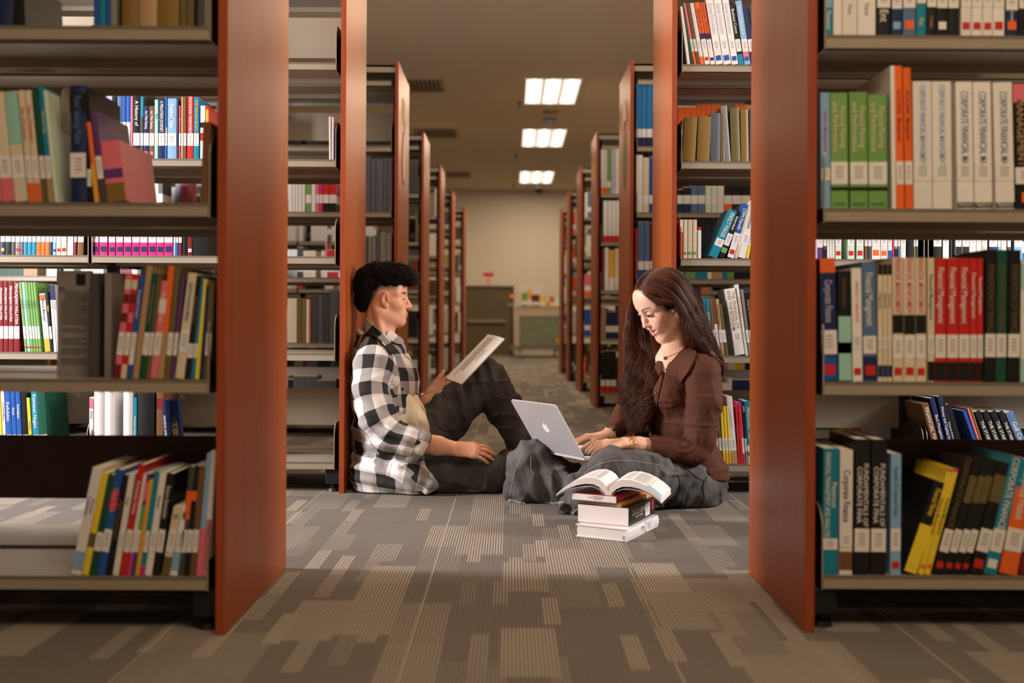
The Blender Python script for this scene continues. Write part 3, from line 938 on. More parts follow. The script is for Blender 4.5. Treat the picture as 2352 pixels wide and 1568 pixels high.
shelf_books(-1, 2, 2, """0 10 508 0 navy g:amber,b:white/5/9|11 24 512 0 black|25 33 508 0 darkgrey|34 44 506 0 grey g:red|45 52 510 0 slate g:red|53 61 512 0 teal|62 71 512 0 teal|72 81 512 0 teal|82 92 510 0 orange|93 102 510 0 orange|103 112 510 0 orange|113 119 514 0 navy|120 127 512 0 lightblue g:navy|128 138 506 0 cream g:red,t:black T|139 151 506 0 cream g:red,t:black T|153 166 500 2 white b:red/14/16|168 174 505 2 maroon|176 190 512 2 brown
|208 225 500 0 magenta b:navy/11/15,g:navy|227 245 500 0 magenta b:navy/11/15,g:navy|248 263 500 0 magenta b:navy/11/15,g:navy|265 281 500 0 magenta b:navy/11/15,g:navy|283 300 500 0 magenta b:navy/11/15,g:navy|302 319 500 0 magenta b:navy/11/15,g:navy|320 337 500 0 magenta b:navy/11/15,g:navy|339 357 500 0 magenta b:navy/11/15,g:navy|358 375 500 0 magenta b:navy/11/15,g:navy|376 395 500 0 magenta b:navy/11/15,g:navy|397 402 505 0 lightblue|403 408 505 0 blue|409 416 505 0 maroon|418 428 500 0 black n|429 440 500 0 maroon n,g:white|441 476 520 0 black n""")
shelf_books(-1, 2, 1, """-14 -2 657 -2 maroon|-1 9 657 -2 maroon t:white PENGAJIAN MALAYSIA|10 20 657 -2 maroon t:white PENGAJIAN MALAYSIA|21 32 657 -2 maroon t:white PENGAJIAN MALAYSIA|33 46 657 -2 maroon t:white PENGAJIAN MALAYSIA|58 64 659 -15 green t:darkgreen,g:red Kenegaraan|65 71 659 -15 mint t:darkgreen,g:red Kenegaraan|72 78 659 -15 green t:darkgreen,g:red Kenegaraan|79 84 659 -15 green t:darkgreen,g:red Kenegaraan|85 90 659 -15 green t:darkgreen,g:red Kenegaraan|91 96 659 -15 green t:darkgreen,g:red Kenegaraan
|104 117 684 -14 white b:amber/0/5+orange/20/22,t:purple Malaysia Melangkah|118 124 676 -14 black t:yellow Gagasan|125 131 664 -12 white b:navy/20/26,t:navy Perpaduan|132 138 664 -12 white b:navy/20/26,t:navy Perpaduan""")
shelf_books(-1, 2, 0, """-6 10 902 -8 yellow l:6-10|12 19 904 -8 white t:black Kenegaraan Malaysia|20 33 903 -8 blue t:white Kedudukan|34 44 902 -8 blue t:white Dasar|45 56 902 -8 blue t:white Kemajuan|58 72 908 -8 black g:white|73 80 924 -10 yellow n,t:blue Pendidikan|81 95 900 -8 teal t:white Keamanan Negara|96 116 902 -12 darkgreen d:.2
|208 217 922 0 white b:pink/20/24+navy/0/8,t:navy,l:8-11 Zaman|219 242 906 0 white h,n,t:black,tz:3-10,s:.6 TTSO|243 264 906 0 white h,n,t:black,tz:3-10,s:.6 TTSO|286 308 906 0 white h,n,t:black,tz:3-10,s:.6 TTSO|309 317 921 0 teal n,t:white Membangun Bangsa|319 358 900 0 black n,h|362 378 903 0 brown n,b:maroon/20/24|384 394 927 -12 navy n,t:white,d:.14 MOVING AHEAD""")

# ---- second right bookcase, open side of the aisle
shelf_books(1, 2, 4, """1572 1579 10 -17 white n|1580 1587 6 -22 darkgreen t:cream,n|1588 1594 2 -26 pink b:orange/0/5|1595 1602 2 -26 brown b:orange/5/9|1603 1612 2 -26 white b:orange/0/3+amber/5/7|1613 1625 0 -26 orange b:white/0/8+navy/8/12,t:maroon,g:red PENGURUSAN|1626 1637 0 -26 orange b:white/0/8+navy/8/12,t:maroon,g:navy KEWANGAN PERNIAGAAN|1638 1655 -10 -25 white g:blue,t:lilac Business Communication|1656 1674 -10 -25 white g:blue,t:lilac Business Communication|1675 1690 -10 -24 white g:blue,t:lilac Business Communication|1691 1703 0 -24 black b:teal/0/4,t:white Business Comm|1704 1718 -5 -22 lightblue b:pink/2/8,g:blue,t:white Business Communication|1719 1732 10 -20 navy|1733 1746 5 -20 darkgrey|1748 1762 0 -18 white""")
shelf_books(1, 2, 3, """1559 1561 270 4 khaki n|1563 1593 265 5 gold n,h|1596 1626 262 4 gold n,h|1628 1650 255 0 slate n,h|1651 1662 258 -2 khaki n,h|1663 1675 237 -10 grey n,h|1676 1697 242 -4 khaki n,h|1698 1716 246 -2 gold n,h|1717 1732 246 0 slate n,h|1734 1752 250 0 gold n,h""")
SPLIT22 = """1560 1567 500 0 red b:white/10/16,n|1568 1577 500 0 cream n,g:green|1578 1588 500 0 cream n,g:green|1589 1599 500 0 cream n,g:green|1601 1609 524 0 white n,b:red/12/13,d:.18|1625 1646 474 50 teal t:white,l:4.5-7.5 PERFECT PHRASES|1648 1662 480 42 black t:white,b:green/2/4 Interview|1668 1684 462 36 blue b:white/0/8,t:white,g:red STPM Menulis|1685 1692 458 34 cream t:slate|1693 1710 454 30 white t:blue Matters in Documents|1711 1718 470 24 yellow|1719 1727 480 22 purple|"""
shelf_books(1, 2, 1, """1590 1598 660 -14 red n|1600 1622 655 -14 black t:white Financial Planning|1624 1631 681 -12 teal n,t:white KAMUS KEWANGAN|1632 1640 681 -12 teal n,b:tan/5/7,t:white KAMUS KEWANGAN|1641 1648 681 -13 khaki|1649 1656 680 -15 brown b:white/0/12,g:slate|1657 1665 681 -14 tan t:brown Understanding the Financial|1666 1674 692 -16 khaki|1689 1712 655 -24 white l:5-9,t:tan THE FINANCIAL SYS / AND THE ECONOM|1713 1719 647 -23 white t:orange MONEY AND BANKING|1720 1727 658 -20 grey|1728 1744 665 -20 black t:tan Financial Advisers""")
SPLIT20 = """1644 1657 930 -12 white b:lightblue/0/2,t:black Education|1658 1664 938 -10 khaki|1665 1671 927 -9 yellow b:amber/0/4|1672 1678 927 -9 yellow b:amber/0/4|1679 1684 927 -9 yellow b:amber/0/4|1685 1698 904 -14 white b:tan/0/5,t:lilac,d:.18 Investment|1699 1704 927 -8 red n,t:pink Personal Investment|1705 1710 927 -8 red n,t:pink Personal Investment|1711 1716 918 -12 magenta b:white/4/8|1717 1721 926 -9 green b:black/8/20|1722 1736 915 -10 teal b:cream/0/3,t:white,l:4.6-7 PERSONAL TAX|1737 1752 920 -8 darkgreen t:white Investments|"""
# ---- second right bookcase seen through the near right bookcase
shelf_books(1, 2, 2, SPLIT22 + """1875 1888 500 0 white b:purple/0/4.4|1889 1897 500 0 darkgrey b:black/0/3.6|1898 1903 505 0 white|1904 1909 505 0 white|1910 1915 505 0 white|1917 1931 500 0 palegreen g:red|1946 1961 500 0 palegreen g:red|1966 1982 500 0 palegreen g:red|1984 1991 500 0 black b:brown/0/5|1992 2000 500 0 darkgrey|2001 2020 500 0 white g:orange,t:blue TAYLOR|2021 2037 500 0 white g:orange,t:blue TAYLOR|2038 2047 500 0 white b:blue/0/3.4|2048 2051 500 0 magenta n|2052 2060 500 0 grey b:black/1/4|2061 2066 500 0 steelblue|2067 2079 500 0 white
|2082 2096 500 0 black n|2097 2101 500 0 gold|2102 2107 500 0 darkgreen|2142 2161 500 0 black|2164 2178 500 0 white|2180 2185 500 0 black n|2193 2207 500 0 white b:black/2/5.4|2209 2224 500 0 white b:black/2/5.4|2225 2240 500 0 white|2241 2253 500 0 white|2254 2266 500 0 cream|2270 2289 500 0 navy|2290 2297 500 0 lightblue|2298 2310 500 0 white|2312 2320 500 0 darkgrey|2328 2346 500 0 lightblue""")
shelf_books(1, 2, 0, SPLIT20 + """2158 2174 914 -40 brown n,t:white FINANCIAL MARKETS|2176 2188 902 -40 navy n,t:white Bank Management|2190 2202 898 -36 navy n,t:white Money and Capital Markets|2204 2212 912 -38 black n,t:white European Politics|2214 2226 916 -40 black n|2258 2266 930 -46 blue n|2267 2272 926 -44 pink n|2273 2278 924 -44 gold n|2290 2305 930 -52 black n,t:white THE STABILITY|2308 2323 930 -52 black n,t:white THE STABILITY|2326 2341 930 -52 black n,t:white THE STABILITY|2344 2358 930 -52 black n,t:white THE STABILITY|2362 2382 930 -54 steelblue n,t:white Gulf Capital""")

# portrait on the cover of the leaning book (a plain printed face, flat)
# grey covers turned to the reader on the near left bookcase
def facing_cover(x0, x1, ytop, d, z, name, col, label, th=0.02, dp=None):
    a, b_ = W(x0, ytop, d), W(x1, ytop, d)
    w_, h_ = b_.x - a.x, a.z - z
    o = empty('book', ((a.x + b_.x) / 2, d, z + 0.0005))
    m = MB()
    m.box((-w_ / 2, 0, 0), (w_ / 2, 0.0018, h_)).box((-w_ / 2, th - 0.0018, 0), (w_ / 2, th, h_)).box((w_ / 2 - 0.0018, 0.0018, 0), (w_ / 2, th - 0.0018, h_))
    m.build('cover', ink(col), o)
    MB().box((-w_ / 2 + 0.003, 0.0018, 0.002), (w_ / 2 - 0.0018, th - 0.0018, h_ - 0.003)).build('page_block', PAPER, o)
    tag(o, label, 'book')
    return o, w_, h_


o, w_, h_ = facing_cover(398, 424, 928, 4.06, LEVELS[0], 'b', 'navy', 'navy book showing a printed portrait on its cover, lowest shelf, second left bookcase')
o.rotation_euler = (0, -0.10, -0.25)
def disc(cx, cz, rx, rz, m, name, y):
    MB().prism([(cx + rx * math.cos(a * math.pi / 12), cz + rz * math.sin(a * math.pi / 12)) for a in range(24)], 'y', y - .0003, y).build(name, m, o)
disc(0, h_ * .30, w_ * .34, h_ * .20, ink('darkgrey'), 'portrait_print', -.0001)
disc(0, h_ * .52, w_ * .30, h_ * .20, ink('tan'), 'portrait_print', -.0005)
disc(0, h_ * .68, w_ * .27, h_ * .07, ink('darkgrey'), 'portrait_print', -.0009)
for sx_ in (-1, 1): disc(sx_ * w_ * .11, h_ * .55, w_ * .08, h_ * .018, ink('black'), 'portrait_print', -.0009)
disc(0, h_ * .42, w_ * .10, h_ * .012, ink('maroon'), 'portrait_print', -.0009)
z1 = LEVELS[1]
o, w_, h_ = facing_cover(131, 205, 632, 2.29, z1, 'b', 'grey', 'grey back cover with small printed text turned outward, second shelf up, near left bookcase')
MB().box((w_ * 0.08, -0.0006, h_ * 0.86), (w_ * 0.38, 0, h_ * 0.97)).build('photo_print', ink('black'), o)
text_obj('initial', 'H', 0.018, ink('black'), o, Matrix.Translation((-w_ * 0.36, -0.0006, h_ * 0.82)) @ TXT_H)
tm = MB()
zz = h_ * 0.80
i = 0
while zz > h_ * 0.08:
    if i in (14, 17, 18, 22, 26, 30, 34):
        pass
    else:
        tm.box((-w_ * (0.38 if i > 3 else 0.26), -0.0005, zz), (w_ * (0.40 - 0.2 * ((i * 37) % 5 == 0)), 0, zz + 0.0022))
    zz -= 0.0055
    i += 1
tag(tm.build('printed_text', ink('darkgrey'), o), kind='stuff')
for (x0, x1, yt, c, lab) in [(206, 226, 632, 'darkgrey', 'dark grey magazine box beside the outward cover, second shelf up, near left bookcase'), (240, 256, 632, 'grey', 'slim grey magazine box before the leaning books, second shelf up, near left bookcase')]:
    a, b_ = W(x0, yt, 2.25), W(x1, yt, 2.25)
    t_ = MB()
    w_, h_ = b_.x - a.x, a.z - z1
    o = empty('magazine_box', ((a.x + b_.x) / 2, 2.25, z1 + 0.0005))
    tag(o, lab, 'magazine box')
    t_.prism([(0, 0), (0.2, 0), (0.2, h_), (0.12, h_), (0, h_ * 0.98)], 'x', -w_ / 2, -w_ / 2 + 0.002)
    t_.prism([(0, 0), (0.2, 0), (0.2, h_), (0.12, h_), (0, h_ * 0.98)], 'x', w_ / 2 - 0.002, w_ / 2)
    t_.box((-w_ / 2 + 0.002, 0, 0), (w_ / 2 - 0.002, 0.002, h_ * 0.98)).box((-w_ / 2 + 0.002, 0.198, 0), (w_ / 2 - 0.002, 0.2, h_))
    t_.build('box_shell', ink(c), o)
    MB().box((-w_ / 2 + 0.003, 0.01, 0.002), (w_ / 2 - 0.003, 0.19, h_ * 0.9)).build('papers', PAPER, o)


# metal book ends (bent plates) that show in the photo
def book_end(x, ytop, d, z, label, m=STEEL_DARK, h=None, dp=0.12):
    a = W(x, ytop, d)
    h = a.z - z if h is None else h
    o = empty('book_end', (a.x, d, z + 0.0004))
    tag(o, label, 'book end')
    MB().prism(rounded_bracket(0.0, dp, 0.0, h, 0.03), 'x', -0.001, 0.001).build('upright', m, o)
    MB().box((0.0012, 0.0, 0.0), (0.075, dp, 0.0008)).build('foot', m, o)


book_end(136, 205, 2.27, LEVELS[2], 'grey metal book end between leaning books, third shelf up, near left bookcase', STEEL)
book_end(2240, 880, 4.05, LEVELS[0], 'dark metal book end, lowest shelf, second right bookcase', STEEL_DARK, 0.16)

# ---- the many books on the far rows and on the rear faces: one object
FB = MB()
FC = []


def fbox(x0, x1, y0, y1, z0, z1, col, cf=None):
    n = len(FB.f)
    FB.box((x0, y0, z0), (x1, y1, z1))
    FC.extend([col] * 6)


def far_book(x0, x1, z0, h, d, dp, col, label=True, bottom=None):
    zs = [(z0, z0 + h, col)]
    if label and h > 0.13:
        zs = [(z0, z0 + 0.05, bottom or col), (z0 + 0.05, z0 + 0.098, LIN['white']), (z0 + 0.098, z0 + h - 0.004, col)]
    for a, b_, c in zs:
        fbox(x0, x1, d, d + dp, a, b_, c)
    fbox(x0 + 0.0015, x1 - 0.0015, d + 0.002, d + dp - 0.003, z0 + h - 0.004, z0 + h - 0.001, LIN['cream'])


def far_row(side, row, level, spec, d=None):
    R = RACK[(side, row)]
    d = (R['d0'] + 0.024) if d is None else d
    z0 = LEVELS[level]
    for ln in spec.strip().split('|'):
        q = ln.split()
        if len(q) < 4: continue
        xa, xb, yt = float(q[0]), float(q[1]), float(q[2])
        far_book(WX(xa, d, z0), WX(xb, d, z0) - 0.0008, z0, max(0.12, W(xa, yt, d).z - z0), d, 0.16, LIN[q[3]], 'n' not in q, LIN[q[4]] if len(q) > 4 and q[4] in LIN else None)


RG = random.Random(5)


def filler(side, row, level, x_from, x_to, palette, hmin=0.2, hmax=0.25, face=0, wmin=0.012, wmax=0.035, label=0.8, lean=False):
    """books from x_from to x_to metres outward of the end panel"""
    R = RACK[(side, row)]
    x = R['X'] + side * (0.045 + x_from)
    end = R['X'] + side * (0.02 + x_to)
    z0 = LEVELS[level]
    d = R['d0'] + 0.024 if face == 0 else R['d0'] + R['depth'] - 0.024 - 0.16
    run, c, h = 0, None, 0.2
    while (end - x) * side > 0.04:
        if run <= 0:
            run = RG.choice([1, 1, 2, 3, 4, 6])
            c = RG.choice(palette)
            h = RG.uniform(hmin, hmax)
            w_ = RG.uniform(wmin, wmax)
            lb = RG.random() < label
            bt = LIN[RG.choice(palette)] if RG.random() < 0.4 else None
        a, b_ = sorted((x, x + side * (w_ - 0.001)))
        far_book(a, b_, z0, h, d, 0.16, LIN[c], lb, bt)
        x += side * w_
        run -= 1
        if RG.random() < 0.04:
            x += side * RG.uniform(0.03, 0.12)


# third right bookcase
far_row(1, 3, 4, "1457 1469 188 bookblue navy|1470 1480 188 bookblue navy|1481 1494 188 bookblue navy|1495 1508 190 bookblue navy")
far_row(1, 3, 3, "1459 1473 352 white|1474 1488 358 cream|1489 1504 356 blue blue|1505 1520 356 white")
far_row(1, 3, 2, "1458 1463 520 red n|1464 1478 505 steelblue blue|1479 1491 505 steelblue blue|1492 1506 508 maroon")
far_row(1, 3, 3, "1553 1566 430 black navy|1567 1584 425 black navy|1585 1600 420 steelblue|1601 1617 420 steelblue|1618 1631 420 palegreen|1632 1645 420 palegreen|1646 1660 420 white|1661 1679 418 black orange|1680 1700 418 black|1701 1722 418 black", None)
MIX_R = ['white', 'white', 'cream', 'blue', 'orange', 'red', 'black', 'green', 'palegreen', 'steelblue', 'pink', 'navy', 'teal', 'yellow', 'tan']
MIX_L = ['grey', 'slate', 'khaki', 'darkgrey', 'tan', 'white', 'white', 'brown', 'maroon', 'darkgreen', 'slate', 'black', 'palegreen']
filler(1, 3, 0, 0, 2.7, ['black', 'navy', 'white', 'red'], 0.2, 0.24)
filler(1, 3, 1, 0.0, 2.7, MIX_R)
filler(1, 3, 2, 0.16, 2.7, MIX_R)
filler(1, 3, 3, 0.75, 2.7, MIX_R)
filler(1, 3, 4, 0.2, 2.2, ['cream', 'white', 'tan', 'brown'])
for lv in (0, 1, 2, 3):
    filler(1, 2, lv, 0.05, 1.85, MIX_R, 0.19, 0.22, face=1)
filler(1, 2, 3, 0.02, 0.5, ['orange', 'orange', 'orange', 'red'], 0.27, 0.29, face=1, label=0)
for lv in (1, 2, 3):
    filler(1, 3, lv, 0.05, 2.7, ['white', 'pink', 'red', 'white', 'green', 'black'], 0.2, 0.24, face=1)
# fourth right
far_row(1, 4, 4, "1377 1385 340 white orange|1386 1391 340 white orange|1392 1400 338 green green|1401 1409 336 lilac n|1410 1420 338 white")
far_row(1, 4, 3, "1379 1383 462 black n|1384 1393 458 white red|1394 1403 458 white red|1404 1412 458 white red|1413 1422 458 white red")
far_row(1, 4, 2, "1381 1387 570 maroon n|1388 1397 566 white|1398 1410 572 amber white|1411 1420 568 cream")
far_row(1, 4, 0, "1381 1391 805 black red|1392 1404 802 black red|1405 1417 802 black red")
for lv in (0, 1, 2, 3, 4):
    filler(1, 4, lv, 0.2 if lv != 1 else 0, 2.7, MIX_R, 0.2, 0.27)
    filler(1, 4, lv, 0.0, 2.7, MIX_R, 0.2, 0.27, face=1)
for rr in (5, 6, 7):
    for lv in range(5):
        filler(1, rr, lv, 0, 2.6, MIX_R, 0.2, 0.27)
# left rows: mostly old grey bound volumes
far_row(-1, 3, 3, "838 848 362 slate n|849 860 368 slate n|861 878 368 slate n|879 886 366 slate n|887 898 366 slate n|660 668 424 white|669 675 424 white|676 682 424 white|683 690 424 white|691 698 424 white|700 712 422 green green|713 722 425 white|723 730 425 pink|731 738 425 magenta|739 753 422 red black|754 769 422 red black")
far_row(-1, 3, 2, "838 844 545 slate n|845 853 545 grey n|854 862 548 grey n|863 871 530 slate n|872 885 535 grey n|886 898 538 grey n")
far_row(-1, 3, 1, "659 682 690 cream navy n|683 693 688 khaki n|694 703 690 gold n|704 710 692 white n|711 714 692 orange n|716 730 684 darkgrey n|731 742 684 slate n|743 756 680 darkgrey n|757 776 672 slate n")
for lv in (1, 2, 3):
    filler(-1, 3, lv, 0.2 if lv > 1 else 0.55, 2.7, ['white', 'white', 'cream', 'lilac', 'pink', 'red', 'darkgrey'], 0.18, 0.24, face=1)
    filler(-1, 3, lv, 1.3, 2.7, MIX_L, 0.2, 0.25)
filler(-1, 3, 0, 0.0, 2.7, MIX_L)
filler(-1, 3, 4, 0.75, 2.7, ['grey', 'slate', 'white', 'darkgrey'], 0.2, 0.25, label=0)
for lv in (1, 2, 3):
    filler(-1, 2, lv, 0.62, 1.85, MIX_L, 0.19, 0.22, face=1)
for rr in (4, 5, 6, 7):
    for lv in range(5):
        if rr > 4 and (rr * 3 + lv) % 4 == 1: continue
        if rr == 4 and lv in (2, 3):
            filler(-1, 4, lv, 0, 0.9, MIX_L, 0.2, 0.27, label=0.25)
            filler(-1, 4, lv, 0.9, 2.7, ['white', 'cream', 'maroon', 'purple', 'darkgreen', 'lilac', 'red', 'white'], 0.19, 0.23)
        else:
            filler(-1, rr, lv, 0, 2.7, MIX_L if lv < 4 else ['grey', 'slate', 'white', 'darkgrey'], 0.2, 0.27, label=0.5 if rr > 4 else 0.25)
        if rr == 4: filler(-1, 4, lv, 0.0, 2.7, MIX_L, 0.2, 0.27, face=1)
me = bpy.data.meshes.new('distant_books')
me.from_pydata(FB.v, [], FB.f)
me.materials.append(COVER)
set_col(me, FC)
fo = bpy.data.objects.new('distant_books', me)
COL.objects.link(fo)
tag(fo, 'the many small books on the far bookcases and on the rear faces of the near ones', 'books', kind='stuff')
# ------------------------------------------------------------------ sculpting by signed distance fields
def V3(p): return np.array((p[0], p[1], p[2]), dtype=np.float64)


def smin(a, b, k):
    if k <= 0: return np.minimum(a, b)
    h = np.clip(0.5 + 0.5 * (b - a) / k, 0, 1)
    return b + (a - b) * h - k * h * (1 - h)


def smax(a, b, k): return -smin(-a, -b, k)


def unit(v):
    v = np.asarray(v, dtype=np.float64)
    return v / np.linalg.norm(v)


def d_cone(X, Y, Z, a, b, ra, rb, flat=None):
    """tapered capsule; flat=(direction, factor) widens (>1) or thins (<1) it along a direction"""
    a, b = V3(a), V3(b)
    ba = b - a
    px, py, pz = X - a[0], Y - a[1], Z - a[2]
    t = np.clip((px * ba[0] + py * ba[1] + pz * ba[2]) / max(1e-9, ba @ ba), 0, 1)
    qx, qy, qz = px - t * ba[0], py - t * ba[1], pz - t * ba[2]
    if flat is not None:
        n, s = unit(flat[0]), flat[1]
        c = (qx * n[0] + qy * n[1] + qz * n[2]) * (1 / s - 1)
        qx, qy, qz = qx + n[0] * c, qy + n[1] * c, qz + n[2] * c
    return np.sqrt(qx * qx + qy * qy + qz * qz) - (ra + (rb - ra) * t)


def d_ell(X, Y, Z, c, r, R=None):
    c = V3(c)
    px, py, pz = X - c[0], Y - c[1], Z - c[2]
    if R is not None:
        px, py, pz = (R[0][0] * px + R[1][0] * py + R[2][0] * pz, R[0][1] * px + R[1][1] * py + R[2][1] * pz, R[0][2] * px + R[1][2] * py + R[2][2] * pz)
    k0 = np.sqrt((px / r[0]) ** 2 + (py / r[1]) ** 2 + (pz / r[2]) ** 2)
    k1 = np.sqrt((px / r[0] ** 2) ** 2 + (py / r[1] ** 2) ** 2 + (pz / r[2] ** 2) ** 2)
    return k0 * (k0 - 1.0) / np.maximum(k1, 1e-6)


_tab = np.random.RandomState(11).rand(4096).astype(np.float32)


def vnoise(x, y, z):
    """smooth value noise, about -1..1, coordinates in cells"""
    xi, yi, zi = np.floor(x).astype(np.int64), np.floor(y).astype(np.int64), np.floor(z).astype(np.int64)
    fx, fy, fz = x - xi, y - yi, z - zi
    fx, fy, fz = fx * fx * (3 - 2 * fx), fy * fy * (3 - 2 * fy), fz * fz * (3 - 2 * fz)

    def h(i, j, k): return _tab[(i * 73 + j * 971 + k * 2897 + (i * j) * 13) & 4095]
    r = 0
    for di in (0, 1):
        for dj in (0, 1):
            for dk in (0, 1):
                r = r + h(xi + di, yi + dj, zi + dk) * (fx if di else 1 - fx) * (fy if dj else 1 - fy) * (fz if dk else 1 - fz)
    return r * 2 - 1


class Sdf:
    def __init__(self, lo, hi, h):
        self.lo, self.h = V3(lo), h
        self.n = np.ceil((V3(hi) - self.lo) / h).astype(int) + 1
        self.ax = [self.lo[i] + h * np.arange(self.n[i]) for i in range(3)]
        self.F = np.full(tuple(self.n), 0.5, dtype=np.float32)

    def reg(self, lo, hi, pad):
        s = []
        for i in range(3):
            a = int(max(0, math.floor((lo[i] - pad - self.lo[i]) / self.h)))
            b = int(min(self.n[i], math.ceil((hi[i] + pad - self.lo[i]) / self.h) + 1))
            s.append(slice(a, max(a, b)))
        X = self.ax[0][s[0]][:, None, None]
        Y = self.ax[1][s[1]][None, :, None]
        Z = self.ax[2][s[2]][None, None, :]
        return tuple(s), X, Y, Z

    def put(self, sl, d, k=0.01, op='u'):
        if 0 in self.F[sl].shape: return
        f = self.F[sl]
        if op == 'u': self.F[sl] = smin(f, d, k)
        elif op == 's': self.F[sl] = smax(f, -d, k)
        else: self.F[sl] = smax(f, d, k)

    def cone(self, a, b, ra, rb, k=0.01, op='u', flat=None):
        m = max(ra, rb) * max(1.0, flat[1] if flat else 1.0)
        lo, hi = np.minimum(V3(a), V3(b)) - m, np.maximum(V3(a), V3(b)) + m
        sl, X, Y, Z = self.reg(lo, hi, k + 3 * self.h)
        self.put(sl, d_cone(X, Y, Z, a, b, ra, rb, flat), k, op)

    def chain(self, pts, rs, k=0.01, op='u', flat=None):
        for i in range(len(pts) - 1):
            self.cone(pts[i], pts[i + 1], rs[i], rs[i + 1], k, op, flat)

    def ell(self, c, r, R=None, k=0.01, op='u'):
        m = max(r)
        sl, X, Y, Z = self.reg(V3(c) - m, V3(c) + m, k + 3 * self.h)
        self.put(sl, d_ell(X, Y, Z, c, r, R), k, op)

    def plane(self, p, n, k=0.0):
        """keep the side the normal points away from"""
        n = unit(n)
        p = V3(p)
        X, Y, Z = self.ax[0][:, None, None], self.ax[1][None, :, None], self.ax[2][None, None, :]
        d = (X - p[0]) * n[0] + (Y - p[1]) * n[1] + (Z - p[2]) * n[2]
        self.F = smax(self.F, d, k).astype(np.float32)

    def rough(self, amp, fx, fy=None, fz=None, seed=0.0):
        fy, fz = fy or fx, fz or fx
        near = np.abs(self.F) < 0.03
        i, j, k = np.nonzero(near)
        self.F[i, j, k] += (amp * vnoise(self.ax[0][i] * fx + seed, self.ax[1][j] * fy + seed * 1.7, self.ax[2][k] * fz + seed * 0.6)).astype(np.float32)

    def folds(self, amp, fx, fy, fz, seed=0.0, width=0.35):
        """narrow raised folds along the zero lines of a noise field"""
        near = np.abs(self.F) < 0.03
        i, j, k = np.nonzero(near)
        v = vnoise(self.ax[0][i] * fx + seed, self.ax[1][j] * fy + seed * 1.7, self.ax[2][k] * fz + seed * 0.6)
        self.F[i, j, k] -= (amp * np.clip(1 - np.abs(v) / width, 0, 1) ** 1.5).astype(np.float32)

    def mesh(self, name, mats, parent=None, smooth=True):
        F = self.F
        s = F < 0
        nx, ny, nz = F.shape
        cnt = np.zeros((nx - 1, ny - 1, nz - 1), dtype=np.int8)
        for a in (0, 1):
            for b in (0, 1):
                for c in (0, 1):
                    cnt += s[a:nx - 1 + a, b:ny - 1 + b, c:nz - 1 + c]
        act = (cnt > 0) & (cnt < 8)
        idx = np.full(act.shape, -1, dtype=np.int64)
        I, J, K = np.nonzero(act)
        N = len(I)
        idx[I, J, K] = np.arange(N)
        acc = np.zeros((N, 3))
        ne = np.zeros(N)
        corners = [(a, b, c) for a in (0, 1) for b in (0, 1) for c in (0, 1)]
        val = {q: F[I + q[0], J + q[1], K + q[2]] for q in corners}
        for q in corners:
            for ax in range(3):
                if q[ax]: continue
                r = list(q); r[ax] = 1
                r = tuple(r)
                va, vb = val[q], val[r]
                m = (va < 0) != (vb < 0)
                t = np.where(m, va / np.where(m, va - vb, 1), 0)
                for x in range(3):
                    base = q[x]
                    acc[:, x] += np.where(m, base + (t if x == ax else 0), 0)
                ne += m
        P = acc / ne[:, None]
        verts = self.lo + (np.stack([I, J, K], 1) + P) * self.h
        quads = []
        for ax in range(3):
            sa = [slice(1, -1)] * 3
            A = [slice(1, nx - 1), slice(1, ny - 1), slice(1, nz - 1)]
            A[ax] = slice(0, F.shape[ax] - 1)
            B = list(A)
            B[ax] = slice(1, F.shape[ax])
            a, b = s[tuple(A)], s[tuple(B)]
            m = a != b
            i, j, k = np.nonzero(m)
            fl = a[i, j, k]
            off = [1, 1, 1]
            off[ax] = 0
            i, j, k = i + off[0], j + off[1], k + off[2]
            u, v = [(1, 2), (2, 0), (0, 1)][ax]
            def cell(du, dv):
                c = [i, j, k]
                c[u] = c[u] - du
                c[v] = c[v] - dv
                return idx[c[0], c[1], c[2]]
            q = np.stack([cell(1, 1), cell(0, 1), cell(0, 0), cell(1, 0)], 1)
            q = np.where(fl[:, None], q, q[:, ::-1])
            quads.append(q)
        Q = np.concatenate(quads)
        Q = Q[(Q >= 0).all(1)]
        me = bpy.data.meshes.new(name)
        me.vertices.add(N)
        me.vertices.foreach_set('co', verts.ravel())
        me.loops.add(len(Q) * 4)
        me.loops.foreach_set('vertex_index', Q.ravel().astype(np.int32))
        me.polygons.add(len(Q))
        me.polygons.foreach_set('loop_start', np.arange(0, len(Q) * 4, 4, dtype=np.int32))
        me.polygons.foreach_set('loop_total', np.full(len(Q), 4, dtype=np.int32))
        me.update(calc_edges=True)
        if smooth: me.polygons.foreach_set('use_smooth', np.ones(len(Q), dtype=bool))
        for m in (mats if isinstance(mats, (list, tuple)) else [mats]): me.materials.append(m)
        o = link(bpy.data.objects.new(name, me), parent)
        return o, verts, Q


def vcol(me, C):
    at = me.color_attributes.new('Col', 'FLOAT_COLOR', 'POINT')
    at.data.foreach_set('color', np.concatenate([C, np.ones((len(C), 1))], 1).astype(np.float32).ravel())


def lerp(C, c2, w): return C * (1 - w[:, None]) + np.asarray(c2)[None, :3] * w[:, None]


def sstep(a, b, x):
    t = np.clip((x - a) / (b - a), 0, 1)
    return t * t * (3 - 2 * t)


class Frame:
    """head frame: +x face direction, +y the person's left, +z up"""
    def __init__(self, c, f, up, s):
        f = unit(f)
        l = unit(np.cross(np.asarray(up, float), f))
        u = np.cross(f, l)
        self.c, self.s = V3(c), s
        self.R = np.stack([f, l, u], 1)

    def pt(self, x, y, z): return self.c + self.R @ (np.array([x, y, z]) * self.s)
    def loc(self, P): return ((P - self.c) @ self.R) / self.s


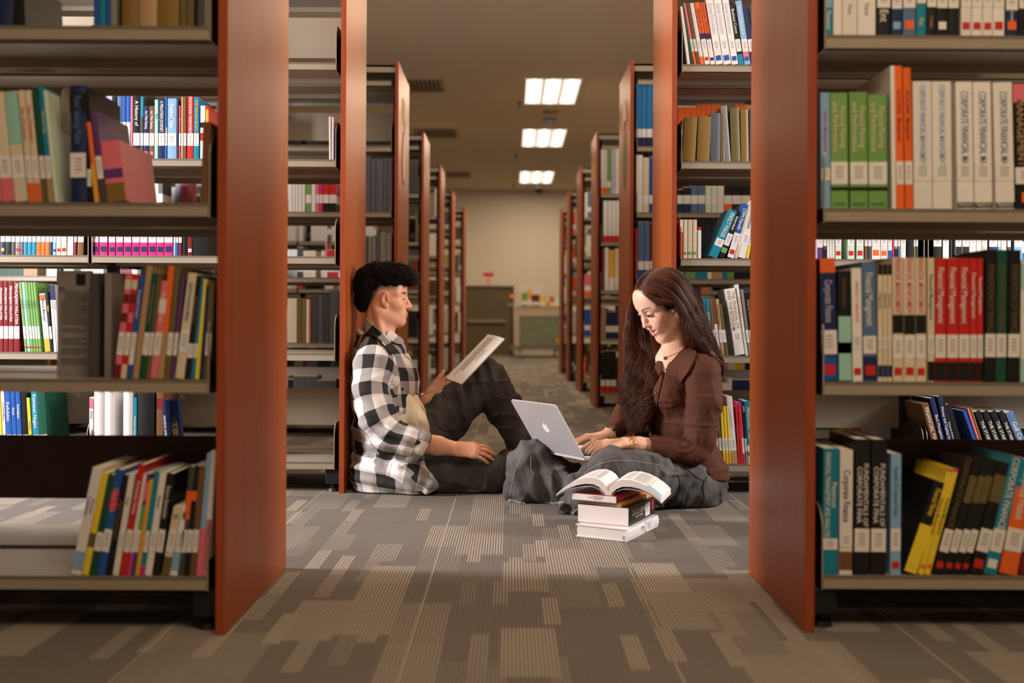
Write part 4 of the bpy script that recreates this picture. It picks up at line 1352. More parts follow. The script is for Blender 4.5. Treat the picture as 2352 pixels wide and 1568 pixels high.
def head_sdf(g, fr, man=True):
    s = fr.s
    P = fr.pt
    def E(c, r, k=0.02, op='u', R=None): g.ell(P(*c), [q * s for q in r], fr.R if R is None else R, k * s, op)
    def Cn(a, b, ra, rb, k=0.015, op='u', flat=None): g.cone(P(*a), P(*b), ra * s, rb * s, k * s, op, flat)
    E((-.012, 0, .036), (.096, .073, .084))
    E((.026, 0, -.035), (.064, .058 if man else .056, .076), 0.03)
    for y in (-1, 1):
        Cn((-.006, .050 * y, -.060), (.066, .014 * y, -.100 if man else -.106), .020, .014, 0.03)        # jaw
        E((.056, .043 * y, -.026), (.026, .021, .021), 0.025)                         # cheekbone
        if not man: E((.066, .036 * y, -.044), (.022, .020, .022), 0.02)              # smiling cheek
        Cn((.078, .014 * y, .021), (.058, .052 * y, .019), .009, .008, 0.02)            # brow ridge
    E((.074 if man else .071, 0, -.101 if man else -.109), (.017, .020, .015), 0.02)                      # chin
    E((.045, 0, .045), (.045, .060, .05), 0.03)                                          # forehead
    E((.07, 0, -.066), (.024, .030, .026), 0.02)                                         # muzzle
    # nose
    Cn((.084, 0, .012), (.108 if man else .105, 0, -.031), .0085, .0095, 0.012)
    E((.106 if man else .1035, 0, -.034), (.0115, .0115, .0095) if man else (.0105, .0098, .0088), 0.008)
    for y in (-1, 1):
        E((.094, (.0125 if man else .0108) * y, -.037), (.011, .0075, .008) if man else (.010, .0064, .0068), 0.006)
        E((.1035, .0065 * y, -.0455), (.005, .0036, .0042), 0.002, 's')                   # nostril
        E((.095, .032 * y, .0035), (.014, .019, .012), 0.012, 's')                        # eye socket
        E((.0775, .0315 * y, .002), (.0128, .0150, .0128), 0.004)                         # lids
    # lips
    if man:
        up = [(.0845, -.023, -.066), (.0945, -.009, -.0630), (.0962, 0, -.0638), (.0945, .009, -.0630), (.0845, .023, -.066)]
        lo = [(.0845, -.021, -.068), (.0930, -.009, -.0730), (.0945, 0, -.0738), (.0930, .009, -.0730), (.0845, .021, -.068)]
        ru, rl = [.0022, .0044, .0044, .0044, .0022], [.0022, .0052, .0056, .0052, .0022]
    else:
        up = [(.0705, -.0325, -.0510), (.0890, -.016, -.0582), (.0950, 0, -.0605), (.0890, .016, -.0582), (.0705, .0325, -.0510)]
        lo = [(.0705, -.0315, -.0525), (.0865, -.016, -.0745), (.0918, 0, -.0805), (.0865, .016, -.0745), (.0705, .0315, -.0525)]
        ru, rl = [.0020, .0036, .0042, .0036, .0020], [.0020, .0048, .0062, .0048, .0020]
    if not man:
        E((.092, 0, -.0680), (.016, .0150, .0070), 0.003, 's')
        for y in (-1, 1): E((.0855, .0165 * y, -.0635), (.014, .0095, .0055), 0.003, 's')
    for i in range(4):
        Cn(up[i], up[i + 1], ru[i], ru[i + 1], 0.004)
        Cn(lo[i], lo[i + 1], rl[i], rl[i + 1], 0.004)
    if man: Cn((.1010, -.016, -.0686), (.1010, .016, -.0686), .0016, .0016, 0.002, 's')
    # ears
    for y in (-1, 1):
        a = 0.22
        Re = fr.R @ np.array([[math.cos(a), 0, math.sin(a)], [0, 1, 0], [-math.sin(a), 0, math.cos(a)]])
        ox, oz = (0, 0) if man else (-.008, -.018)
        g.ell(P(.006 + ox, .0745 * y, -.006 + oz), [.0160 * s, .0085 * s, .032 * s], Re, 0.004 * s)
        g.ell(P(.012 + ox, .0705 * y, -.034 + oz), [.010 * s, .007 * s, .011 * s], Re, 0.006 * s)
        g.ell(P(.0095 + ox, .0835 * y, -.002 + oz), [.0098 * s, .0075 * s, .0215 * s], Re, 0.003 * s, 's')
        g.ell(P(.0150 + ox, .0775 * y, -.010 + oz), [.0055 * s, .0075 * s, .0085 * s], Re, 0.003 * s, 's')
        g.ell(P(.0205 + ox, .0735 * y, -.012 + oz), [.004 * s, .006 * s, .007 * s], Re, 0.004 * s)
    return up, lo, ru, rl


def hand_sdf(g, wrist, f, n, side, size=1.0, curls=None, spread=0.16, thumb=(0.55, 0.35, 0.25), kj=0.012, flex=None):
    """f: wrist to fingers, n: out of the back of the hand, side 'L'/'R'"""
    f = unit(f)
    n = np.asarray(n, float)
    n = unit(n - f * (n @ f))
    l = np.cross(f, n) if side == 'L' else np.cross(n, f)          # towards the thumb
    w = V3(wrist)
    S = size
    def at(a, b, c): return w + (f * a + l * b + n * c) * S
    lo = w - 0.22 * S
    hi = w + 0.22 * S
    sl, X, Y, Z = g.reg(lo, hi, 0.0)
    flat = (n, 0.52)
    D = d_cone(X, Y, Z, at(-.012, 0, 0), at(.020, 0.002, 0), .026 * S, .030 * S, (n, 0.66))
    for (a, b, ra, rb) in [((.012, .016, 0), (.082, .028, .001), .019, .0155), ((.012, .004, 0), (.086, .009, .003), .019, .016), ((.012, -.008, 0), (.082, -.010, .002), .019, .0155), ((.012, -.018, 0), (.074, -.027, -.001), .018, .014)]:
        D = smin(D, d_cone(X, Y, Z, at(*a), at(*b), ra * S, rb * S, (n, 0.68)), 0.012 * S)
    D = smin(D, d_ell(X, Y, Z, at(.034, .026, -.008), [.024 * S, .015 * S, .015 * S], np.stack([f, l, n], 1)), 0.012 * S)
    base = [(.082, .0285, .002), (.088, .0095, .004), (.083, -.0105, .003), (.074, -.0285, .0)]
    L = [(.041, .025, .020), (.045, .029, .021), (.041, .027, .021), (.033, .021, .019)]
    rad = [(.0092, .0083, .0075, .0062), (.0094, .0085, .0077, .0064), (.0090, .0081, .0073, .0060), (.0082, .0073, .0066, .0055)]
    curls = curls or [(0.3, 0.35, 0.2)] * 4
    tips = []
    out = D
    for i in range(4):
        ang = spread * (1.5 - i) / 1.5 * 0.5
        d0 = unit(f * math.cos(ang) + l * math.sin(ang))
        p = at(*base[i])
        th = 0.0
        Df = None
        for q in range(3):
            th += curls[i][q]
            dd = d0 * math.cos(th) - n * math.sin(th)
            p2 = p + dd * L[i][q] * S
            c = d_cone(X, Y, Z, p, p2, rad[i][q] * S, rad[i][q + 1] * S)
            Df = c if Df is None else smin(Df, c, 0.003 * S)
            p = p2
        tips.append((p, dd, n * math.cos(th) + d0 * math.sin(th)))
        out = np.minimum(out, smin(D, Df, 0.009 * S))
    # thumb: leaves the side of the palm near its base
    p = at(.026, .026, -.006)
    a0, c1, c2 = thumb
    dd = unit(f * math.cos(a0) + l * math.sin(a0) - n * 0.25)
    ax = unit(f * 0.6 - n * 0.55 - l * 0.35)
    Df = None
    for (ln, r0, r1, cc) in ((.044, .0125, .0105, 0.0), (.032, .0105, .0092, c1), (.026, .0094, .0068, c2)):
        dd = unit(dd * math.cos(cc) + ax * math.sin(cc))
        p2 = p + dd * ln * S
        c = d_cone(X, Y, Z, p, p2, r0 * S, r1 * S)
        Df = c if Df is None else smin(Df, c, 0.004 * S)
        p = p2
    tips.append((p, dd, unit(l * 0.7 + n * 0.6)))
    out = np.minimum(out, smin(D, Df, 0.012 * S))
    g.put(sl, out, kj)
    return tips


def nails(tips, size, parent, m, name='fingernail'):
    for (p, dd, up) in tips:
        up = unit(up - dd * (up @ dd))
        s_ = np.cross(dd, up)
        c = p - dd * 0.002 * size + up * 0.0050 * size
        vs, fs = [], []
        for i in range(5):
            for j in range(5):
                u, v = (i - 2) / 2, (j - 2) / 2
                rr = math.sqrt(max(0, 1 - 0.25 * v * v * u * u))
                q = c + s_ * u * 0.0042 * size * rr + dd * (v * 0.0052 * size) + up * (0.0012 - 0.0022 * u * u - 0.0008 * max(0, v)) * size
                vs.append(q)
        for i in range(4):
            for j in range(4):
                fs.append((i * 5 + j, (i + 1) * 5 + j, (i + 1) * 5 + j + 1, i * 5 + j + 1))
        mesh_obj(name, vs, fs, m, parent, True)


# ------------------------------------------------------------------ materials for people
def skin_mat(name):
    m = attr_mat(name, rough=0.46, spec=0.35, var=0.03, bump=0.12, bscale=900)
    b = m.node_tree.nodes['Principled BSDF']
    b.inputs['Subsurface Weight'].default_value = 0.12
    b.inputs['Subsurface Radius'].default_value = (0.012, 0.005, 0.003)
    b.inputs['Subsurface Scale'].default_value = 0.6
    return m


SKIN_M = skin_mat('skin_tan')
SKIN_W = skin_mat('skin_light')
NAIL = mat('fingernail', srgb(222, 168, 148), rough=0.3, spec=0.5, var=0.03)


def hair_mat(name, c1, c2, rough=0.38):
    m = bpy.data.materials.new(name)
    nt, N, L, b = nodes(m)
    b.inputs['Roughness'].default_value = rough
    b.inputs['Specular IOR Level'].default_value = 0.32
    hi = N.new('ShaderNodeHairInfo')
    mx = N.new('ShaderNodeMix'); mx.data_type = 'RGBA'
    mx.inputs['A'].default_value = c1
    mx.inputs['B'].default_value = c2
    L.new(hi.outputs['Random'], mx.inputs['Factor'])
    L.new(mx.outputs['Result'], b.inputs['Base Color'])
    return m


HAIR_BLACK = hair_mat('black_hair', srgb(14, 11, 9), srgb(30, 22, 17), 0.5)
HAIR_BROWN = hair_mat('brown_hair', srgb(34, 18, 11), srgb(104, 55, 32), 0.42)
CAP_BLACK = mat('black_hair_mass', srgb(12, 9, 8), rough=0.85, spec=0.1, var=0.2, vscale=120, bump=0.6, bscale=300)
CAP_BROWN = mat('brown_hair_mass', srgb(42, 24, 17), rough=0.55, var=0.3, vscale=60, bump=0.6, bscale=220)


def denim(name, c1, c2):
    m = bpy.data.materials.new(name)
    nt, N, L, b = nodes(m)
    b.inputs['Roughness'].default_value = 0.9
    b.inputs['Specular IOR Level'].default_value = 0.15
    tc = N.new('ShaderNodeTexCoord')
    n1 = N.new('ShaderNodeTexNoise'); n1.inputs['Scale'].default_value = 9; n1.inputs['Detail'].default_value = 4
    n2 = N.new('ShaderNodeTexNoise'); n2.inputs['Scale'].default_value = 700
    L.new(tc.outputs['Object'], n1.inputs['Vector']); L.new(tc.outputs['Object'], n2.inputs['Vector'])
    ad = N.new('ShaderNodeMath'); ad.operation = 'MULTIPLY_ADD'; ad.inputs[1].default_value = 0.5
    L.new(n2.outputs['Fac'], ad.inputs[0]); L.new(n1.outputs['Fac'], ad.inputs[2])
    mr = N.new('ShaderNodeMapRange'); mr.inputs['From Min'].default_value = 0.5; mr.inputs['From Max'].default_value = 1.0
    L.new(ad.outputs[0], mr.inputs['Value'])
    mx = N.new('ShaderNodeMix'); mx.data_type = 'RGBA'
    mx.inputs['A'].default_value = c1; mx.inputs['B'].default_value = c2
    L.new(mr.outputs['Result'], mx.inputs['Factor']); L.new(mx.outputs['Result'], b.inputs['Base Color'])
    bp = N.new('ShaderNodeBump'); bp.inputs['Strength'].default_value = 0.35; bp.inputs['Distance'].default_value = 0.0015
    L.new(n2.outputs['Fac'], bp.inputs['Height']); L.new(bp.outputs['Normal'], b.inputs['Normal'])
    return m


DENIM_M = denim('charcoal_denim', srgb(56, 55, 57), srgb(92, 90, 90))
DENIM_W = denim('washed_grey_denim', srgb(54, 53, 54), srgb(104, 101, 99))
TEE = mat('cream_cotton', srgb(236, 222, 196), rough=0.9, spec=0.1, var=0.05, bump=0.2, bscale=500)
TOP = mat('brown_knit', srgb(82, 47, 33), rough=0.8, spec=0.2, var=0.08, vscale=20, bump=0.25, bscale=900)
GOLD = mat('gold_metal', srgb(222, 176, 96), rough=0.25, metal=1.0, var=0.05)
SILVER = mat('silver_metal', srgb(196, 192, 186), rough=0.28, metal=1.0, var=0.05)


def plaid_mat():
    m = bpy.data.materials.new('black_white_plaid_flannel')
    nt, N, L, b = nodes(m)
    b.inputs['Roughness'].default_value = 0.92
    b.inputs['Specular IOR Level'].default_value = 0.1
    uv = N.new('ShaderNodeUVMap'); uv.uv_map = 'UVMap'
    sp = N.new('ShaderNodeSeparateXYZ')
    L.new(uv.outputs['UV'], sp.inputs[0])

    def M(op, a, c=None, e=None):
        n = N.new('ShaderNodeMath'); n.operation = op
        for i, v in enumerate((a, c, e)):
            if v is None: continue
            if isinstance(v, (int, float)): n.inputs[i].default_value = v
            else: L.new(v, n.inputs[i])
        return n.outputs[0]
    P = 0.102
    def band(x):
        f = M('FRACT', M('DIVIDE', x, P))
        dark = M('LESS_THAN', f, 0.5)
        line = M('LESS_THAN', M('ABSOLUTE', M('SUBTRACT', f, 0.56)), 0.012)
        return dark, line
    du, lu = band(sp.outputs[0])
    dv, lv = band(sp.outputs[1])
    nz = N.new('ShaderNodeTexNoise'); nz.inputs['Scale'].default_value = 900; nz.inputs['Detail'].default_value = 1
    tc = N.new('ShaderNodeTexCoord')
    L.new(tc.outputs['Object'], nz.inputs['Vector'])
    # woven: where a dark and a light thread cross the cloth reads as a grey twill
    s = M('ADD', du, dv)
    tw = M('GREATER_THAN', nz.outputs['Fac'], 0.5)
    grey = M('MULTIPLY', M('COMPARE', s, 1.0, 0.1), M('MULTIPLY_ADD', tw, 0.16, 0.50))
    dark = M('MULTIPLY', M('GREATER_THAN', s, 1.5), 0.965)
    f = M('ADD', grey, dark)
    f = M('MAXIMUM', f, M('MULTIPLY', M('MAXIMUM', lu, lv), 0.35))
    mx = N.new('ShaderNodeMix'); mx.data_type = 'RGBA'
    mx.inputs['A'].default_value = srgb(222, 214, 210); mx.inputs['B'].default_value = srgb(18, 17, 18)
    L.new(f, mx.inputs['Factor'])
    L.new(mx.outputs['Result'], b.inputs['Base Color'])
    bp = N.new('ShaderNodeBump'); bp.inputs['Strength'].default_value = 0.3; bp.inputs['Distance'].default_value = 0.0015
    L.new(nz.outputs['Fac'], bp.inputs['Height']); L.new(bp.outputs['Normal'], b.inputs['Normal'])
    return m


PLAID = plaid_mat()


def corner_uv(me, verts, Q, parts):
    """parts: list of (points chain, twist reference, u offset); each face takes the nearest chain: u around it, v along it"""
    C = verts[Q].mean(1)
    best = np.full(len(C), 1e9)
    lab = np.zeros(len(C), int)
    for i, (pts, rs, ref, uo, vo) in enumerate(parts):
        for a, b_, ra, rb in zip(pts[:-1], pts[1:], rs[:-1], rs[1:]):
            d = d_cone(C[:, 0], C[:, 1], C[:, 2], a, b_, ra, rb)
            m = d < best
            best[m] = d[m]; lab[m] = i
    UV = np.zeros((len(Q), 4, 2))
    for i, (pts, rs, ref, uo, vo) in enumerate(parts):
        m = lab == i
        if not m.any(): continue
        P = verts[Q[m]].reshape(-1, 3)
        pts = [V3(p) for p in pts]
        seglen = [np.linalg.norm(b_ - a) for a, b_ in zip(pts[:-1], pts[1:])]
        if ref is None:                                             # trunk: round an upright axis, height upwards
            order = np.argsort([p[2] for p in pts])
            zs = np.array([pts[o_][2] for o_ in order])
            cx, cy = np.interp(P[:, 2], zs, [pts[o_][0] for o_ in order]), np.interp(P[:, 2], zs, [pts[o_][1] for o_ in order])
            u = np.arctan2(P[:, 0] - cx, -(P[:, 1] - cy)) * float(np.mean(rs)) + uo
            UV[m] = np.stack([u, P[:, 2] + .12 * P[:, 0] + vo], 1).reshape(-1, 4, 2)
            continue
        wsum = np.zeros(len(P)); v = np.zeros(len(P))
        cs = np.zeros(len(P)); sn = np.zeros(len(P))
        acc = 0
        for k, (a, b_) in enumerate(zip(pts[:-1], pts[1:])):
            ax = (b_ - a) / seglen[k]
            q = P - a
            t = q @ ax
            tc = np.clip(t, -1e3 if k == 0 else 0, 1e3 if k == len(pts) - 2 else seglen[k])
            r = q - np.outer(tc, ax)
            d = np.linalg.norm(r, axis=1)
            e1 = unit(np.asarray(ref) - ax * (np.asarray(ref) @ ax))
            e2 = np.cross(ax, e1)
            w_ = (d + 1e-4) ** -5
            wsum += w_
            cs += w_ * (r @ e1) / (d + 1e-6); sn += w_ * (r @ e2) / (d + 1e-6)
            v += w_ * (acc + np.clip(t, -.08, seglen[k] + .08))
            acc += seglen[k]
        u = np.arctan2(sn, cs) * float(np.mean(rs)) + uo
        v = v / wsum + vo
        UV[m] = np.stack([u, v], 1).reshape(-1, 4, 2)
        # seam at the back of the chain: keep one side
        uu = UV[m][:, :, 0]
    ul = me.uv_layers.new(name='UVMap')
    ul.data.foreach_set('uv', UV.reshape(-1).astype(np.float32))


def strands(name, curves, radii, m, parent):
    """curves: list of (n,3) arrays of equal length"""
    A = np.asarray(curves, dtype=np.float32)
    k, n, _ = A.shape
    hc = bpy.data.hair_curves.new(name)
    hc.add_curves([n] * k)
    hc.position_data.foreach_set('vector', A.reshape(-1))
    at = hc.attributes.get('radius') or hc.attributes.new('radius', 'FLOAT', 'POINT')
    at.data.foreach_set('value', np.tile(np.asarray(radii, dtype=np.float32), k))
    hc.materials.append(m)
    return link(bpy.data.objects.new(name, hc), parent)


def catmull(P, n):
    P = np.asarray(P, float)
    Q = np.vstack([2 * P[0] - P[1], P, 2 * P[-1] - P[-2]])
    out = []
    for t in np.linspace(0, len(P) - 1 - 1e-6, n):
        i = int(t); u = t - i
        a, b, c, d = Q[i], Q[i + 1], Q[i + 2], Q[i + 3]
        out.append(0.5 * ((2 * b) + (-a + c) * u + (2 * a - 5 * b + 4 * c - d) * u * u + (-a + 3 * b - 3 * c + d) * u ** 3))
    return np.array(out)


def torus(center, axis, R, r, n=28, k=8, squash=None):
    ax = unit(axis)
    e1 = unit(np.cross(ax, [0.3, 0.2, 0.93]))
    e2 = np.cross(ax, e1)
    if squash is not None: (d, f) = squash
    vs, fs = [], []
    for i in range(n):
        a = 2 * math.pi * i / n
        rd = e1 * math.cos(a) + e2 * math.sin(a)
        for j in range(k):
            b_ = 2 * math.pi * j / k
            q = rd * (R + r * math.cos(b_)) + ax * r * math.sin(b_)
            if squash is not None:
                q = q + unit(d) * (q @ unit(d)) * (f - 1)
            vs.append(V3(center) + q)
    for i in range(n):
        for j in range(k):
            fs.append((i * k + j, ((i + 1) % n) * k + j, ((i + 1) % n) * k + (j + 1) % k, i * k + (j + 1) % k))
    return vs, fs


def tube_obj(name, pts, r, m, parent, n=8):
    return MB().tube([Vector(p) for p in pts], r, n).build(name, m, parent, smooth=True)


from mathutils.bvhtree import BVHTree


def patch(name, outline, bvh_obj, m, parent, off=0.004, thick=0.002, res=16, flare=0.0):
    """a piece of cloth lying on the surface of bvh_obj: outline is a list of pixel rows (y, xl, xr)"""
    allv, allf = [], []
    for ob in (bvh_obj if isinstance(bvh_obj, (list, tuple)) else [bvh_obj]):
        n0 = len(allv)
        allv += [v.co.copy() for v in ob.data.vertices]
        allf += [[n0 + i for i in p.vertices] for p in ob.data.polygons]
    bv = BVHTree.FromPolygons(allv, allf)
    eye = Vector((0, 0, CH))
    vs, fs = [], []
    rows = []
    ys = np.linspace(outline[0][0], outline[-1][0], res)
    oy = [q[0] for q in outline]
    for iy_, y in enumerate(ys):
        xl, xr = np.interp(y, oy, [q[1] for q in outline]), np.interp(y, oy, [q[2] for q in outline])
        row = []
        for t in np.linspace(0, 1, res):
            d = (W(xl + (xr - xl) * t, y, 4.0) - eye).normalized()
            h = bv.ray_cast(eye, d)
            if h[0] is None: row.append(None); continue
            row.append((h[0] + h[1] * (off + flare * iy_ / (res - 1)), h[1]))
        rows.append(row)
    # fill misses from the nearest hit in the row
    for row in rows:
        good = [i for i, q in enumerate(row) if q is not None]
        if not good: return None
        for i in range(len(row)):
            if row[i] is None: row[i] = row[min(good, key=lambda g_: abs(g_ - i))]
    n = res
    P = [[q[0] for q in row] for row in rows]
    for _ in range(3):
        P = [[(P[i][j] * 2 + P[max(i - 1, 0)][j] + P[min(i + 1, n - 1)][j] + P[i][max(j - 1, 0)] + P[i][min(j + 1, n - 1)]) / 6 if 0 < i < n - 1 and 0 < j < n - 1 else P[i][j] for j in range(n)] for i in range(n)]
    top = [p for row in P for p in row]
    bot = [P[i][j] - rows[i][j][1] * thick for i in range(n) for j in range(n)]
    vs = top + bot
    N_ = n * n
    for i in range(n - 1):
        for j in range(n - 1):
            a = i * n + j
            fs.append((a, a + 1, a + n + 1, a + n))
            fs.append((N_ + a, N_ + a + n, N_ + a + n + 1, N_ + a + 1))
    edge = [(0, j) for j in range(n)] + [(i, n - 1) for i in range(1, n)] + [(n - 1, j) for j in range(n - 2, -1, -1)] + [(i, 0) for i in range(n - 2, 0, -1)]
    ids = [i * n + j for i, j in edge]
    for a, b_ in zip(ids, ids[1:] + ids[:1]):
        fs.append((b_, a, N_ + a, N_ + b_))
    return mesh_obj(name, vs, fs, m, parent, True)
# ================================================================== the young man
def lipmask(Lc, up, lo, ru, rl, k=1.0):
    d = np.full(len(Lc), 1e9)
    for i in range(4):
        for pts, rs in ((up, ru), (lo, rl)):
            d = np.minimum(d, d_cone(Lc[:, 0], Lc[:, 1], Lc[:, 2], pts[i], pts[i + 1], rs[i] * k, rs[i + 1] * k))
    return d


def build_man():
    fr = Frame(W(882, 687, 4.2), (0.995, 0.05, -0.015), (0, 0, 1), 0.945)
    P = fr.pt
    g = Sdf((-0.70, 3.84, 0.03), (-0.06, 4.62, 0.93), 0.0027)
    # trunk, shoulders and upper arms stay inside the clothes
    g.chain([W(872, 850, 4.2), W(890, 960, 4.2), W(895, 1080, 4.2)], [.082, .085, .095], 0.02, flat=((0, 1, 0), 1.3))
    g.cone(W(866, 822, 4.16), W(864, 845, 4.05), .062, .055, 0.03)
    g.cone(W(880, 822, 4.26), W(905, 845, 4.37), .062, .055, 0.03)
    rs_, re_, rw = W(862, 848, 4.04), W(896, 1005, 3.945), W(1046, 1031, 3.965)
    ls_, le_, lw = W(908, 848, 4.38), W(938, 968, 4.46), W(986, 922, 4.37)
    g.chain([rs_, W(857, 905, 3.99), re_], [.048, .042, .038], 0.02)
    g.chain([re_, re_.lerp(rw, 0.3), re_.lerp(rw, 0.75), rw], [.038, .043, .034, .0275], 0.015)
    g.cone(ls_, le_, .050, .042, 0.02)
    g.chain([le_, le_.lerp(lw, 0.35), lw], [.043, .041, .0275], 0.015)
    # neck
    g.cone(P(-.022, 0, -.050), W(868, 800, 4.2), .050, .056, 0.02)
    g.cone(P(.008, 0, -.080), W(884, 806, 4.19), .038, .042, 0.02)
    g.cone(P(-.03, -.055, -.045), W(885, 800, 4.15), .014, .012, 0.015)
    up, lo, ru, rl = head_sdf(g, fr, True)
    # right hand resting on the thigh
    hf = unit(V3(W(1136, 1040, 4.0)) - V3(rw))
    tr = hand_sdf(g, rw, hf, (0.08, -0.62, 0.78), 'R', 0.95, [(.10, .30, .22), (.12, .30, .22), (.14, .28, .20), (.14, .28, .2)], 0.20, (0.62, 0.12, 0.12))
    # left hand closing on the lower edge of the book
    tl = hand_sdf(g, lw, (0.70, 0.02, 0.52), (0.14, 0.96, -0.16), 'L', 1.04, [(.22, .35, .25), (.26, .4, .25), (.26, .4, .25), (.3, .4, .3)], 0.08, (0.30, 0.05, 0.02))
    o, V, Q = g.mesh('person', SKIN_M)
    Lc = fr.loc(V)
    skin = np.array(srgb(224, 166, 134)[:3])
    C = np.tile(skin, (len(V), 1))
    head = (np.abs(Lc[:, 1]) < .1) & (Lc[:, 2] > -.13) & (np.abs(Lc[:, 0]) < .14)
    d = lipmask(Lc, up, lo, ru, rl)
    C = lerp(C, srgb(196, 116, 104), np.where(head, 1 - sstep(0.0002, 0.0022, d), 0))
    # warm tone at ear, nose and cheek; cropped sides of the hair
    er = np.sqrt(((Lc[:, 0] - .006) / .022) ** 2 + ((np.abs(Lc[:, 1]) - .078) / .014) ** 2 + ((Lc[:, 2] + .006) / .036) ** 2)
    C = lerp(C, srgb(214, 132, 100), (1 - sstep(.8, 1.3, er)) * 0.6)
    line = np.where(Lc[:, 0] < -.017, .043 + 1.6 * (Lc[:, 0] + .017), .043 + .10 * (Lc[:, 0] + .017))
    fade = sstep(-.030, .004, Lc[:, 2] - line) * np.where(er < 1.15, 0, 1) * (1 - sstep(.045, .075, Lc[:, 0]))
    C = lerp(C, srgb(44, 32, 27), np.where(head, fade * 0.85, 0))
    for s in (-1, 1):
        br = np.sqrt(((Lc[:, 0] - .083) / .02) ** 2 + ((Lc[:, 1] - s * .036) / .022) ** 2 + ((Lc[:, 2] - .0225 + .10 * np.abs(np.abs(Lc[:, 1]) - .036)) / .0042) ** 2)
        C = lerp(C, srgb(34, 24, 20), np.where(head, (1 - sstep(.7, 1.15, br)) * 0.9, 0))
    vcol(o.data, C)
    tag(o, 'young man in black and white plaid shirt sitting against a bookcase end, reading', 'person')
    s = fr.s
    dark = mat('lash_black', srgb(20, 15, 13), rough=0.5)
    for sd in (-1, 1):
        e = [P(.0775 + .0131 * math.cos(a * 1.0) * 0.98, sd * (.0315 + .0145 * math.sin(a)), -.0015 - .0035 * math.cos(a)) for a in np.linspace(-1.15, 1.15, 9)]
        tube_obj('upper_lashes', e, [.0005, .001, .0014, .0016, .0017, .0016, .0014, .001, .0005], dark, o, 6)
    nails(tr, 0.95, o, NAIL)
    nails(tl[:1] + tl[4:], 0.92, o, NAIL)

    # ---- hair: mass on top, strands over it
    hg = Sdf(fr.c - 0.19, fr.c + 0.21, 0.004)
    E = lambda c, r, k=0.02, op='u': hg.ell(P(*c), [q * s for q in r], fr.R, k, op)
    E((-.014, 0, .072), (.112, .086, .078))
    E((-.072, 0, .050), (.060, .078, .078), 0.03)
    E((-.084, 0, -.005), (.044, .062, .058), 0.03)
    E((.062, 0, .088), (.066, .072, .050), 0.03)
    E((.104, -.006, .068), (.034, .054, .028), 0.02)
    # lower edge: level above the ear, falling to the nape
    hg.plane(P(0, 0, .050), fr.R @ np.array([-.10, 0, -1.0]), 0.004) if False else None
    X, Y, Z = np.meshgrid(*hg.ax, indexing='ij')
    q = ((np.stack([X, Y, Z], -1) - fr.c) @ fr.R) / s
    ln = np.where(q[..., 0] < -.017, .043 + 1.6 * (q[..., 0] + .017), .043 + .10 * (q[..., 0] + .017))
    ln = np.maximum(ln, -.058)
    hg.F = smax(hg.F, (ln - q[..., 2]) * 0.72 * s, 0.008).astype(np.float32)
    hg.F = smax(hg.F, (-.132 - q[..., 0]) * s, 0.02).astype(np.float32)
    hg.rough(0.0045, 34, seed=3.3)
    hg.rough(0.003, 80, seed=1.3)
    cap, CV, CQ = hg.mesh('hair', CAP_BLACK, o)
    rg = np.random.RandomState(4)
    cv = []
    nrm = np.zeros((len(CV), 3))
    cap.data.vertices.foreach_get('normal', nrm.reshape(-1)) if False else None
    nn = np.array([v.normal[:] for v in cap.data.vertices])
    loc = fr.loc(CV)
    ok = np.nonzero(loc[:, 2] > -.06)[0]
    pick = rg.choice(ok, 9000)
    for i in pick:
        p, n = CV[i], nn[i]
        fwd = fr.R @ np.array([0.9, rg.normal() * 0.5, 0.12 * rg.normal()])
        low = loc[i, 2] < .07 or loc[i, 0] < -.07
        dirv = unit(n * (0.30 if low else 0.55) + fwd * (0.85 + 0.5 * (loc[i, 0] > 0.02)) + rg.normal(size=3) * 0.26 - np.array([0, 0, .2]) * (loc[i, 0] > .06))
        if loc[i, 0] < -.05 and loc[i, 2] < .10:                     # the back lies flat and downwards
            dirv = unit(n * .22 + fr.R @ np.array([-.1, rg.normal() * .2, -1.0]) + rg.normal(size=3) * .15)
        L_ = rg.uniform(.014, .036) if not low else rg.uniform(.008, .018)
        side = unit(np.cross(dirv, rg.normal(size=3)))
        pts = []
        w = rg.uniform(0.9, 2.2)
        for t in np.linspace(0, 1, 7):
            pts.append(p - n * 0.004 + dirv * L_ * t + n * (-0.012 * t * t) * 0.7 + side * (1 - math.cos(t * w)) * 0.0055)
        cv.append(pts)
    strands('hair_strands', cv, [.0006, .0006, .0006, .00055, .0005, .0004, .0002], HAIR_BLACK, cap)
    # short stubble hairs of the fade at the nape
    return o, fr, dict(rs=rs_, re=re_, rw=rw, ls=ls_, le=le_, lw=lw)


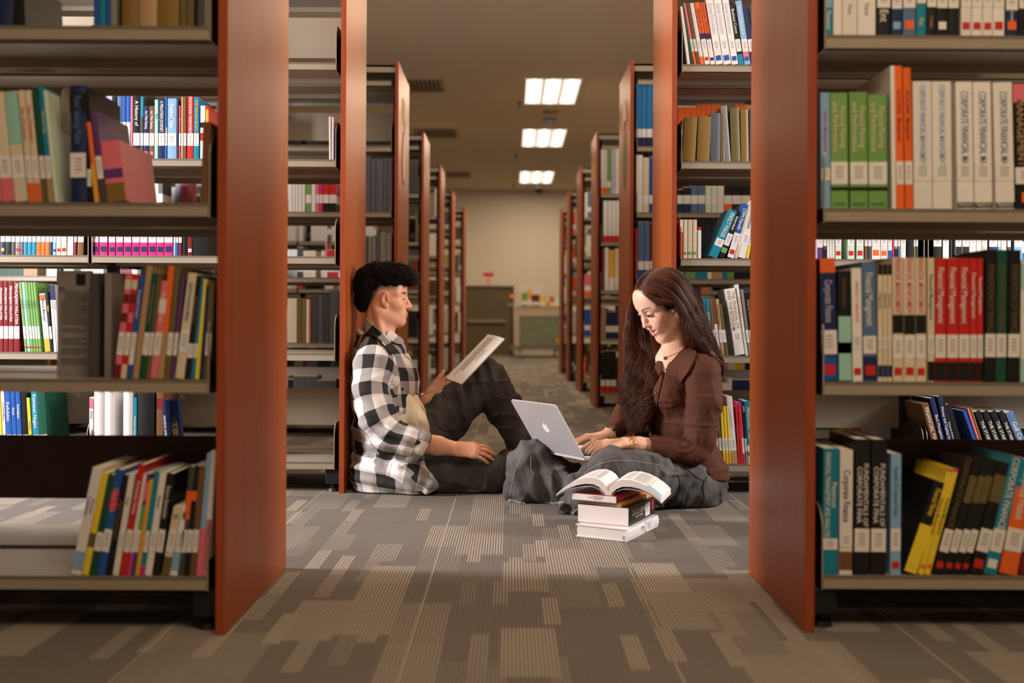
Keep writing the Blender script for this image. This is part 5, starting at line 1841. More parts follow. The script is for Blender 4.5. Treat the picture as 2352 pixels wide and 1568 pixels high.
def dress_man(o, fr, J):
    P = fr.pt
    # ---- cream T-shirt showing in the open front
    g = Sdf((-0.62, 3.86, 0.02), (-0.2, 4.5, 0.70), 0.0045)
    g.chain([W(876, 838, 4.2), W(888, 900, 4.19), W(915, 960, 4.17), W(940, 1010, 4.17)], [.085, .100, .106, .085], 0.03, flat=((0, 1, 0), 1.15))
    g.cone(W(880, 806, 4.19), W(886, 830, 4.19), .062, .072, 0.02)
    g.chain([W(934, 920, 4.10), W(960, 965, 4.085), W(972, 1005, 4.10)], [.022, .038, .034], 0.02)
    g.cone(P(-.01, 0, -.06), W(880, 806, 4.19), .057, .062, 0.006, 's')
    X = g.ax[0][:, None, None]; Y = g.ax[1][None, :, None]; Z = g.ax[2][None, None, :]
    g.F += (0.0032 * np.sin(95 * Z + 70 * X + 30 * Y)).astype(np.float32) * (X > -.36)
    g.mesh('tee_shirt', TEE, o)

    # ---- plaid shirt
    g = Sdf((-0.70, 3.74, -0.004), (-0.12, 4.66, 0.72), 0.0042)
    tor = [W(874, 838, 4.2), W(886, 880, 4.2), W(890, 985, 4.2), W(893, 1080, 4.18), W(902, 1122, 4.17)]
    tr = [.112, .131, .135, .138, .128]
    g.chain(tor, tr, 0.02, flat=((0, 1, 0), 1.36))
    g.cone(W(868, 822, 4.2), W(858, 842, 4.03), .074, .080, 0.035)
    g.cone(W(872, 822, 4.22), W(908, 846, 4.38), .074, .070, 0.035)
    g.cone(W(862, 796, 4.2), W(866, 812, 4.2), .066, .085, 0.02)
    g.cone(W(848, 776, 4.2), W(858, 815, 4.2), .046, .085, 0.03)
    # skirt of the shirt on the floor
    g.cone(W(868, 1092, 4.06), W(950, 1100, 4.0), .085, .066, 0.03)
    g.cone(W(935, 1066, 3.985), W(988, 1114, 3.965), .054, .034, 0.03)
    sl = [W(860, 846, 4.02), W(854, 900, 3.98), W(868, 962, 3.95), W(898, 1006, 3.94), W(936, 1016, 3.935), W(962, 1026, 3.945)]
    sr = [.076, .067, .068, .070, .062, .058]
    g.chain(sl, sr, 0.016)
    sl2 = [W(910, 846, 4.39), W(925, 910, 4.44), W(940, 966, 4.47), W(985, 962, 4.42), W(1010, 950, 4.37)]
    sr2 = [.074, .068, .062, .052, .046]
    g.chain(sl2, sr2, 0.016)
    # folds: diagonal ripples on the sleeves and the back
    X = g.ax[0][:, None, None]; Y = g.ax[1][None, :, None]; Z = g.ax[2][None, None, :]
    g.F += (0.0035 * np.sin(70 * (Z * 0.8 + X * 0.5) + 14 * np.sin(6 * Z + 3 * Y))).astype(np.float32)
    g.rough(0.006, 16, 12, 9, 2.0)
    g.rough(0.003, 38, 30, 22, 8.0)
    g.folds(0.0055, 9, 8, 13, 4.4, 0.28)
    # openings: front wedge, neck, cuffs
    a, b_ = V3(W(957, 1022, 3.945)), V3(J['rw'])
    ax = unit(b_ - a)
    g.cone(a + ax * 0.045, a + ax * 0.3, .052, .06, 0.004, 's')
    g.plane_local(a + ax * 0.032, ax, 0.12) if hasattr(g, 'plane_local') else None
    c2 = V3(W(1004, 950, 4.37))
    ax2 = unit(V3(W(1040, 935, 4.33)) - V3(W(985, 962, 4.42)))
    g.cone(c2 + ax2 * 0.05, c2 + ax2 * 0.2, .045, .05, 0.004, 's')
    g.cone(P(-.03, 0, -.06), W(868, 812, 4.19), .058, .062, 0.004, 's')
    # open front: a wedge between the two front edges
    for pa, pb, ra, rb in [(W(900, 786, 4.10), W(908, 815, 4.06), .022, .010), (W(908, 815, 4.04), W(928, 890, 4.01), .008, .010), (W(930, 890, 4.01), W(952, 935, 4.0), .012, .034), (W(952, 935, 4.0), W(985, 990, 4.0), .034, .052), (W(985, 990, 4.0), W(1020, 1060, 4.0), .052, .05)]:
        g.cone(pa, pb, ra * 1.25, rb * 1.25, 0.006, 's')
    X3 = g.ax[2]
    g.F[:, :, X3 < 0.004] = 0.5
    sh, V, Q = g.mesh('plaid_shirt', PLAID, o)
    corner_uv(sh.data, V, Q, [([tor[-1], tor[2], tor[0], W(862, 790, 4.2)], [.155, .155, .155, .155], None, 0.02, 0.03),
                              (sl, [r + .012 for r in sr], (-0.3, -1, 0.2), 0.035, 0.02), (sl2, sr2, (-0.2, -1, 0.1), 0.0, 0.0)])
    # rolled cuff of the near sleeve
    def cuff(name, c, ax, R, L_, flat=None):
        vs, fs, uv = [], [], []
        ax = unit(ax)
        e1 = unit(np.cross(ax, [0, 1, 0.2])); e2 = np.cross(ax, e1)
        n = 36
        prof = [(0, R * .97), (0, R * 1.05), (L_ * .5, R * 1.09), (L_, R * 1.04), (L_, R * .94), (L_ * .4, R * .90)]
        for i in range(n):
            a = 2 * math.pi * i / n
            wob = 1 + 0.05 * math.sin(3 * a + 1) + 0.03 * math.sin(5 * a)
            for (t, r) in prof:
                vs.append(V3(c) + ax * (t + 0.006 * math.sin(2 * a)) + (e1 * math.cos(a) + e2 * math.sin(a)) * r * wob)
        m = len(prof)
        for i in range(n):
            for j in range(m):
                fs.append((i * m + j, ((i + 1) % n) * m + j, ((i + 1) % n) * m + (j + 1) % m, i * m + (j + 1) % m))
                u0, u1 = 2 * math.pi * i / n * R, 2 * math.pi * (i + 1) / n * R
                v0, v1 = j * L_ * .5 + .03, (j + 1) * L_ * .5 + .03
                uv += [(u0, v0), (u1, v0), (u1, v1), (u0, v1)]
        q = mesh_obj(name, vs, fs, PLAID, sh, True)
        ul = q.data.uv_layers.new(name='UVMap')
        ul.data.foreach_set('uv', np.array(uv, dtype=np.float32).reshape(-1))
        return q
    cuff('rolled_cuff', a - ax * 0.012, ax * 0.9 + np.array([0.0, 0, -0.25]), .060, .05)
    cuff('rolled_cuff', V3(W(1000, 953, 4.375)), ax2, .046, .05)
    # collar: two flaps folded over the neckline
    for rows, fl in (([(733, 837, 843), (744, 831, 856), (754, 826, 867), (763, 824, 876), (772, 832, 883), (777, 848, 886), (782, 864, 888), (793, 874, 895), (806, 885, 901), (818, 894, 900)], .008),
                     ([(762, 890, 897), (770, 886, 906), (780, 884, 918), (790, 896, 923), (797, 911, 921)], .006)):
        q = patch('collar', rows, [sh, o], PLAID, sh, .008, .004, 22, fl)
        if q is None: continue
        ul = q.data.uv_layers.new(name='UVMap')
        buf = np.zeros((len(q.data.loops), 2), dtype=np.float32)
        co = np.array([v.co[:] for v in q.data.vertices])
        vi = np.array([l.vertex_index for l in q.data.loops])
        buf[:, 0] = (co[vi, 0] * .75 - co[vi, 2] * .66) + .02
        buf[:, 1] = (co[vi, 0] * .66 + co[vi, 2] * .75) + .03
        ul.data.foreach_set('uv', buf.reshape(-1))
    # buttons
    bt = mat('black_button', srgb(22, 21, 22), rough=0.35)
    bv = BVHTree.FromPolygons([v.co for v in sh.data.vertices], [p.vertices for p in sh.data.polygons])
    eye = Vector((0, 0, CH))
    for (px, py) in [(926, 896), (980, 1062)]:
        h = bv.ray_cast(eye, (W(px, py, 4) - eye).normalized())
        if h[0] is None: continue
        M = Matrix.Translation(h[0]) @ h[1].to_track_quat('Z', 'Y').to_matrix().to_4x4()
        MB().tube([(0, 0, -.001), (0, 0, .002), (0, 0, .0028)], [.006, .006, .0045], 14, M=M).build('button', bt, sh)

    # ---- jeans
    g = Sdf((-0.66, 3.80, -0.004), (0.14, 4.66, 0.60), 0.0045)
    g.ell(W(900, 1088, 4.2), [.15, .19, .105], None, 0.03)
    rt = [W(925, 1088, 4.11), W(1030, 1088, 4.085), W(1126, 1092, 4.07)]
    g.chain(rt, [.096, .094, .084], 0.03)
    g.chain([W(1128, 1098, 4.1), W(1085, 1108, 4.27), W(1040, 1108, 4.36)], [.080, .066, .058], 0.03)
    g.chain([W(945, 1058, 4.31), W(1030, 960, 4.36), W(1112, 870, 4.38)], [.104, .094, .080], 0.02)
    g.chain([W(1120, 868, 4.385), W(1152, 925, 4.40), W(1202, 1010, 4.42), W(1214, 1085, 4.42)], [.080, .076, .064, .072], 0.025)
    X = g.ax[0][:, None, None]; Y = g.ax[1][None, :, None]; Z = g.ax[2][None, None, :]
    # folds that run down from the raised knee, and cross folds at the bent knee
    g.F += (0.0042 * np.sin(120 * (X + 0.25 * Z)) * np.clip((Z - 0.22) * 6, 0, 1) * (Y > 4.2)).astype(np.float32)
    g.rough(0.0075, 13, 10, 16, 5.0)
    g.rough(0.0035, 34, 26, 34, 1.0)
    g.folds(0.0065, 9, 7, 15, 2.2, 0.30)
    g.folds(0.0045, 17, 12, 10, 6.1, 0.25)
    g.F[:, :, g.ax[2] < 0.003] = 0.5
    j, V, Q = g.mesh('jeans', DENIM_M, o)
    # stitched seam of the fly and pocket
    seam = mat('dark_seam_thread', srgb(24, 24, 26), rough=0.8)
    bv = BVHTree.FromPolygons([v.co for v in j.data.vertices], [p.vertices for p in j.data.polygons])
    def seam_line(pts, r=0.0016, m=seam):
        out = []
        for (px, py) in catmull([(a, b_, 0) for a, b_ in pts], 26)[:, :2]:
            h = bv.ray_cast(eye, (W(px, py, 4) - eye).normalized())
            if h[0] is not None: out.append(h[0] + h[1] * 0.0006)
        if len(out) > 3: tube_obj('seam', out, r, m, j, 6)
    seam_line([(1003, 975), (1018, 988), (1045, 990), (1072, 986), (1090, 1004)])
    seam_line([(1012, 1108), (1040, 1112), (1080, 1120), (1118, 1128)], 0.0012)
    # ---- shoe of the tucked foot
    g = Sdf((-0.16, 4.14, -0.002), (0.20, 4.56, 0.24), 0.004)
    g.ell(W(1166, 1068, 4.3), [.070, .045, .045], None, 0.01)
    g.ell(W(1150, 1080, 4.3), [.06, .045, .04], None, 0.02)
    g.cone(W(1166, 1050, 4.3), W(1180, 1046, 4.32), .035, .03, 0.012)
    shoe = mat('brown_leather_shoe', srgb(62, 42, 26), rough=0.4, var=0.15)
    s_, V, Q = g.mesh('shoe', shoe, o)
    # ---- steel watch on the left wrist
    lw, le = V3(J['lw']), V3(J['le'])
    ax = unit(lw - le)
    c = lw - ax * 0.014
    vs, fs = torus(c, ax, .0325, .0042, 40, 8)
    wt = mesh_obj('watch', vs, fs, SILVER, o, True)
    for kx in range(18):
        a = 2 * math.pi * kx / 18
        e1 = unit(np.cross(ax, [0.3, 0.2, 0.93])); e2 = np.cross(ax, e1)
        rd = e1 * math.cos(a) + e2 * math.sin(a)
        M = Matrix.Translation(Vector(c + rd * .034)) @ Matrix([list(x) + [0] for x in np.stack([ax, np.cross(rd, ax), rd], 1)] + [[0, 0, 0, 1]])
        MB().box((-.0095, -.0048, -.001), (.0095, .0048, .003), M=M).build('link', SILVER, wt)
    e1 = unit(np.array([0.3, -0.4, 0.85]) - ax * (np.array([0.3, -0.4, 0.85]) @ ax))
    M = Matrix.Translation(Vector(c + e1 * .036)) @ Matrix([list(x) + [0] for x in np.stack([ax, np.cross(e1, ax), e1], 1)] + [[0, 0, 0, 1]])
    MB().tube([(0, 0, -.002), (0, 0, .005), (0, 0, .0065)], [.0165, .0165, .014], 24, M=M).build('dial_case', SILVER, wt)
    return sh, j


def open_book_man():
    # paperback held open: lower left corner, upper left corner and the fold, in space
    bl, tl_, tr_, br = W(1027, 872, 4.24), W(1112, 769, 4.31), W(1160, 779, 4.22), W(1050, 884, 4.15)
    o = empty('open_book', tuple((bl + br) / 2))
    tag(o, 'open paperback with white printed pages, held by the young man against his raised knee', 'book')
    base = Vector(o.location)
    u = (tl_ - bl + tr_ - br) / 2
    v = (br - bl + tr_ - tl_) / 2
    n = u.cross(v).normalized()
    if n.y > 0: n = -n
    def S(a, b_, c): return bl + u * a + v * b_ + n * c - base
    # near page block: gently curved sheet stack, width along v
    def sheet(w0, w1, lift, th, name, m, parent, a0=0.0, a1=1.0):
        N_ = 12
        vs, fs = [], []
        for k in range(N_ + 1):
            t = k / N_
            b_ = w0 + (w1 - w0) * t
            c = lift * math.sin(math.pi * min(1, t * 1.0)) * 0.6 + lift * 0.4 * t
            for a in (a0, a1):
                vs += [S(a, b_, c), S(a, b_, c - th)]
        for k in range(N_):
            i = k * 4
            fs += [(i, i + 4, i + 6, i + 2), (i + 1, i + 3, i + 7, i + 5), (i, i + 1, i + 5, i + 4), (i + 2, i + 6, i + 7, i + 3)]
        fs += [(0, 2, 3, 1), (N_ * 4, N_ * 4 + 1, N_ * 4 + 3, N_ * 4 + 2)]
        return mesh_obj(name, vs, fs, m, parent, False)
    page = mat('white_page', srgb(232, 228, 226), rough=0.8, spec=0.1, var=0.02)
    sheet(0.0, 1.0, 0.010, 0.007, 'page_block', page, o)
    sheet(-0.06, 0.20, 0.012, 0.004, 'far_page_block', page, o, 0.0, 0.985)
    cover = mat('green_photo_cover', srgb(92, 96, 40), rough=0.4, var=0.5, vscale=60)
    sheet(0.03, 1.03, 0.0, 0.0015, 'back_cover', cover, o, -0.004, 1.004)
    # printed lines: two columns of small text and a heading, flat on the page
    pr = MB()
    def c_at(b_): return 0.010 * math.sin(math.pi * b_) * 0.6 + 0.004 * b_ + 0.0004
    for i in range(46):
        a = 0.10 + i * 0.0185
        for (b0, b1) in ((0.21, 0.36), (0.39, 0.54)) if i > 6 else ((0.21, 0.32),):
            e = b1 - 0.02 * ((i * 7) % 4)
            m_ = (b0 + e) / 2
            q = [S(a, b0, c_at(b0)), S(a, e, c_at(e)), S(a + 0.008, e, c_at(e)), S(a + 0.008, b0, c_at(b0))]
            pr.add(q, [(0, 1, 2, 3)])
    for (a0, a1, b_) in ((0.46, 0.70, 0.60), (0.50, 0.68, 0.66), (0.44, 0.72, 0.71)):
        q = [S(a0, b_, c_at(b_)), S(a0, b_ + 0.014, c_at(b_)), S(a1, b_ + 0.014, c_at(b_)), S(a1, b_, c_at(b_))]
        pr.add(q, [(0, 1, 2, 3)])
    tag(pr.build('printed_text', mat('grey_print', srgb(128, 124, 126), rough=0.8), o), kind='stuff')
    return o


man, mfr, MJ = build_man()
dress_man(man, mfr, MJ)
open_book_man()
# ================================================================== the young woman
def build_woman():
    DB = -0.05
    fr = Frame(W(1519, 692, 3.83), (-0.765, -0.335, -0.55), (0, 0, 1), 0.98)
    P = fr.pt
    g = Sdf((0.16, 3.36, 0.05), (0.86, 4.12, 0.86), 0.0027)
    sx = np.array([.62, -.78, 0])                                   # from her spine towards her left shoulder
    g.chain([W(1553, 850, 3.85), W(1557, 930, 3.84), W(1568, 1010, 3.84), W(1590, 1085, 3.84)], [.080, .078, .078, .09], 0.02, flat=(sx, 1.35))
    ls_, le_, lw = W(1614, 850, 3.71), W(1605, 1024, 3.70), W(1436, 1016, 3.67)
    rs_, re_, rw = W(1487, 845, 3.97), W(1440, 955, 3.95), W(1398, 998, 3.86)
    g.cone(W(1560, 838, 3.83), ls_, .05, .045, 0.03)
    g.cone(W(1545, 838, 3.88), rs_, .05, .045, 0.03)
    g.cone(ls_, le_, .042, .036, 0.02)
    g.chain([le_, le_.lerp(lw, .35), le_.lerp(lw, .8), lw], [.027, .029, .0255, .0235], 0.015)
    g.cone(rs_, re_, .042, .036, 0.02)
    g.chain([re_, re_.lerp(rw, .35), re_.lerp(rw, .8), rw], [.030, .030, .026, .0235], 0.015)
    # neck and the open neckline
    g.cone(P(-.040, 0, -.045), W(1558, 815, 3.86), .040, .046, 0.012)
    g.chain([W(1548, 800, 3.85), W(1542, 826, 3.825), W(1536, 848, 3.81)], [.044, .048, .042], 0.03)
    g.cone(W(1550, 812, 3.83), W(1578, 822, 3.79), .036, .030, 0.03)
    up, lo, ru, rl = head_sdf(g, fr, False)
    # typing hands
    kz = 0.2
    f1 = unit(V3(W(1340, 1022, 3.735)) - V3(lw))
    t1 = hand_sdf(g, lw, f1, (-0.20, -0.22, 0.95), 'L', 0.90, [(.10, .34, .26), (.18, .40, .30), (.24, .44, .30), (.28, .40, .30)], 0.26, (0.50, 0.22, 0.2), 0.006)
    f2 = unit(V3(W(1318, 1004, 3.85)) - V3(rw))
    t2 = hand_sdf(g, rw, f2, (-0.20, 0.02, 0.97), 'R', 0.92, [(.36, .55, .40), (.34, .55, .40), (.32, .55, .40), (.34, .5, .4)], 0.22, (0.50, 0.22, 0.2), 0.006)
    o, V, Q = g.mesh('person', SKIN_W)
    Lc = fr.loc(V)
    C = np.tile(np.array(srgb(234, 186, 160)[:3]), (len(V), 1))
    head = (np.abs(Lc[:, 1]) < .1) & (Lc[:, 2] > -.13) & (np.abs(Lc[:, 0]) < .14)
    for s in (-1, 1):
        bl = np.sqrt(((Lc[:, 0] - .066) / .03) ** 2 + ((Lc[:, 1] - s * .044) / .024) ** 2 + ((Lc[:, 2] + .026) / .020) ** 2)
        C = lerp(C, srgb(228, 142, 122), np.where(head, (1 - sstep(.2, 1.5, bl)) * 0.55, 0))
        sh = np.sqrt(((Lc[:, 0] - .085) / .02) ** 2 + ((Lc[:, 1] - s * .033) / .019) ** 2 + ((Lc[:, 2] - .009) / .010) ** 2)
        C = lerp(C, srgb(176, 112, 92), np.where(head, (1 - sstep(.4, 1.2, sh)) * 0.45, 0))
        t_ = np.clip((np.abs(Lc[:, 1]) - .012) / .044, 0, 1)
        bz = .0235 + .0085 * np.sin(t_ * 2.3) - .007 * t_ ** 3
        bw = .0034 * (1 - .65 * t_) + .0006
        bm_ = (1 - sstep(.6, 1.15, np.abs(Lc[:, 2] - bz) / bw)) * sstep(.010, .015, np.abs(Lc[:, 1])) * (1 - sstep(.050, .057, np.abs(Lc[:, 1])))
        C = lerp(C, srgb(66, 42, 34), np.where(head & (Lc[:, 0] > .05) & (Lc[:, 1] * s > 0), bm_ * 0.9, 0))
    fe = np.sqrt(((Lc[:, 0] - .080) / .092) ** 2 + (Lc[:, 1] / .070) ** 2 + ((Lc[:, 2] + .012) / .108) ** 2)
    C = lerp(C, srgb(40, 23, 16), np.where(head & (Lc[:, 2] > -.02), sstep(.98, 1.10, fe), 0))
    nd = d_ell(V[:, 0], V[:, 1], V[:, 2], P(.105, 0, -.034), [.014, .014, .014])
    C = lerp(C, srgb(232, 160, 138), np.where(head, (1 - sstep(-.004, .008, nd)) * 0.3, 0))
    inm = np.sqrt(((Lc[:, 0] - .085) / .02) ** 2 + (Lc[:, 1] / .024) ** 2 + ((Lc[:, 2] + .0675 - 14 * Lc[:, 1] ** 2) / .0075) ** 2)
    C = lerp(C, srgb(96, 36, 34), np.where(head, 1 - sstep(.75, 1.05, inm), 0))
    d = lipmask(Lc, up, lo, ru, rl)
    C = lerp(C, srgb(204, 74, 72), np.where(head, 1 - sstep(0.0, 0.0016, d), 0))
    vcol(o.data, C)
    tag(o, 'young woman with long brown hair, brown top and grey jeans, typing on a laptop', 'person')
    s = fr.s
    dark = mat('lash_dark_brown', srgb(24, 16, 14), rough=0.5)
    browm = mat('brow_hair', srgb(52, 34, 28), rough=0.8, var=0.2, vscale=300)
    white = mat('eye_white', srgb(232, 226, 222), rough=0.15, spec=0.6, var=0.02)
    iris = mat('dark_brown_iris', srgb(34, 20, 14), rough=0.1, spec=0.6)
    for sd in (-1, 1):
        # eye opening looking down at the screen: white, iris, lashes on the lid
        def lid(a, e, off=0.0):
            return P(.0775 + (.0142 + off) * math.cos(e) * math.cos(a) , sd * (.0315 + (.0160 + off) * math.sin(a)), .002 + (.0142 + off) * math.sin(e))
        n = 12
        top, bot = [], []
        for a in np.linspace(-.98, .98, n):
            top.append(lid(a, .16 - .30 * abs(a) ** 2))
            bot.append(lid(a, -.44 + .26 * abs(a) ** 2))
        vs = [tuple(q + fr.R @ np.array([.0008, 0, 0])) for q in top] + [tuple(q + fr.R @ np.array([.0008, 0, 0])) for q in bot]
        mesh_obj('eye_white', vs, [(i, i + 1, n + i + 1, n + i) for i in range(n - 1)], white, o, True)
        iv = []
        for a in np.linspace(-.42, .42, 7): iv.append(tuple(lid(a + .05, .12 - .1 * abs(a), .0012)))
        for a in np.linspace(-.42, .42, 7): iv.append(tuple(lid(a + .05, -.42 + 0.35 * abs(a), .0012)))
        mesh_obj('iris', iv, [(i, i + 1, 8 + i, 7 + i) for i in range(6)], iris, o, True)
        e = [lid(a, .18 - .28 * abs(a) ** 2, .0010) for a in np.linspace(-1.05, 1.12, 11)]
        tube_obj('upper_lashes', e, [.0004, .0007, .0009, .0011, .0013, .0014, .0015, .0015, .0014, .0011, .0006], dark, o, 6)
        lsh = []
        for a in np.linspace(-.9, 1.15, 22):
            b0 = lid(a, .16 - .28 * a * a, .001)
            out = unit(fr.R @ np.array([.75 * math.cos(a), sd * .8 * math.sin(a), -.18]))
            lsh.append([b0 + out * .0075 * t + fr.R @ np.array([0, 0, .0035 * t * t]) for t in np.linspace(0, 1, 5)])
        strands('lashes', lsh, [.0005, .0005, .0004, .0003, .0001], HAIR_BLACK, o)
        e = [lid(a, -.46 + .26 * abs(a) ** 2, .0006) for a in np.linspace(-.6, 1.05, 8)]
        tube_obj('lower_lashes', e, .00045, dark, o, 5)
    # teeth: a curved row between the lips
    teeth = mat('teeth', srgb(238, 228, 216), rough=0.25, spec=0.5, var=0.02)
    tm = MB()
    for k in range(-5, 5):
        y0, y1 = k * .0045 + .0002, (k + 1) * .0045 - .0002
        def tx(y): return .0915 - 14 * y * y
        def zu(y): return -.0605 + 9 * y * y
        def zl(y): return -.0705 + 16 * y * y
        q = [P(tx(y0), y0, zu(y0)), P(tx(y1), y1, zu(y1)), P(tx(y1) - .0005, y1, zl(y1)), P(tx(y0) - .0005, y0, zl(y0))]
        b_ = [p - fr.R @ np.array([.004, 0, 0]) for p in q]
        tm.add(q + b_, [(0, 3, 2, 1), (4, 5, 6, 7), (0, 1, 5, 4), (1, 2, 6, 5), (2, 3, 7, 6), (3, 0, 4, 7)])
    tag(tm.build('teeth', teeth, o, smooth=False), kind='stuff')
    nails(t1, 0.9, o, NAIL)
    nails(t2, 0.9, o, NAIL)
    return o, fr, dict(ls=ls_, le=le_, lw=lw, rs=rs_, re=re_, rw=rw, t1=t1, f1=f1)


def dress_woman(o, fr, J):
    P = fr.pt
    eye = Vector((0, 0, CH))
    sx = np.array([.62, -.78, 0])
    g = Sdf((0.26, 3.40, 0.0), (0.90, 4.14, 0.66), 0.0038)
    tor = [W(1552, 846, 3.845), W(1552, 905, 3.84), W(1560, 960, 3.84), W(1572, 1025, 3.84), W(1590, 1082, 3.84)]
    tr = [.086, .090, .088, .090, .110]
    g.chain(tor, tr, 0.025, flat=(sx, 1.36))
    g.ell(W(1540, 903, 3.768), [.050, .050, .055], None, 0.05)       # bust
    g.ell(W(1497, 903, 3.845), [.048, .048, .054], None, 0.05)
    g.cone(W(1560, 826, 3.83), W(1612, 850, 3.715), .052, .062, 0.03)
    g.cone(W(1545, 826, 3.88), W(1490, 846, 3.965), .052, .058, 0.03)
    sl = [W(1614, 852, 3.71), W(1620, 920, 3.69), W(1611, 1000, 3.69), W(1596, 1028, 3.69), W(1545, 1026, 3.69), W(1506, 1021, 3.68)]
    sr = [.064, .064, .054, .052, .045, .037]
    g.chain(sl, sr, 0.008)
    sl2 = [W(1487, 848, 3.97), W(1462, 905, 3.965), W(1440, 955, 3.945), W(1424, 975, 3.905), W(1412, 986, 3.88)]
    sr2 = [.058, .052, .046, .040, .034]
    g.chain(sl2, sr2, 0.018)
    X = g.ax[0][:, None, None]; Y = g.ax[1][None, :, None]; Z = g.ax[2][None, None, :]
    # gathers beside the button band (horizontal folds) and folds at the bend of the elbow
    mid = np.exp(-((Z - .40) / .10) ** 2) * np.exp(-((X - .55) / .10) ** 2) * (Y < 3.85)
    g.F += (0.0024 * mid * vnoise(X * 14 + 0 * Y + 0 * Z, Y * 14 + 0 * X + 0 * Z, Z * 75 + 260 * (X - .55) + 0 * Y)).astype(np.float32)
    c = V3(W(1578, 1004, 3.62))
    rr = np.sqrt((X - c[0]) ** 2 + (Y - c[1]) ** 2 + (Z - c[2]) ** 2)
    g.F += (0.0018 * np.exp(-((rr - .03) / .035) ** 2) * np.sin(rr * 2 * math.pi / .019 + 40 * (X - c[0]))).astype(np.float32)
    g.rough(0.0045, 17, 17, 14, 4.0)
    g.rough(0.0022, 45, 45, 36, 9.0)
    g.folds(0.0040, 9, 9, 22, 3.1, 0.25)
    # neckline and cuffs
    g.cone(W(1548, 790, 3.84), W(1550, 815, 3.83), .050, .050, 0.004, 's')
    g.chain([W(1556, 788, 3.79), W(1541, 818, 3.75), W(1530, 842, 3.735)], [.046, .024, .007], 0.003, 's')
    ax = unit(V3(J['lw']) - V3(J['le']))
    g.cone(V3(W(1506, 1021, 3.68)) + ax * .036, V3(W(1506, 1021, 3.68)) + ax * .2, .034, .05, .003, 's')
    ax2 = unit(V3(J['rw']) - V3(J['re']))
    g.cone(V3(W(1412, 986, 3.88)) + ax2 * .030, V3(W(1412, 986, 3.88)) + ax2 * .2, .032, .05, .003, 's')
    zh = W(1600, 1086, 3.8).z
    g.plane((0.66, 3.8, zh), (-.12, 0, -1), 0.004)
    top, V, Q = g.mesh('brown_top', TOP, o)
    # wide pointed collar, button band and hem band lie on the cloth
    patch('collar', [(792, 1577, 1583), (806, 1563, 1600), (822, 1548, 1598), (845, 1531, 1589), (860, 1536, 1580), (880, 1550, 1570), (894, 1558, 1562)], [top, o], TOP, top, 0.006, 0.004, 24, 0.010)
    patch('collar', [(826, 1512, 1521), (840, 1508, 1524), (858, 1503, 1522), (874, 1500, 1510)], [top, o], TOP, top, 0.006, 0.004, 14, 0.006)
    patch('button_band', [(850, 1512, 1528), (900, 1503, 1516), (950, 1497, 1508), (1000, 1490, 1500)], top, TOP, top, 0.005, 0.002, 18)
    patch('hem_band', [(1068, 1600, 1636), (1084, 1604, 1637)], top, TOP, top, 0.003, 0.002, 10)
    patch('pocket_tab', [(1050, 1602, 1606), (1074, 1603, 1608)], top, TOP, top, 0.003, 0.002, 6)
    bv = BVHTree.FromPolygons([v.co for v in top.data.vertices], [p.vertices for p in top.data.polygons])
    bm_ = mat('brown_button', srgb(60, 36, 27), rough=0.6)
    for (px, py) in [(1517, 862), (1509, 900), (1503, 926)]:
        h = bv.ray_cast(eye, (W(px, py, 4) - eye).normalized())
        if h[0] is None: continue
        M = Matrix.Translation(h[0] + h[1] * .006) @ h[1].to_track_quat('Z', 'Y').to_matrix().to_4x4()
        MB().tube([(0, 0, -.003), (0, 0, .001), (0, 0, .002)], [.0055, .0055, .004], 14, M=M).build('button', bm_, top)

    # ---- wide washed jeans
    g = Sdf((-0.06, 3.36, -0.004), (0.86, 4.14, 0.36), 0.0042)
    g.ell(W(1590, 1104, 3.84), [.118, .15, .094], None, 0.03)
    g.cone(W(1592, 1085, 3.84), W(1590, 1110, 3.84), .085, .100, .03, flat=(sx, 1.3))
    g.chain([W(1590, 1104, 3.78), W(1500, 1094, 3.68), W(1410, 1076, 3.58)], [.098, .088, .073], 0.03)
    g.chain([W(1398, 1078, 3.57), W(1354, 1118, 3.61), W(1322, 1150, 3.61)], [.070, .060, .040], 0.025)
    g.cone(W(1330, 1140, 3.62), W(1310, 1166, 3.60), .040, .034, 0.02)
    g.chain([W(1540, 1100, 3.91), W(1400, 1122, 3.90), W(1310, 1108, 3.88), W(1228, 1066, 3.88)], [.085, .068, .062, .082], 0.03)
    g.chain([W(1222, 1070, 3.88), W(1225, 1112, 3.86)], [.084, .075], 0.03)
    g.cone(W(1205, 1118, 3.86), W(1275, 1130, 3.84), .062, .050, 0.03)
    g.cone(W(1186, 1134, 3.86), W(1280, 1142, 3.83), .032, .030, 0.03)
    g.cone(W(1265, 1095, 3.84), W(1320, 1118, 3.80), .05, .045, 0.03)
    X = g.ax[0][:, None, None]; Y = g.ax[1][None, :, None]; Z = g.ax[2][None, None, :]
    # folds falling from the knee, and folds at the hip crease
    g.F += (0.0045 * np.sin(95 * (X + 0.35 * Z)) * (X < .26)).astype(np.float32)
    hx = np.exp(-((X - .56) / .09) ** 2)
    g.F += (0.0040 * hx * np.sin(130 * (X - 0.45 * Z))).astype(np.float32)
    g.rough(0.0085, 12, 12, 14, 7.0)
    g.rough(0.0040, 32, 30, 32, 3.0)
    g.folds(0.0075, 8, 8, 13, 1.3, 0.30)
    g.folds(0.0050, 18, 14, 12, 5.7, 0.25)
    # hollow hems
    g.cone(W(1306, 1172, 3.57), W(1290, 1190, 3.52), .024, .030, .004, 's')
    g.F[:, :, g.ax[2] < 0.003] = 0.5
    # the laptop presses the cloth flat
    j, V, Q = g.mesh('jeans', DENIM_W, o)
    bv = BVHTree.FromPolygons([v.co for v in j.data.vertices], [p.vertices for p in j.data.polygons])
    seam = mat('pale_seam_thread', srgb(150, 144, 138), rough=0.8)
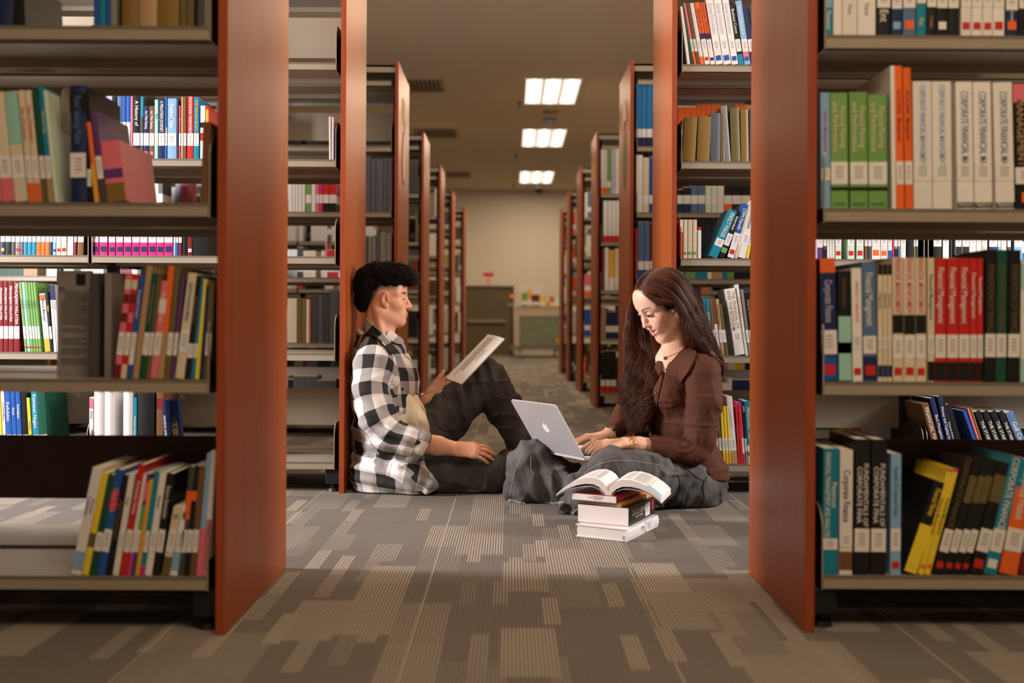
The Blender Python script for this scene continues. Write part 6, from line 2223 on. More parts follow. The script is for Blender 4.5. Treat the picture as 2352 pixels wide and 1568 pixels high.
    sdark = mat('dark_denim_seam', srgb(40, 39, 40), rough=0.8)
    def seam_line(pts, r, m):
        out = []
        for (px, py) in catmull([(a, b_, 0) for a, b_ in pts], 30)[:, :2]:
            h = bv.ray_cast(eye, (W(px, py, 4) - eye).normalized())
            if h[0] is not None: out.append(h[0] + h[1] * 0.0008)
        if len(out) > 3: tube_obj('seam', out, r, m, j, 6)
    seam_line([(1345, 1086), (1375, 1066), (1410, 1056), (1450, 1055), (1500, 1062), (1530, 1068)], .0013, seam)
    seam_line([(1208, 1030), (1196, 1060), (1184, 1095), (1176, 1140)], .0013, seam)
    seam_line([(1172, 1148), (1200, 1153), (1240, 1156), (1290, 1152)], .0022, seam)
    seam_line([(1222, 1050), (1224, 1080), (1240, 1095)], .0012, seam)
    seam_line([(1262, 1086), (1278, 1098), (1281, 1115), (1278, 1140)], .0016, sdark)
    seam_line([(1628, 1088), (1618, 1110), (1622, 1140), (1612, 1158)], .0016, sdark)
    seam_line([(1584, 1076), (1608, 1094), (1624, 1098)], .0014, sdark)
    seam_line([(1560, 1085), (1566, 1110), (1560, 1140)], .0013, sdark)
    # frayed threads along the hem
    rg = np.random.RandomState(3)
    fr_ = []
    for (px, py) in catmull([(1172, 1147, 0), (1210, 1154, 0), (1250, 1156, 0), (1290, 1152, 0), (1298, 1150, 0)], 130)[:, :2]:
        h = bv.ray_cast(eye, (W(px, py - 1, 4) - eye).normalized())
        if h[0] is None: continue
        p = V3(h[0])
        for _ in range(3):
            dv = unit(np.array([rg.normal() * .6, -0.8, -0.5 + rg.normal() * .4]))
            q = [p + dv * .008 * t + np.array([0, 0, -.003 * t * t]) for t in np.linspace(0, 1, 5)]
            q = [np.array([a[0], a[1], max(a[2], .0015)]) for a in q]
            fr_.append(q)
    for (px, py) in catmull([(1292, 1176, 0), (1312, 1183, 0), (1328, 1172, 0)], 50)[:, :2]:
        h = bv.ray_cast(eye, (W(px, py - 4, 4) - eye).normalized())
        if h[0] is None: continue
        p = V3(h[0])
        for _ in range(3):
            dv = unit(np.array([rg.normal() * .6, -0.8, -0.3 + rg.normal() * .4]))
            fr_.append([np.array([a[0], a[1], max(a[2], .0015)]) for a in [p + dv * .007 * t for t in np.linspace(0, 1, 5)]])
    if fr_:
        tag(strands('frayed_hem', fr_, [.0007, .0007, .0006, .0005, .0003], hair_mat('pale_threads', srgb(150, 144, 138), srgb(206, 198, 190), 0.8), j), kind='stuff')

    # ---- jewellery
    lw, le = V3(J['lw']), V3(J['le'])
    ax = unit(lw - le)
    def ring(name, c, axis, R, r, m, beads=0, br_=0.0035, squash=None):
        vs, fs = torus(c, axis, R, r, 36, 6, squash)
        q = mesh_obj(name, vs, fs, m, o, True)
        for k in range(beads):
            a = 2 * math.pi * k / beads
            e1 = unit(np.cross(unit(axis), [0.3, 0.2, 0.93])); e2 = np.cross(unit(axis), e1)
            p = V3(c) + (e1 * math.cos(a) + e2 * math.sin(a)) * R
            bm2 = bmesh.new()
            bmesh.ops.create_icosphere(bm2, subdivisions=2, radius=br_, matrix=Matrix.Translation(Vector(p)))
            me = bpy.data.meshes.new('bead'); bm2.to_mesh(me); bm2.free()
            me.materials.append(m)
            link(bpy.data.objects.new('bead', me), q)
        return q
    ring('gold_bracelet', lw - ax * .018, ax + np.array([0, 0, .12]), .0275, .0022, GOLD)
    ring('bead_bracelet', lw - ax * .036, ax - np.array([0, 0, .15]), .0290, .0010, mat('rose_gold', srgb(214, 160, 130), rough=0.25, metal=1.0), 16, .0026)
    rw, re = V3(J['rw']), V3(J['re'])
    ax2 = unit(rw - re)
    wt = ring('watch', rw - ax2 * .020, ax2, .0285, .0040, SILVER)
    for kx in range(16):
        a = 2 * math.pi * kx / 16
        e1 = unit(np.cross(ax2, [0.3, 0.2, 0.93])); e2 = np.cross(ax2, e1)
        rd = e1 * math.cos(a) + e2 * math.sin(a)
        M = Matrix.Translation(Vector(rw - ax2 * .020 + rd * .030)) @ Matrix([list(x) + [0] for x in np.stack([ax2, np.cross(rd, ax2), rd], 1)] + [[0, 0, 0, 1]])
        MB().box((-.009, -.0046, -.001), (.009, .0046, .003), M=M).build('link', SILVER if kx % 2 else STEEL_DARK, wt)
    f1 = J['f1']
    tip, dd, upv = J['t1'][2]
    ring('ring', tip - dd * .058 + upv * .0, dd, .0088, .0016, GOLD)
    # earring: gold knot under the near ear
    ec = P(.004, .0785, -.066)
    q = ring('earring', ec, fr.R @ np.array([.3, 1, .2]), .0068, .0034, GOLD)
    q2 = ring('earring', P(-.001, .082, -.048), fr.R @ np.array([.8, .5, 0]), .004, .0016, GOLD)
    # necklace: chain resting on the collar bones, small dark clover pendant
    body = BVHTree.FromPolygons([v.co for v in o.data.vertices], [p.vertices for p in o.data.polygons])
    pts = []
    for (px, py) in catmull([(1584, 790, 0), (1568, 800, 0), (1548, 810, 0), (1530, 816, 0), (1524, 812, 0)], 24)[:, :2]:
        h = body.ray_cast(eye, (W(px, py, 4) - eye).normalized())
        if h[0] is not None: pts.append(h[0] + h[1] * .0012)
    if len(pts) > 3:
        nk = tube_obj('necklace', pts, .0009, GOLD, o, 6)
        h = body.ray_cast(eye, (W(1529, 819, 4) - eye).normalized())
        if h[0] is not None:
            M = Matrix.Translation(h[0] + h[1] * .002) @ h[1].to_track_quat('Z', 'Y').to_matrix().to_4x4()
            pm = MB()
            for k in range(4):
                a = k * math.pi / 2 + .78
                pm.tube([(.0034 * math.cos(a), .0034 * math.sin(a), -.001), (.0034 * math.cos(a), .0034 * math.sin(a), .0012)], .0034, 12, M=M)
            tag(pm.build('pendant', BLACK, nk), kind='stuff')
    return top, j


def hair_woman(o, fr):
    P = fr.pt
    s = fr.s
    rg = np.random.RandomState(8)
    # guides in space: (pixel x, pixel y, distance, bundle radius)
    G = []
    near = [  # from the parting over the ear to the back
        [(1471, 664, 3.785, .006), (1492, 655, 3.765, .014), (1528, 668, 3.742, .016), (1556, 692, 3.742, .015), (1576, 730, 3.748, .017), (1594, 768, 3.752, .019), (1620, 798, 3.77, .018), (1648, 820, 3.80, .013)],
        [(1473, 655, 3.795, .008), (1502, 640, 3.775, .016), (1540, 652, 3.752, .018), (1572, 696, 3.755, .018), (1596, 740, 3.762, .019), (1622, 786, 3.79, .019), (1652, 822, 3.83, .013)],
        [(1475, 649, 3.81, .008), (1508, 632, 3.80, .015), (1548, 642, 3.775, .018), (1582, 690, 3.78, .018), (1603, 732, 3.80, .018), (1626, 776, 3.83, .018), (1654, 815, 3.87, .012)],
        [(1480, 643, 3.84, .008), (1520, 628, 3.84, .014), (1556, 640, 3.83, .017), (1586, 686, 3.84, .017), (1606, 730, 3.85, .018), (1628, 776, 3.88, .016), (1656, 822, 3.90, .011)],
        [(1470, 669, 3.780, .004), (1484, 672, 3.757, .009), (1508, 686, 3.740, .010), (1536, 690, 3.735, .009), (1558, 692, 3.737, .009), (1574, 724, 3.745, .010), (1586, 758, 3.752, .014), (1602, 788, 3.762, .015), (1630, 806, 3.775, .011)],
        [(1500, 634, 3.88, .010), (1540, 634, 3.90, .016), (1574, 666, 3.90, .018), (1600, 722, 3.91, .018), (1624, 776, 3.92, .018), (1650, 815, 3.93, .012)],
        [(1570, 738, 3.775, .010), (1586, 770, 3.785, .014), (1608, 796, 3.80, .015), (1634, 816, 3.82, .014), (1658, 858, 3.86, .008)],
        [(1476, 664, 3.79, .006), (1494, 664, 3.768, .009), (1522, 674, 3.748, .011), (1548, 682, 3.742, .011), (1568, 700, 3.748, .012), (1584, 738, 3.755, .014), (1606, 778, 3.77, .014), (1636, 806, 3.79, .012)],
        [(1482, 646, 3.86, .008), (1506, 626, 3.86, .012), (1535, 620, 3.86, .014), (1564, 636, 3.87, .016), (1592, 684, 3.87, .017), (1610, 730, 3.88, .018), (1634, 782, 3.90, .015)],
        [(1600, 782, 3.76, .010), (1625, 802, 3.765, .013), (1646, 824, 3.78, .012), (1660, 856, 3.81, .007)],
    ]
    far = [  # from the parting down the far cheek, over the chest
        [(1469, 660, 3.83, .006), (1458, 676, 3.87, .010), (1450, 705, 3.91, .011), (1446, 745, 3.93, .014), (1446, 790, 3.90, .018), (1458, 830, 3.86, .022), (1456, 880, 3.84, .024), (1450, 930, 3.83, .020), (1448, 985, 3.83, .012)],
        [(1472, 652, 3.86, .008), (1457, 678, 3.92, .012), (1448, 715, 3.95, .014), (1448, 765, 3.94, .018), (1458, 800, 3.90, .022), (1474, 840, 3.85, .025), (1474, 890, 3.82, .025), (1464, 945, 3.81, .020), (1460, 1000, 3.81, .010)],
        [(1478, 646, 3.88, .008), (1468, 665, 3.95, .014), (1462, 720, 3.96, .02), (1474, 775, 3.93, .026), (1492, 812, 3.88, .026), (1496, 850, 3.83, .026), (1490, 900, 3.80, .024), (1480, 950, 3.79, .018), (1474, 990, 3.79, .010)],
        [(1505, 720, 3.96, .02), (1504, 765, 3.93, .026), (1506, 800, 3.89, .026), (1512, 832, 3.84, .020), (1504, 880, 3.79, .018), (1494, 930, 3.78, .015), (1486, 970, 3.78, .010)],
        [(1462, 760, 3.95, .02), (1450, 810, 3.91, .022), (1448, 850, 3.88, .02), (1442, 890, 3.87, .018), (1445, 925, 3.86, .014), (1440, 950, 3.86, .008)],
    ]
    G = [(q, 'n') for q in near] + [(q, 'f') for q in far]
    # underlying mass so that no light shows through
    g = Sdf(V3((0.36, 3.56, 0.24)), V3((0.84, 4.10, 0.87)), 0.0045)
    g.ell(P(-.016, 0, .038), [.098 * s, .077 * s, .0845 * s], fr.R, 0.01)
    g.ell(P(-.045, 0, -.005), [.070 * s, .072 * s, .075 * s], fr.R, 0.02)
    for q, kd in G:
        pts = [W(a, b_, d) for a, b_, d, r in q]
        rs = [r * .66 for a, b_, d, r in q]
        g.chain(pts[1:], rs[1:], 0.012)
    # keep the face, the ear and the neck free
    g.ell(P(.082, 0, -.012), [.090 * s, .066 * s, .104 * s], fr.R, 0.006, 's')
    g.ell(P(.050, .060, -.045), [.058 * s, .045 * s, .062 * s], fr.R, 0.008, 's')
    g.ell(P(.002, .085, -.042), [.026 * s, .022 * s, .030 * s], fr.R, 0.006, 's')
    g.chain([P(.02, .035, -.10), W(1556, 800, 3.75)], [.040, .034], 0.008, 's')
    g.rough(0.004, 60, 60, 25, 2.0)
    cap, CV, CQ = g.mesh('hair', CAP_BROWN, o)
    curves = []
    fine = []
    N = 30
    for q, kd in G:
        ctr = catmull([list(W(a, b_, d)) + [r] for a, b_, d, r in q], N)
        tang = np.gradient(ctr[:, :3], axis=0)
        tang /= np.linalg.norm(tang, axis=1)[:, None]
        cnt = 1100 if kd == 'n' else 1000
        a0 = rg.uniform(0, 2 * math.pi, cnt)[:, None]
        r0 = (np.sqrt(rg.uniform(0, 1, cnt)) * 1.12)[:, None]
        fq = (rg.uniform(2.2, 3.2, cnt) if kd == 'n' else rg.uniform(4.4, 5.6, cnt))[:, None]
        lock = rg.randint(0, 9, cnt)                                 # locks wave together
        fq = np.where(True, fq.mean() + (lock[:, None] - 4) * .08 + rg.normal(size=(cnt, 1)) * .04, fq)
        am = (.7 + .12 * lock + rg.normal(size=cnt) * .12)[:, None]
        ph = (lock * .7 + rg.normal(size=cnt) * .25)[:, None]
        a0 = lock[:, None] * .7 + rg.normal(size=(cnt, 1)) * .55
        end = np.where(rg.rand(cnt) < .8, rg.uniform(.86, 1.0, cnt), rg.uniform(.6, .9, cnt))[:, None]
        t = end * np.linspace(0, 1, N)[None, :]
        x = t * (N - 1)
        i0 = np.minimum(x.astype(int), N - 2)
        u = (x - i0)[..., None]
        c = ctr[i0] * (1 - u) + ctr[i0 + 1] * u
        tg = tang[i0] * (1 - u) + tang[i0 + 1] * u
        e1 = np.cross(tg, np.array([.1, 1, .2])); e1 /= np.linalg.norm(e1, axis=2)[..., None]
        e2 = np.cross(tg, e1)
        wv = am * (.0150 if kd == 'f' else .0095) * sstep(.25 if kd == 'f' else .45, .8, t)
        th = 2 * math.pi * fq * t + ph
        off = e1 * (np.cos(a0) * r0 * c[..., 3] + wv * np.cos(th))[..., None] + e2 * (np.sin(a0) * r0 * c[..., 3] + wv * np.sin(th))[..., None]
        curves.append(c[..., :3] + off)
    curves = np.concatenate(curves)
    strands('hair_strands', curves, list(np.concatenate([np.full(N - 6, .00045), np.linspace(.0004, .00015, 6)])), HAIR_BROWN, cap)
    # smooth strands over the crown, from the parting back over the skull
    part = [P(.072, .004, .088), P(.05, .006, .112), P(.01, .008, .128), P(-.03, .008, .130)]
    pc = catmull(part, 40)
    crown = []
    for k in range(2600):
        p0 = pc[rg.randint(0, 40)]
        l0 = fr.loc(p0[None])[0]
        sd = 1 if rg.rand() < .7 else -1
        # end: a point of the skull behind the ear on that side
        e = np.array([rg.uniform(-.105, -.035), sd * rg.uniform(.070, .084), rg.uniform(-.05, .04)])
        m_ = np.array([l0[0] * .75 - .012, sd * .062, .085])
        pts = []
        for t in np.linspace(0, 1, 14):
            q = (1 - t) ** 2 * l0 + 2 * t * (1 - t) * m_ + t * t * e
            c0 = np.array([-.016, 0, .038])
            v = q - c0
            r = math.sqrt((v[0] / .1045) ** 2 + (v[1] / .083) ** 2 + (v[2] / .0905) ** 2)
            q = c0 + v / r * (1.0 + .02 * rg.rand())
            pts.append(P(*q))
        fe = [((a[0] - .082) / .086) ** 2 + (a[1] / .064) ** 2 + ((a[2] + .012) / .100) ** 2 for a in fr.loc(np.array(pts))]
        if min(fe) < 1: continue
        crown.append(pts)
    strands('crown_strands', crown, [.0005] * 13 + [.0003], HAIR_BROWN, cap)
    return cap


woman, wfr, WJ = build_woman()
dress_woman(woman, wfr, WJ)
hair_woman(woman, wfr)
# ================================================================== laptop, stacked books, cart
ALU = mat('brushed_aluminium', srgb(205, 201, 202), rough=0.42, metal=0.45, var=0.02, vscale=15)
KEYS = mat('black_keys', srgb(22, 22, 24), rough=0.5)


def rounded_rect(w, h, r, n=6):
    pts = []
    for cx, cy, a0 in ((w - r, h - r, 0), (r, h - r, 90), (r, r, 180), (w - r, r, 270)):
        for k in range(n + 1):
            a = math.radians(a0 + 90 * k / n)
            pts.append((cx + r * math.cos(a), cy + r * math.sin(a)))
    return pts


def laptop():
    near, far = W(1345, 1058, 3.66), W(1240, 1040, 3.91)
    near.z = far.z = 0.175
    hd = (far - near)
    Wd = 0.295
    hd.normalize()                                    # along the hinge, away from the camera
    face = Vector((hd.y, -hd.x, 0))                   # towards the user
    if face.x < 0: face = -face
    o = empty('laptop', tuple(near))
    tag(o, 'silver laptop with its back to the camera, open on the lap of the young woman', 'laptop')
    B = Matrix([[hd.x, face.x, 0, 0], [hd.y, face.y, 0, 0], [0, 0, 1, 0], [0, 0, 0, 1]])
    D = 0.222
    base = MB().prism(rounded_rect(Wd, D, 0.012), 'z', 0.0, 0.0125, M=B).build('base', ALU, o, bevel=0.0012)
    kb = MB().box((0.022, 0.018, 0.0125), (Wd - 0.022, 0.125, 0.0128), M=B).build('keyboard_well', BLACK, base)
    for r in range(6):
        n = 14 if r < 5 else 8
        for c in range(n):
            kw = (Wd - 0.05) / n
            x0 = 0.025 + c * kw
            y0 = 0.021 + r * 0.0172
            MB().box((x0 + .0012, y0, 0.0128), (x0 + kw - .0012, y0 + (0.0145 if r else 0.009), 0.0142), M=B).build('key', KEYS, base)
    MB().box((Wd / 2 - 0.052, 0.136, 0.0125), (Wd / 2 + 0.052, 0.206, 0.0127), M=B).build('trackpad', mat('trackpad_glass', srgb(178, 174, 174), rough=0.3), base)
    MB().tube([Vector((0.04, 0.004, 0.0115)), Vector((Wd - 0.04, 0.004, 0.0115))], 0.0035, 12, M=B).build('hinge', BLACK, o)
    # lid tilted back
    lean = math.radians(33)
    L = B @ Matrix.Translation((0, 0.001, 0.0105)) @ Matrix.Rotation(lean, 4, 'X') @ Matrix.Rotation(math.pi / 2, 4, 'X')
    # lid plane: local x along the hinge, local y up the screen, local +z towards the back
    Lz = L @ Matrix.Diagonal((1, 1, -1, 1))
    lid = MB().prism(rounded_rect(Wd, 0.226, 0.012), 'z', -0.003, 0.003, M=L).build('lid', ALU, o, bevel=0.0008)
    # which side is the back: the side facing away from the user
    zdir = (L.to_3x3() @ Vector((0, 0, 1)))
    sgn = 1 if zdir.dot(face) < 0 else -1
    MB().box((0.008, 0.010, -sgn * 0.0034) if sgn > 0 else (0.008, 0.010, 0.003), (Wd - 0.008, 0.218, -0.003) if sgn > 0 else (Wd - 0.008, 0.218, 0.0034), M=L).build('screen', emit_mat('lit_screen', (0.75, 0.8, 0.9, 1), 0.35), lid)
    # fruit emblem on the lid: outline with a bite, and a leaf
    pts = []
    body = [(0.0, .62), (.14, .74), (.34, .80), (.58, .72), (.74, .56), (.62, .44), (.54, .26), (.56, .06), (.66, -.12), (.82, -.22), (.70, -.52), (.50, -.80), (.32, -.92), (.14, -.86), (0, -.80),
            (-.14, -.86), (-.32, -.92), (-.54, -.76), (-.74, -.44), (-.84, -.06), (-.82, .30), (-.66, .62), (-.40, .78), (-.18, .74)]
    leaf = [(-.02, .86), (.04, 1.12), (.22, 1.32), (.34, 1.36), (.32, 1.10), (.16, .92)]
    S_ = 0.0205
    cx, cy = Wd / 2, 0.114
    em = mat('white_emblem', srgb(244, 242, 240), rough=0.15, spec=0.6)
    flip = -1
    # as seen from behind, the bite is to the right
    right = (L.to_3x3() @ Vector((1, 0, 0)))
    flip = 1 if right.x > 0 else -1
    za, zb = (0.003, 0.0034) if sgn > 0 else (-0.0034, -0.003)
    e = MB().prism([(cx + flip * u * S_, cy + v * S_) for u, v in body], 'z', za, zb, M=L).build('emblem', em, lid)
    MB().prism([(cx + flip * u * S_, cy + v * S_) for u, v in leaf], 'z', za, zb, M=L).build('emblem_leaf', em, lid)
    return o


laptop()

# ---- the pile of books on the carpet
PAGE2 = mat('bright_page_block', srgb(232, 226, 224), rough=0.8, spec=0.1, var=0.03, vscale=14)


def pages_mat():
    m = mat('layered_page_edges', srgb(226, 218, 216), rough=0.85, spec=0.1, var=0.03)
    nt = m.node_tree; N = nt.nodes; L = nt.links; b = N['Principled BSDF']
    tc = N.new('ShaderNodeTexCoord')
    mp = N.new('ShaderNodeMapping'); mp.inputs['Scale'].default_value = (3, 3, 900)
    L.new(tc.outputs['Object'], mp.inputs['Vector'])
    nz = N.new('ShaderNodeTexNoise'); nz.inputs['Scale'].default_value = 1.0; nz.inputs['Detail'].default_value = 3
    L.new(mp.outputs['Vector'], nz.inputs['Vector'])
    bp = N.new('ShaderNodeBump'); bp.inputs['Strength'].default_value = 0.5; bp.inputs['Distance'].default_value = 0.001
    L.new(nz.outputs['Fac'], bp.inputs['Height']); L.new(bp.outputs['Normal'], b.inputs['Normal'])
    return m


PAGEL = pages_mat()


def flat_book(name, near, left, right, z, th, cov, label, hard=True, spine_col=None, top_off=0.0):
    """lying book: near corner, left corner, right corner (world xy); spine along near-right"""
    n_, l_, r_ = Vector((near[0], near[1], 0)), Vector((left[0], left[1], 0)), Vector((right[0], right[1], 0))
    ux = (r_ - n_); Ls = ux.length; ux.normalize()          # along the spine
    uy = Vector((-ux.y, ux.x, 0))
    if uy.dot(l_ - n_) < 0: uy = -uy
    Wb = (l_ - n_).dot(uy)
    o = empty('book', (near[0], near[1], z))
    tag(o, label, 'book', 'books piled on the carpet')
    B = Matrix([[ux.x, uy.x, 0, 0], [ux.y, uy.y, 0, 0], [0, 0, 1, 0], [0, 0, 0, 1]])
    ct = 0.0026 if hard else 0.0007
    ov = 0.0035 if hard else 0.0005
    c = MB()
    c.box((0, 0, 0), (Ls, Wb, ct), M=B).box((0, 0, th - ct), (Ls, Wb, th), M=B)
    c.prism([(0.0, ct), (-0.003 if hard else -0.001, th * .3), (-0.003 if hard else -0.001, th * .7), (0.0, th - ct), (ct, th - ct), (ct, ct)], 'x', 0.0, Ls, M=B)
    cv = c.build('cover', cov, o)
    MB().box((ov, ct + 0.0008, ct), (Ls - ov, Wb - ov, th - ct), M=B).build('page_block', PAGEL, o)
    return o, B, Ls, Wb


def on_spine(o, B, x0, x1, z0, z1, m, name, dep=0.0036):
    return MB().box((x0, -dep, z0), (x1, -dep + 0.0005, z1), M=B).build(name, m, o)


def spine_text(o, B, body, x, z, size, m, name='title', dep=0.0042, sx=1.0, flip=False):
    M = B @ Matrix.Translation((x, -dep, z)) @ Matrix(((1, 0, 0, 0), (0, 0, -1, 0), (0, 1, 0, 0), (0, 0, 0, 1)))
    return text_obj(name, body, size, m, o, M, 'CENTER', sx)


def flo(px, py, d): q = W(px, py, d); return (q.x, q.y)


dn = 1584 / (1243 - 739)
WHITE_C = mat('white_hardcover', srgb(232, 228, 228), rough=0.4, var=0.02)
near = W(1445, 1243, 3.143); left = W(1322, 1233, 3.206); right = W(1516, 1207, 3.385)
h1 = near.z
th1 = 0.037
o1, B1, L1, W1 = flat_book('b', near, left, right, 0.0005, th1, WHITE_C, 'white hardcover with blue ribbon lying at the bottom of the pile on the carpet')
spine_text(o1, B1, 'TTSO', L1 * .46, th1 * .52, 0.017, ink('darkgrey'), sx=.8)
on_spine(o1, B1, L1 * .56, L1 * .78, th1 * .08, th1 * .92, CALLNO, 'spine_label', 0.0034)
spine_text(o1, B1, '...', L1 * .9, th1 * .5, 0.02, ink('grey'), 'small_mark')
rib = mat('blue_ribbon', srgb(44, 74, 168), rough=0.5)
q0 = B1 @ Vector((L1 - .002, .03, th1 * .6))
tube_obj('ribbon', [q0, q0 + Vector((.012, .004, .008)), q0 + Vector((.028, .006, .010)), q0 + Vector((.044, .004, .002))], .0016, rib, o1, 6)
q0 = B1 @ Vector((.0, .012, th1 * .42))
tube_obj('ribbon', [q0 + Vector((.004, .004, 0)), q0 + Vector((-.002, -.003, -.004)), q0 + Vector((.004, -.003, -.012))], .0014, rib, o1, 6)

BLK = mat('black_gloss_cover', srgb(26, 25, 28), rough=0.3, var=0.05)
zz = 0.001 + th1
k = 0.0005
d2 = 3.17
near2, left2, right2 = W(1449, 1208, 3.185), W(1329, 1202, 3.25), W(1508, 1185, 3.41)
th2 = 0.056
o2, B2, L2, W2 = flat_book('b', near2, left2, right2, zz, th2, BLK, 'very thick black paperback second from the bottom of the pile on the carpet', False)
spine_text(o2, B2, 'DOKTOR UMUM', L2 * .34, th2 * .62, 0.026, ink('cream'), sx=.62, dep=.0018)
spine_text(o2, B2, 'Memoir Tun Dr Mahathir', L2 * .38, th2 * .36, 0.0115, ink('cream'), 'subtitle', sx=.62, dep=.0018)
on_spine(o2, B2, L2 * .60, L2 * .78, th2 * .12, th2 * .86, CALLNO, 'spine_label', 0.0020)
on_spine(o2, B2, L2 * .86, L2 * .93, th2 * .30, th2 * .90, ink('red'), 'red_emblem', 0.0016)
zz += th2 + .0005
ORC = mat('amber_cover', srgb(226, 164, 48), rough=0.35, var=0.04)
near3, left3, right3 = W(1431, 1150, 3.20), W(1326, 1144, 3.26), W(1505, 1130, 3.41)
th3 = 0.0125
o3, B3, L3, W3 = flat_book('b', near3, left3, right3, zz, th3, ORC, 'amber spined paperback third from the bottom of the pile on the carpet', False)
spine_text(o3, B3, 'Pengantar Ekonomi', L3 * .5, th3 * .5, 0.012, ink('brown'), sx=.7, dep=.0018)
on_spine(o3, B3, L3 * .66, L3 * .8, 0.001, th3 - .001, CALLNO, 'spine_label', 0.0018)
zz += th3 + .0005
REDC = mat('dark_red_cover', srgb(150, 26, 34), rough=0.35, var=0.25, vscale=60)
near4, left4, right4 = W(1420, 1148, 3.19), W(1314, 1138, 3.25), W(1486, 1128, 3.41)
th4 = 0.021
o4, B4, L4, W4 = flat_book('b', near4, left4, right4, zz, th4, REDC, 'dark red paperback under the open book at the top of the pile', False)
on_spine(o4, B4, L4 * .04, L4 * .26, th4 * .15, th4 * .85, ink('red'), 'red_band', 0.0016)
spine_text(o4, B4, 'PENDIDIKAN', L4 * .16, th4 * .5, 0.010, ink('pink'), sx=.7, dep=.0022)
ft = MB()
for i, (a, b_) in enumerate([(.30, .52), (.30, .62), (.34, .5)]):
    ft.box((-.0006, W4 * a, th4 * (.7 - .2 * i)), (0.0002, W4 * b_, th4 * (.7 - .2 * i) + .0016), M=B4)
tag(ft.build('edge_print', ink('grey'), o4), kind='stuff')
gl = MB()
rg_ = random.Random(2)
for i in range(40):
    x, y = L4 * rg_.uniform(0.0, .22), W4 * rg_.uniform(.08, .7)
    gl.box((x, y, th4), (x + .006, y + .004, th4 + .0004), M=B4)
tag(gl.build('gold_cover_print', ink('amber'), o4), kind='stuff')
zz += th4 + .0005


def open_book_pile():
    c = Vector((W(1402, 1132, 3.30).x, 3.33, zz))
    o = empty('open_book', tuple(c))
    tag(o, 'open book lying face up with arched pages on top of the pile', 'book', 'books piled on the carpet')
    # fold runs away from the camera to the right
    a = W(1402, 1134, 3.22); b_ = W(1428, 1102, 3.43)
    fd = Vector((0.30, 0.95, 0)).normalized()
    Lp = 0.19
    base = Vector((W(1401, 1132, 3.215).x, 3.215, zz)) - c
    sd = Vector((fd.y, -fd.x, 0))                     # to the right
    # profiles of the two halves (distance from fold, height of upper sheet, height of lower sheet)
    R_ = [(0, .008, .0), (.006, .026, .0), (.014, .036, .008), (.026, .044, .020), (.045, .050, .028), (.070, .050, .0290), (.095, .044, .025), (.118, .034, .017), (.138, .022, .007), (.154, .009, -.005), (.163, .000, -.013)]
    L_ = [(0, .008, .0), (.007, .026, .0), (.016, .038, .010), (.030, .047, .024), (.048, .052, .031), (.072, .050, .031), (.096, .043, .026), (.118, .032, .018), (.138, .018, .009), (.155, .003, -.002), (.166, -.007, -.010)]
    def half(prof, sgn, name):
        vs, fs = [], []
        n = len(prof)
        for i, (t, zu, zl) in enumerate(prof):
            skew = 0.0
            for e in (0, 1):
                p = base + sd * (sgn * t) + fd * (Lp * e + (0.0))
                vs += [p + Vector((0, 0, zu)), p + Vector((0, 0, zl))]
        for i in range(n - 1):
            k_ = i * 4
            fs += [(k_, k_ + 4, k_ + 6, k_ + 2), (k_ + 1, k_ + 3, k_ + 7, k_ + 5), (k_, k_ + 1, k_ + 5, k_ + 4), (k_ + 2, k_ + 6, k_ + 7, k_ + 3)]
        fs += [(0, 2, 3, 1), ((n - 1) * 4, (n - 1) * 4 + 1, (n - 1) * 4 + 3, (n - 1) * 4 + 2)]
        if sgn < 0: fs = [f[::-1] for f in fs]
        h = mesh_obj(name, vs, fs, PAGE2, o, False)
        # printed lines following the page
        pr = MB()
        def zt(t):
            return np.interp(t, [q[0] for q in prof], [q[1] for q in prof]) + .0006
        for r in range(26):
            e0 = 0.10 + r * 0.031
            ts = np.linspace(.030, .125 - .02 * ((r * 5) % 3 == 0), 7)
            rowv = []
            for t in ts:
                for w_ in (0, .0022):
                    p = base + sd * (sgn * t) + fd * (Lp * e0 + w_)
                    rowv.append(p + Vector((0, 0, zt(t))))
            pr.add(rowv, [(2 * i, 2 * i + 2, 2 * i + 3, 2 * i + 1) for i in range(6)])
        tag(pr.build('printed_text', mat('pale_print', srgb(200, 196, 198), rough=0.8), h), kind='stuff')
        # pale blue tab at the page foot
        tb = MB()
        ts = [prof[-4][0], prof[-3][0], prof[-2][0], prof[-1][0] - .001]
        q = []
        for t in ts:
            for e in (0.02, 0.16):
                q.append(base + sd * (sgn * t) + fd * (Lp * e) + Vector((0, 0, zt(t) + .0003)))
        tb.add(q, [(2 * i, 2 * i + 2, 2 * i + 3, 2 * i + 1) for i in range(3)])
        tb.build('blue_tab', mat('pale_blue_print', srgb(150, 190, 214), rough=0.7), h)
        # soft cover below
        vs, fs = [], []
        for i, (t, zu, zl) in enumerate(prof):
            zz_ = (zl - .0035) if t > .004 else -.0002
            for e in (0, 1):
                p = base + sd * (sgn * t * 1.01) + fd * (Lp * e * 1.01 - .001)
                vs += [p + Vector((0, 0, max(zz_, -.016) if t > .1 else max(zz_ - .004 * min(1, t / .03), .0002))), p + Vector((0, 0, (max(zz_, -.016) if t > .1 else max(zz_ - .004 * min(1, t / .03), .0002)) - .0008))]
        fs = []
        for i in range(n - 1):
            k_ = i * 4
            fs += [(k_, k_ + 4, k_ + 6, k_ + 2), (k_ + 1, k_ + 3, k_ + 7, k_ + 5), (k_, k_ + 1, k_ + 5, k_ + 4), (k_ + 2, k_ + 6, k_ + 7, k_ + 3)]
        mesh_obj('soft_cover', vs, fs, mat('pale_cover_card', srgb(204, 206, 208), rough=0.5), o, False)
    half(R_, 1, 'right_pages')
    half(L_, -1, 'left_pages')
    return o


open_book_pile()

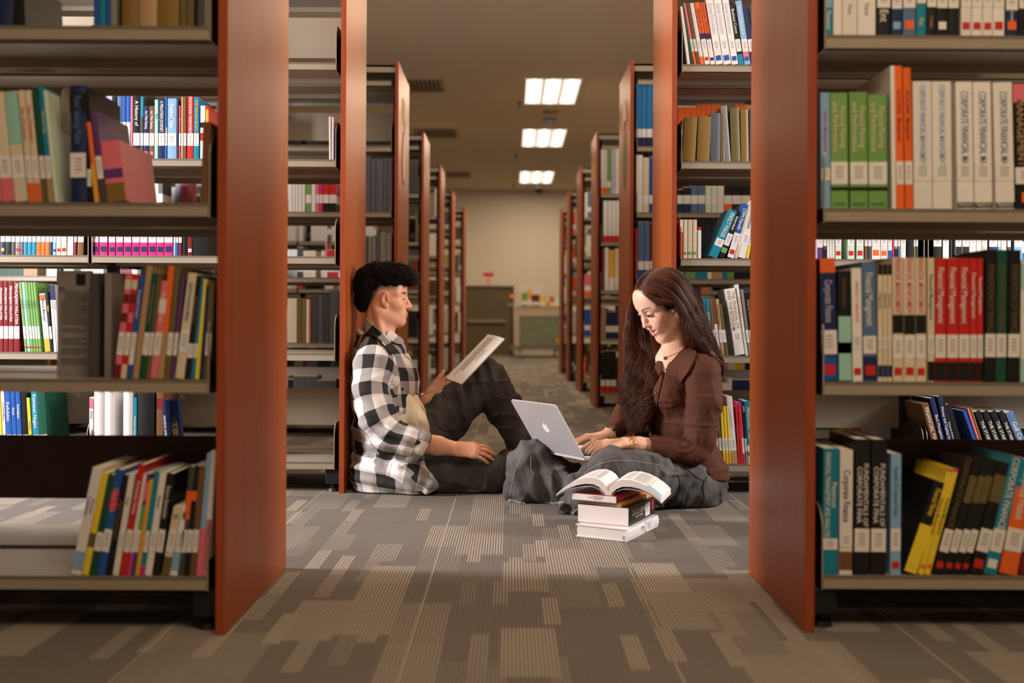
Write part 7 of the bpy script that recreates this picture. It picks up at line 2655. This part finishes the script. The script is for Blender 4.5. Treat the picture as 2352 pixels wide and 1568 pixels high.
# ---- book trolley by the far wall
def cart():
    d = 19.2
    x0, x1 = W(1186, 760, d).x, W(1290, 760, d).x
    ztop, zb = W(1240, 703, d).z, W(1240, 793, d).z
    o = empty('book_trolley', ((x0 + x1) / 2, d, 0))
    tag(o, 'grey green wheeled book bin trolley with books on its lid by the far wall', 'trolley')
    hw = (x1 - x0) / 2
    body = mat('grey_green_panel', srgb(126, 132, 110), rough=0.35, var=0.25, vscale=5)
    fr_ = mat('beige_cart_frame', srgb(196, 178, 152), rough=0.5)
    m = MB().box((-hw + .06, 0, zb), (hw - .05, .55, ztop - .17)).build('bin_panel', body, o)
    MB().box((-hw + .03, -.01, ztop - .18), (hw, .58, ztop - .01)).build('upper_panel', fr_, o)
    MB().box((-hw + .02, -.02, ztop - .012), (hw + .01, .6, ztop)).build('lid', mat('pale_green_lid', srgb(168, 170, 140), rough=0.5), o)
    for s_ in (-1, 1):
        MB().box((s_ * hw * .96 - .035, -.015, zb - .01), (s_ * hw * .96 + .035, .04, ztop - .012)).build('upright', fr_, o)
        for yy in (.03, .5):
            c = MB()
            c.tube([(s_ * hw * .8 - .03, yy, .075), (s_ * hw * .8 + .03, yy, .075)], .074, 18)
            w_ = c.build('caster', mat('pale_caster', srgb(176, 160, 140), rough=0.5), o)
            MB().box((s_ * hw * .8 - .04, yy - .03, .10), (s_ * hw * .8 + .04, yy + .03, zb - .07)).build('fork', STEEL_DARK, w_)
    MB().box((-hw * 1.25, -.04, zb - .075), (hw * 1.05, .62, zb - .01)).build('bumper', mat('mauve_grey_bumper', srgb(132, 116, 108), rough=0.6), o)
    q = W(1283, 781, d)
    t = empty('yellow_tag', (q.x, d - .045, q.z))
    tag(t, 'small yellow tag hanging at the right edge of the book trolley', 'tag')
    MB().box((-.035, -.004, -.05), (.035, .002, .05)).build('card', ink('amber'), t)
    # things on the lid
    items = [(1198, 1211, 672, 'green', 'stack of green and navy packages on the left of the trolley lid'), (1211, 1220, 664, 'amber', 'upright amber packet on the trolley lid beside the green stack'),
             (1220, 1239, 676, 'maroon', 'dark red carton in the middle of the trolley lid'), (1241, 1252, 678, 'yellow', 'pale yellow book standing right of the dark red carton on the trolley'),
             (1253, 1262, 680, 'cream', 'cream book standing third from the right on the trolley lid'), (1263, 1272, 679, 'orange', 'orange backed book standing second from the right on the trolley lid'), (1273, 1283, 681, 'palegreen', 'pale green book standing rightmost on the trolley lid')]
    for (xa, xb, yt, cn, lab) in items:
        a, b_ = W(xa, yt, d), W(xb, yt, d)
        w_, h_ = b_.x - a.x, a.z - ztop
        e = empty('package' if 'pack' in lab or 'carton' in lab else 'book', ((a.x + b_.x) / 2, d + .05, ztop + .0005))
        tag(e, lab, 'package' if 'pack' in lab or 'carton' in lab else 'book')
        MB().box((-w_ / 2, 0, 0), (w_ / 2, .2, h_)).build('wrapper', ink(cn), e)
        MB().box((-w_ / 2 + .004, -.002, h_ * .12), (w_ / 2 - .004, 0, h_ * .4)).build('printed_band', ink('white' if cn != 'cream' else 'tan'), e)
        MB().box((-w_ / 2, -.001, 0), (w_ / 2, 0, h_ * .1)).build('lower_band', ink('navy' if cn in ('green', 'maroon') else 'amber'), e)


cart()
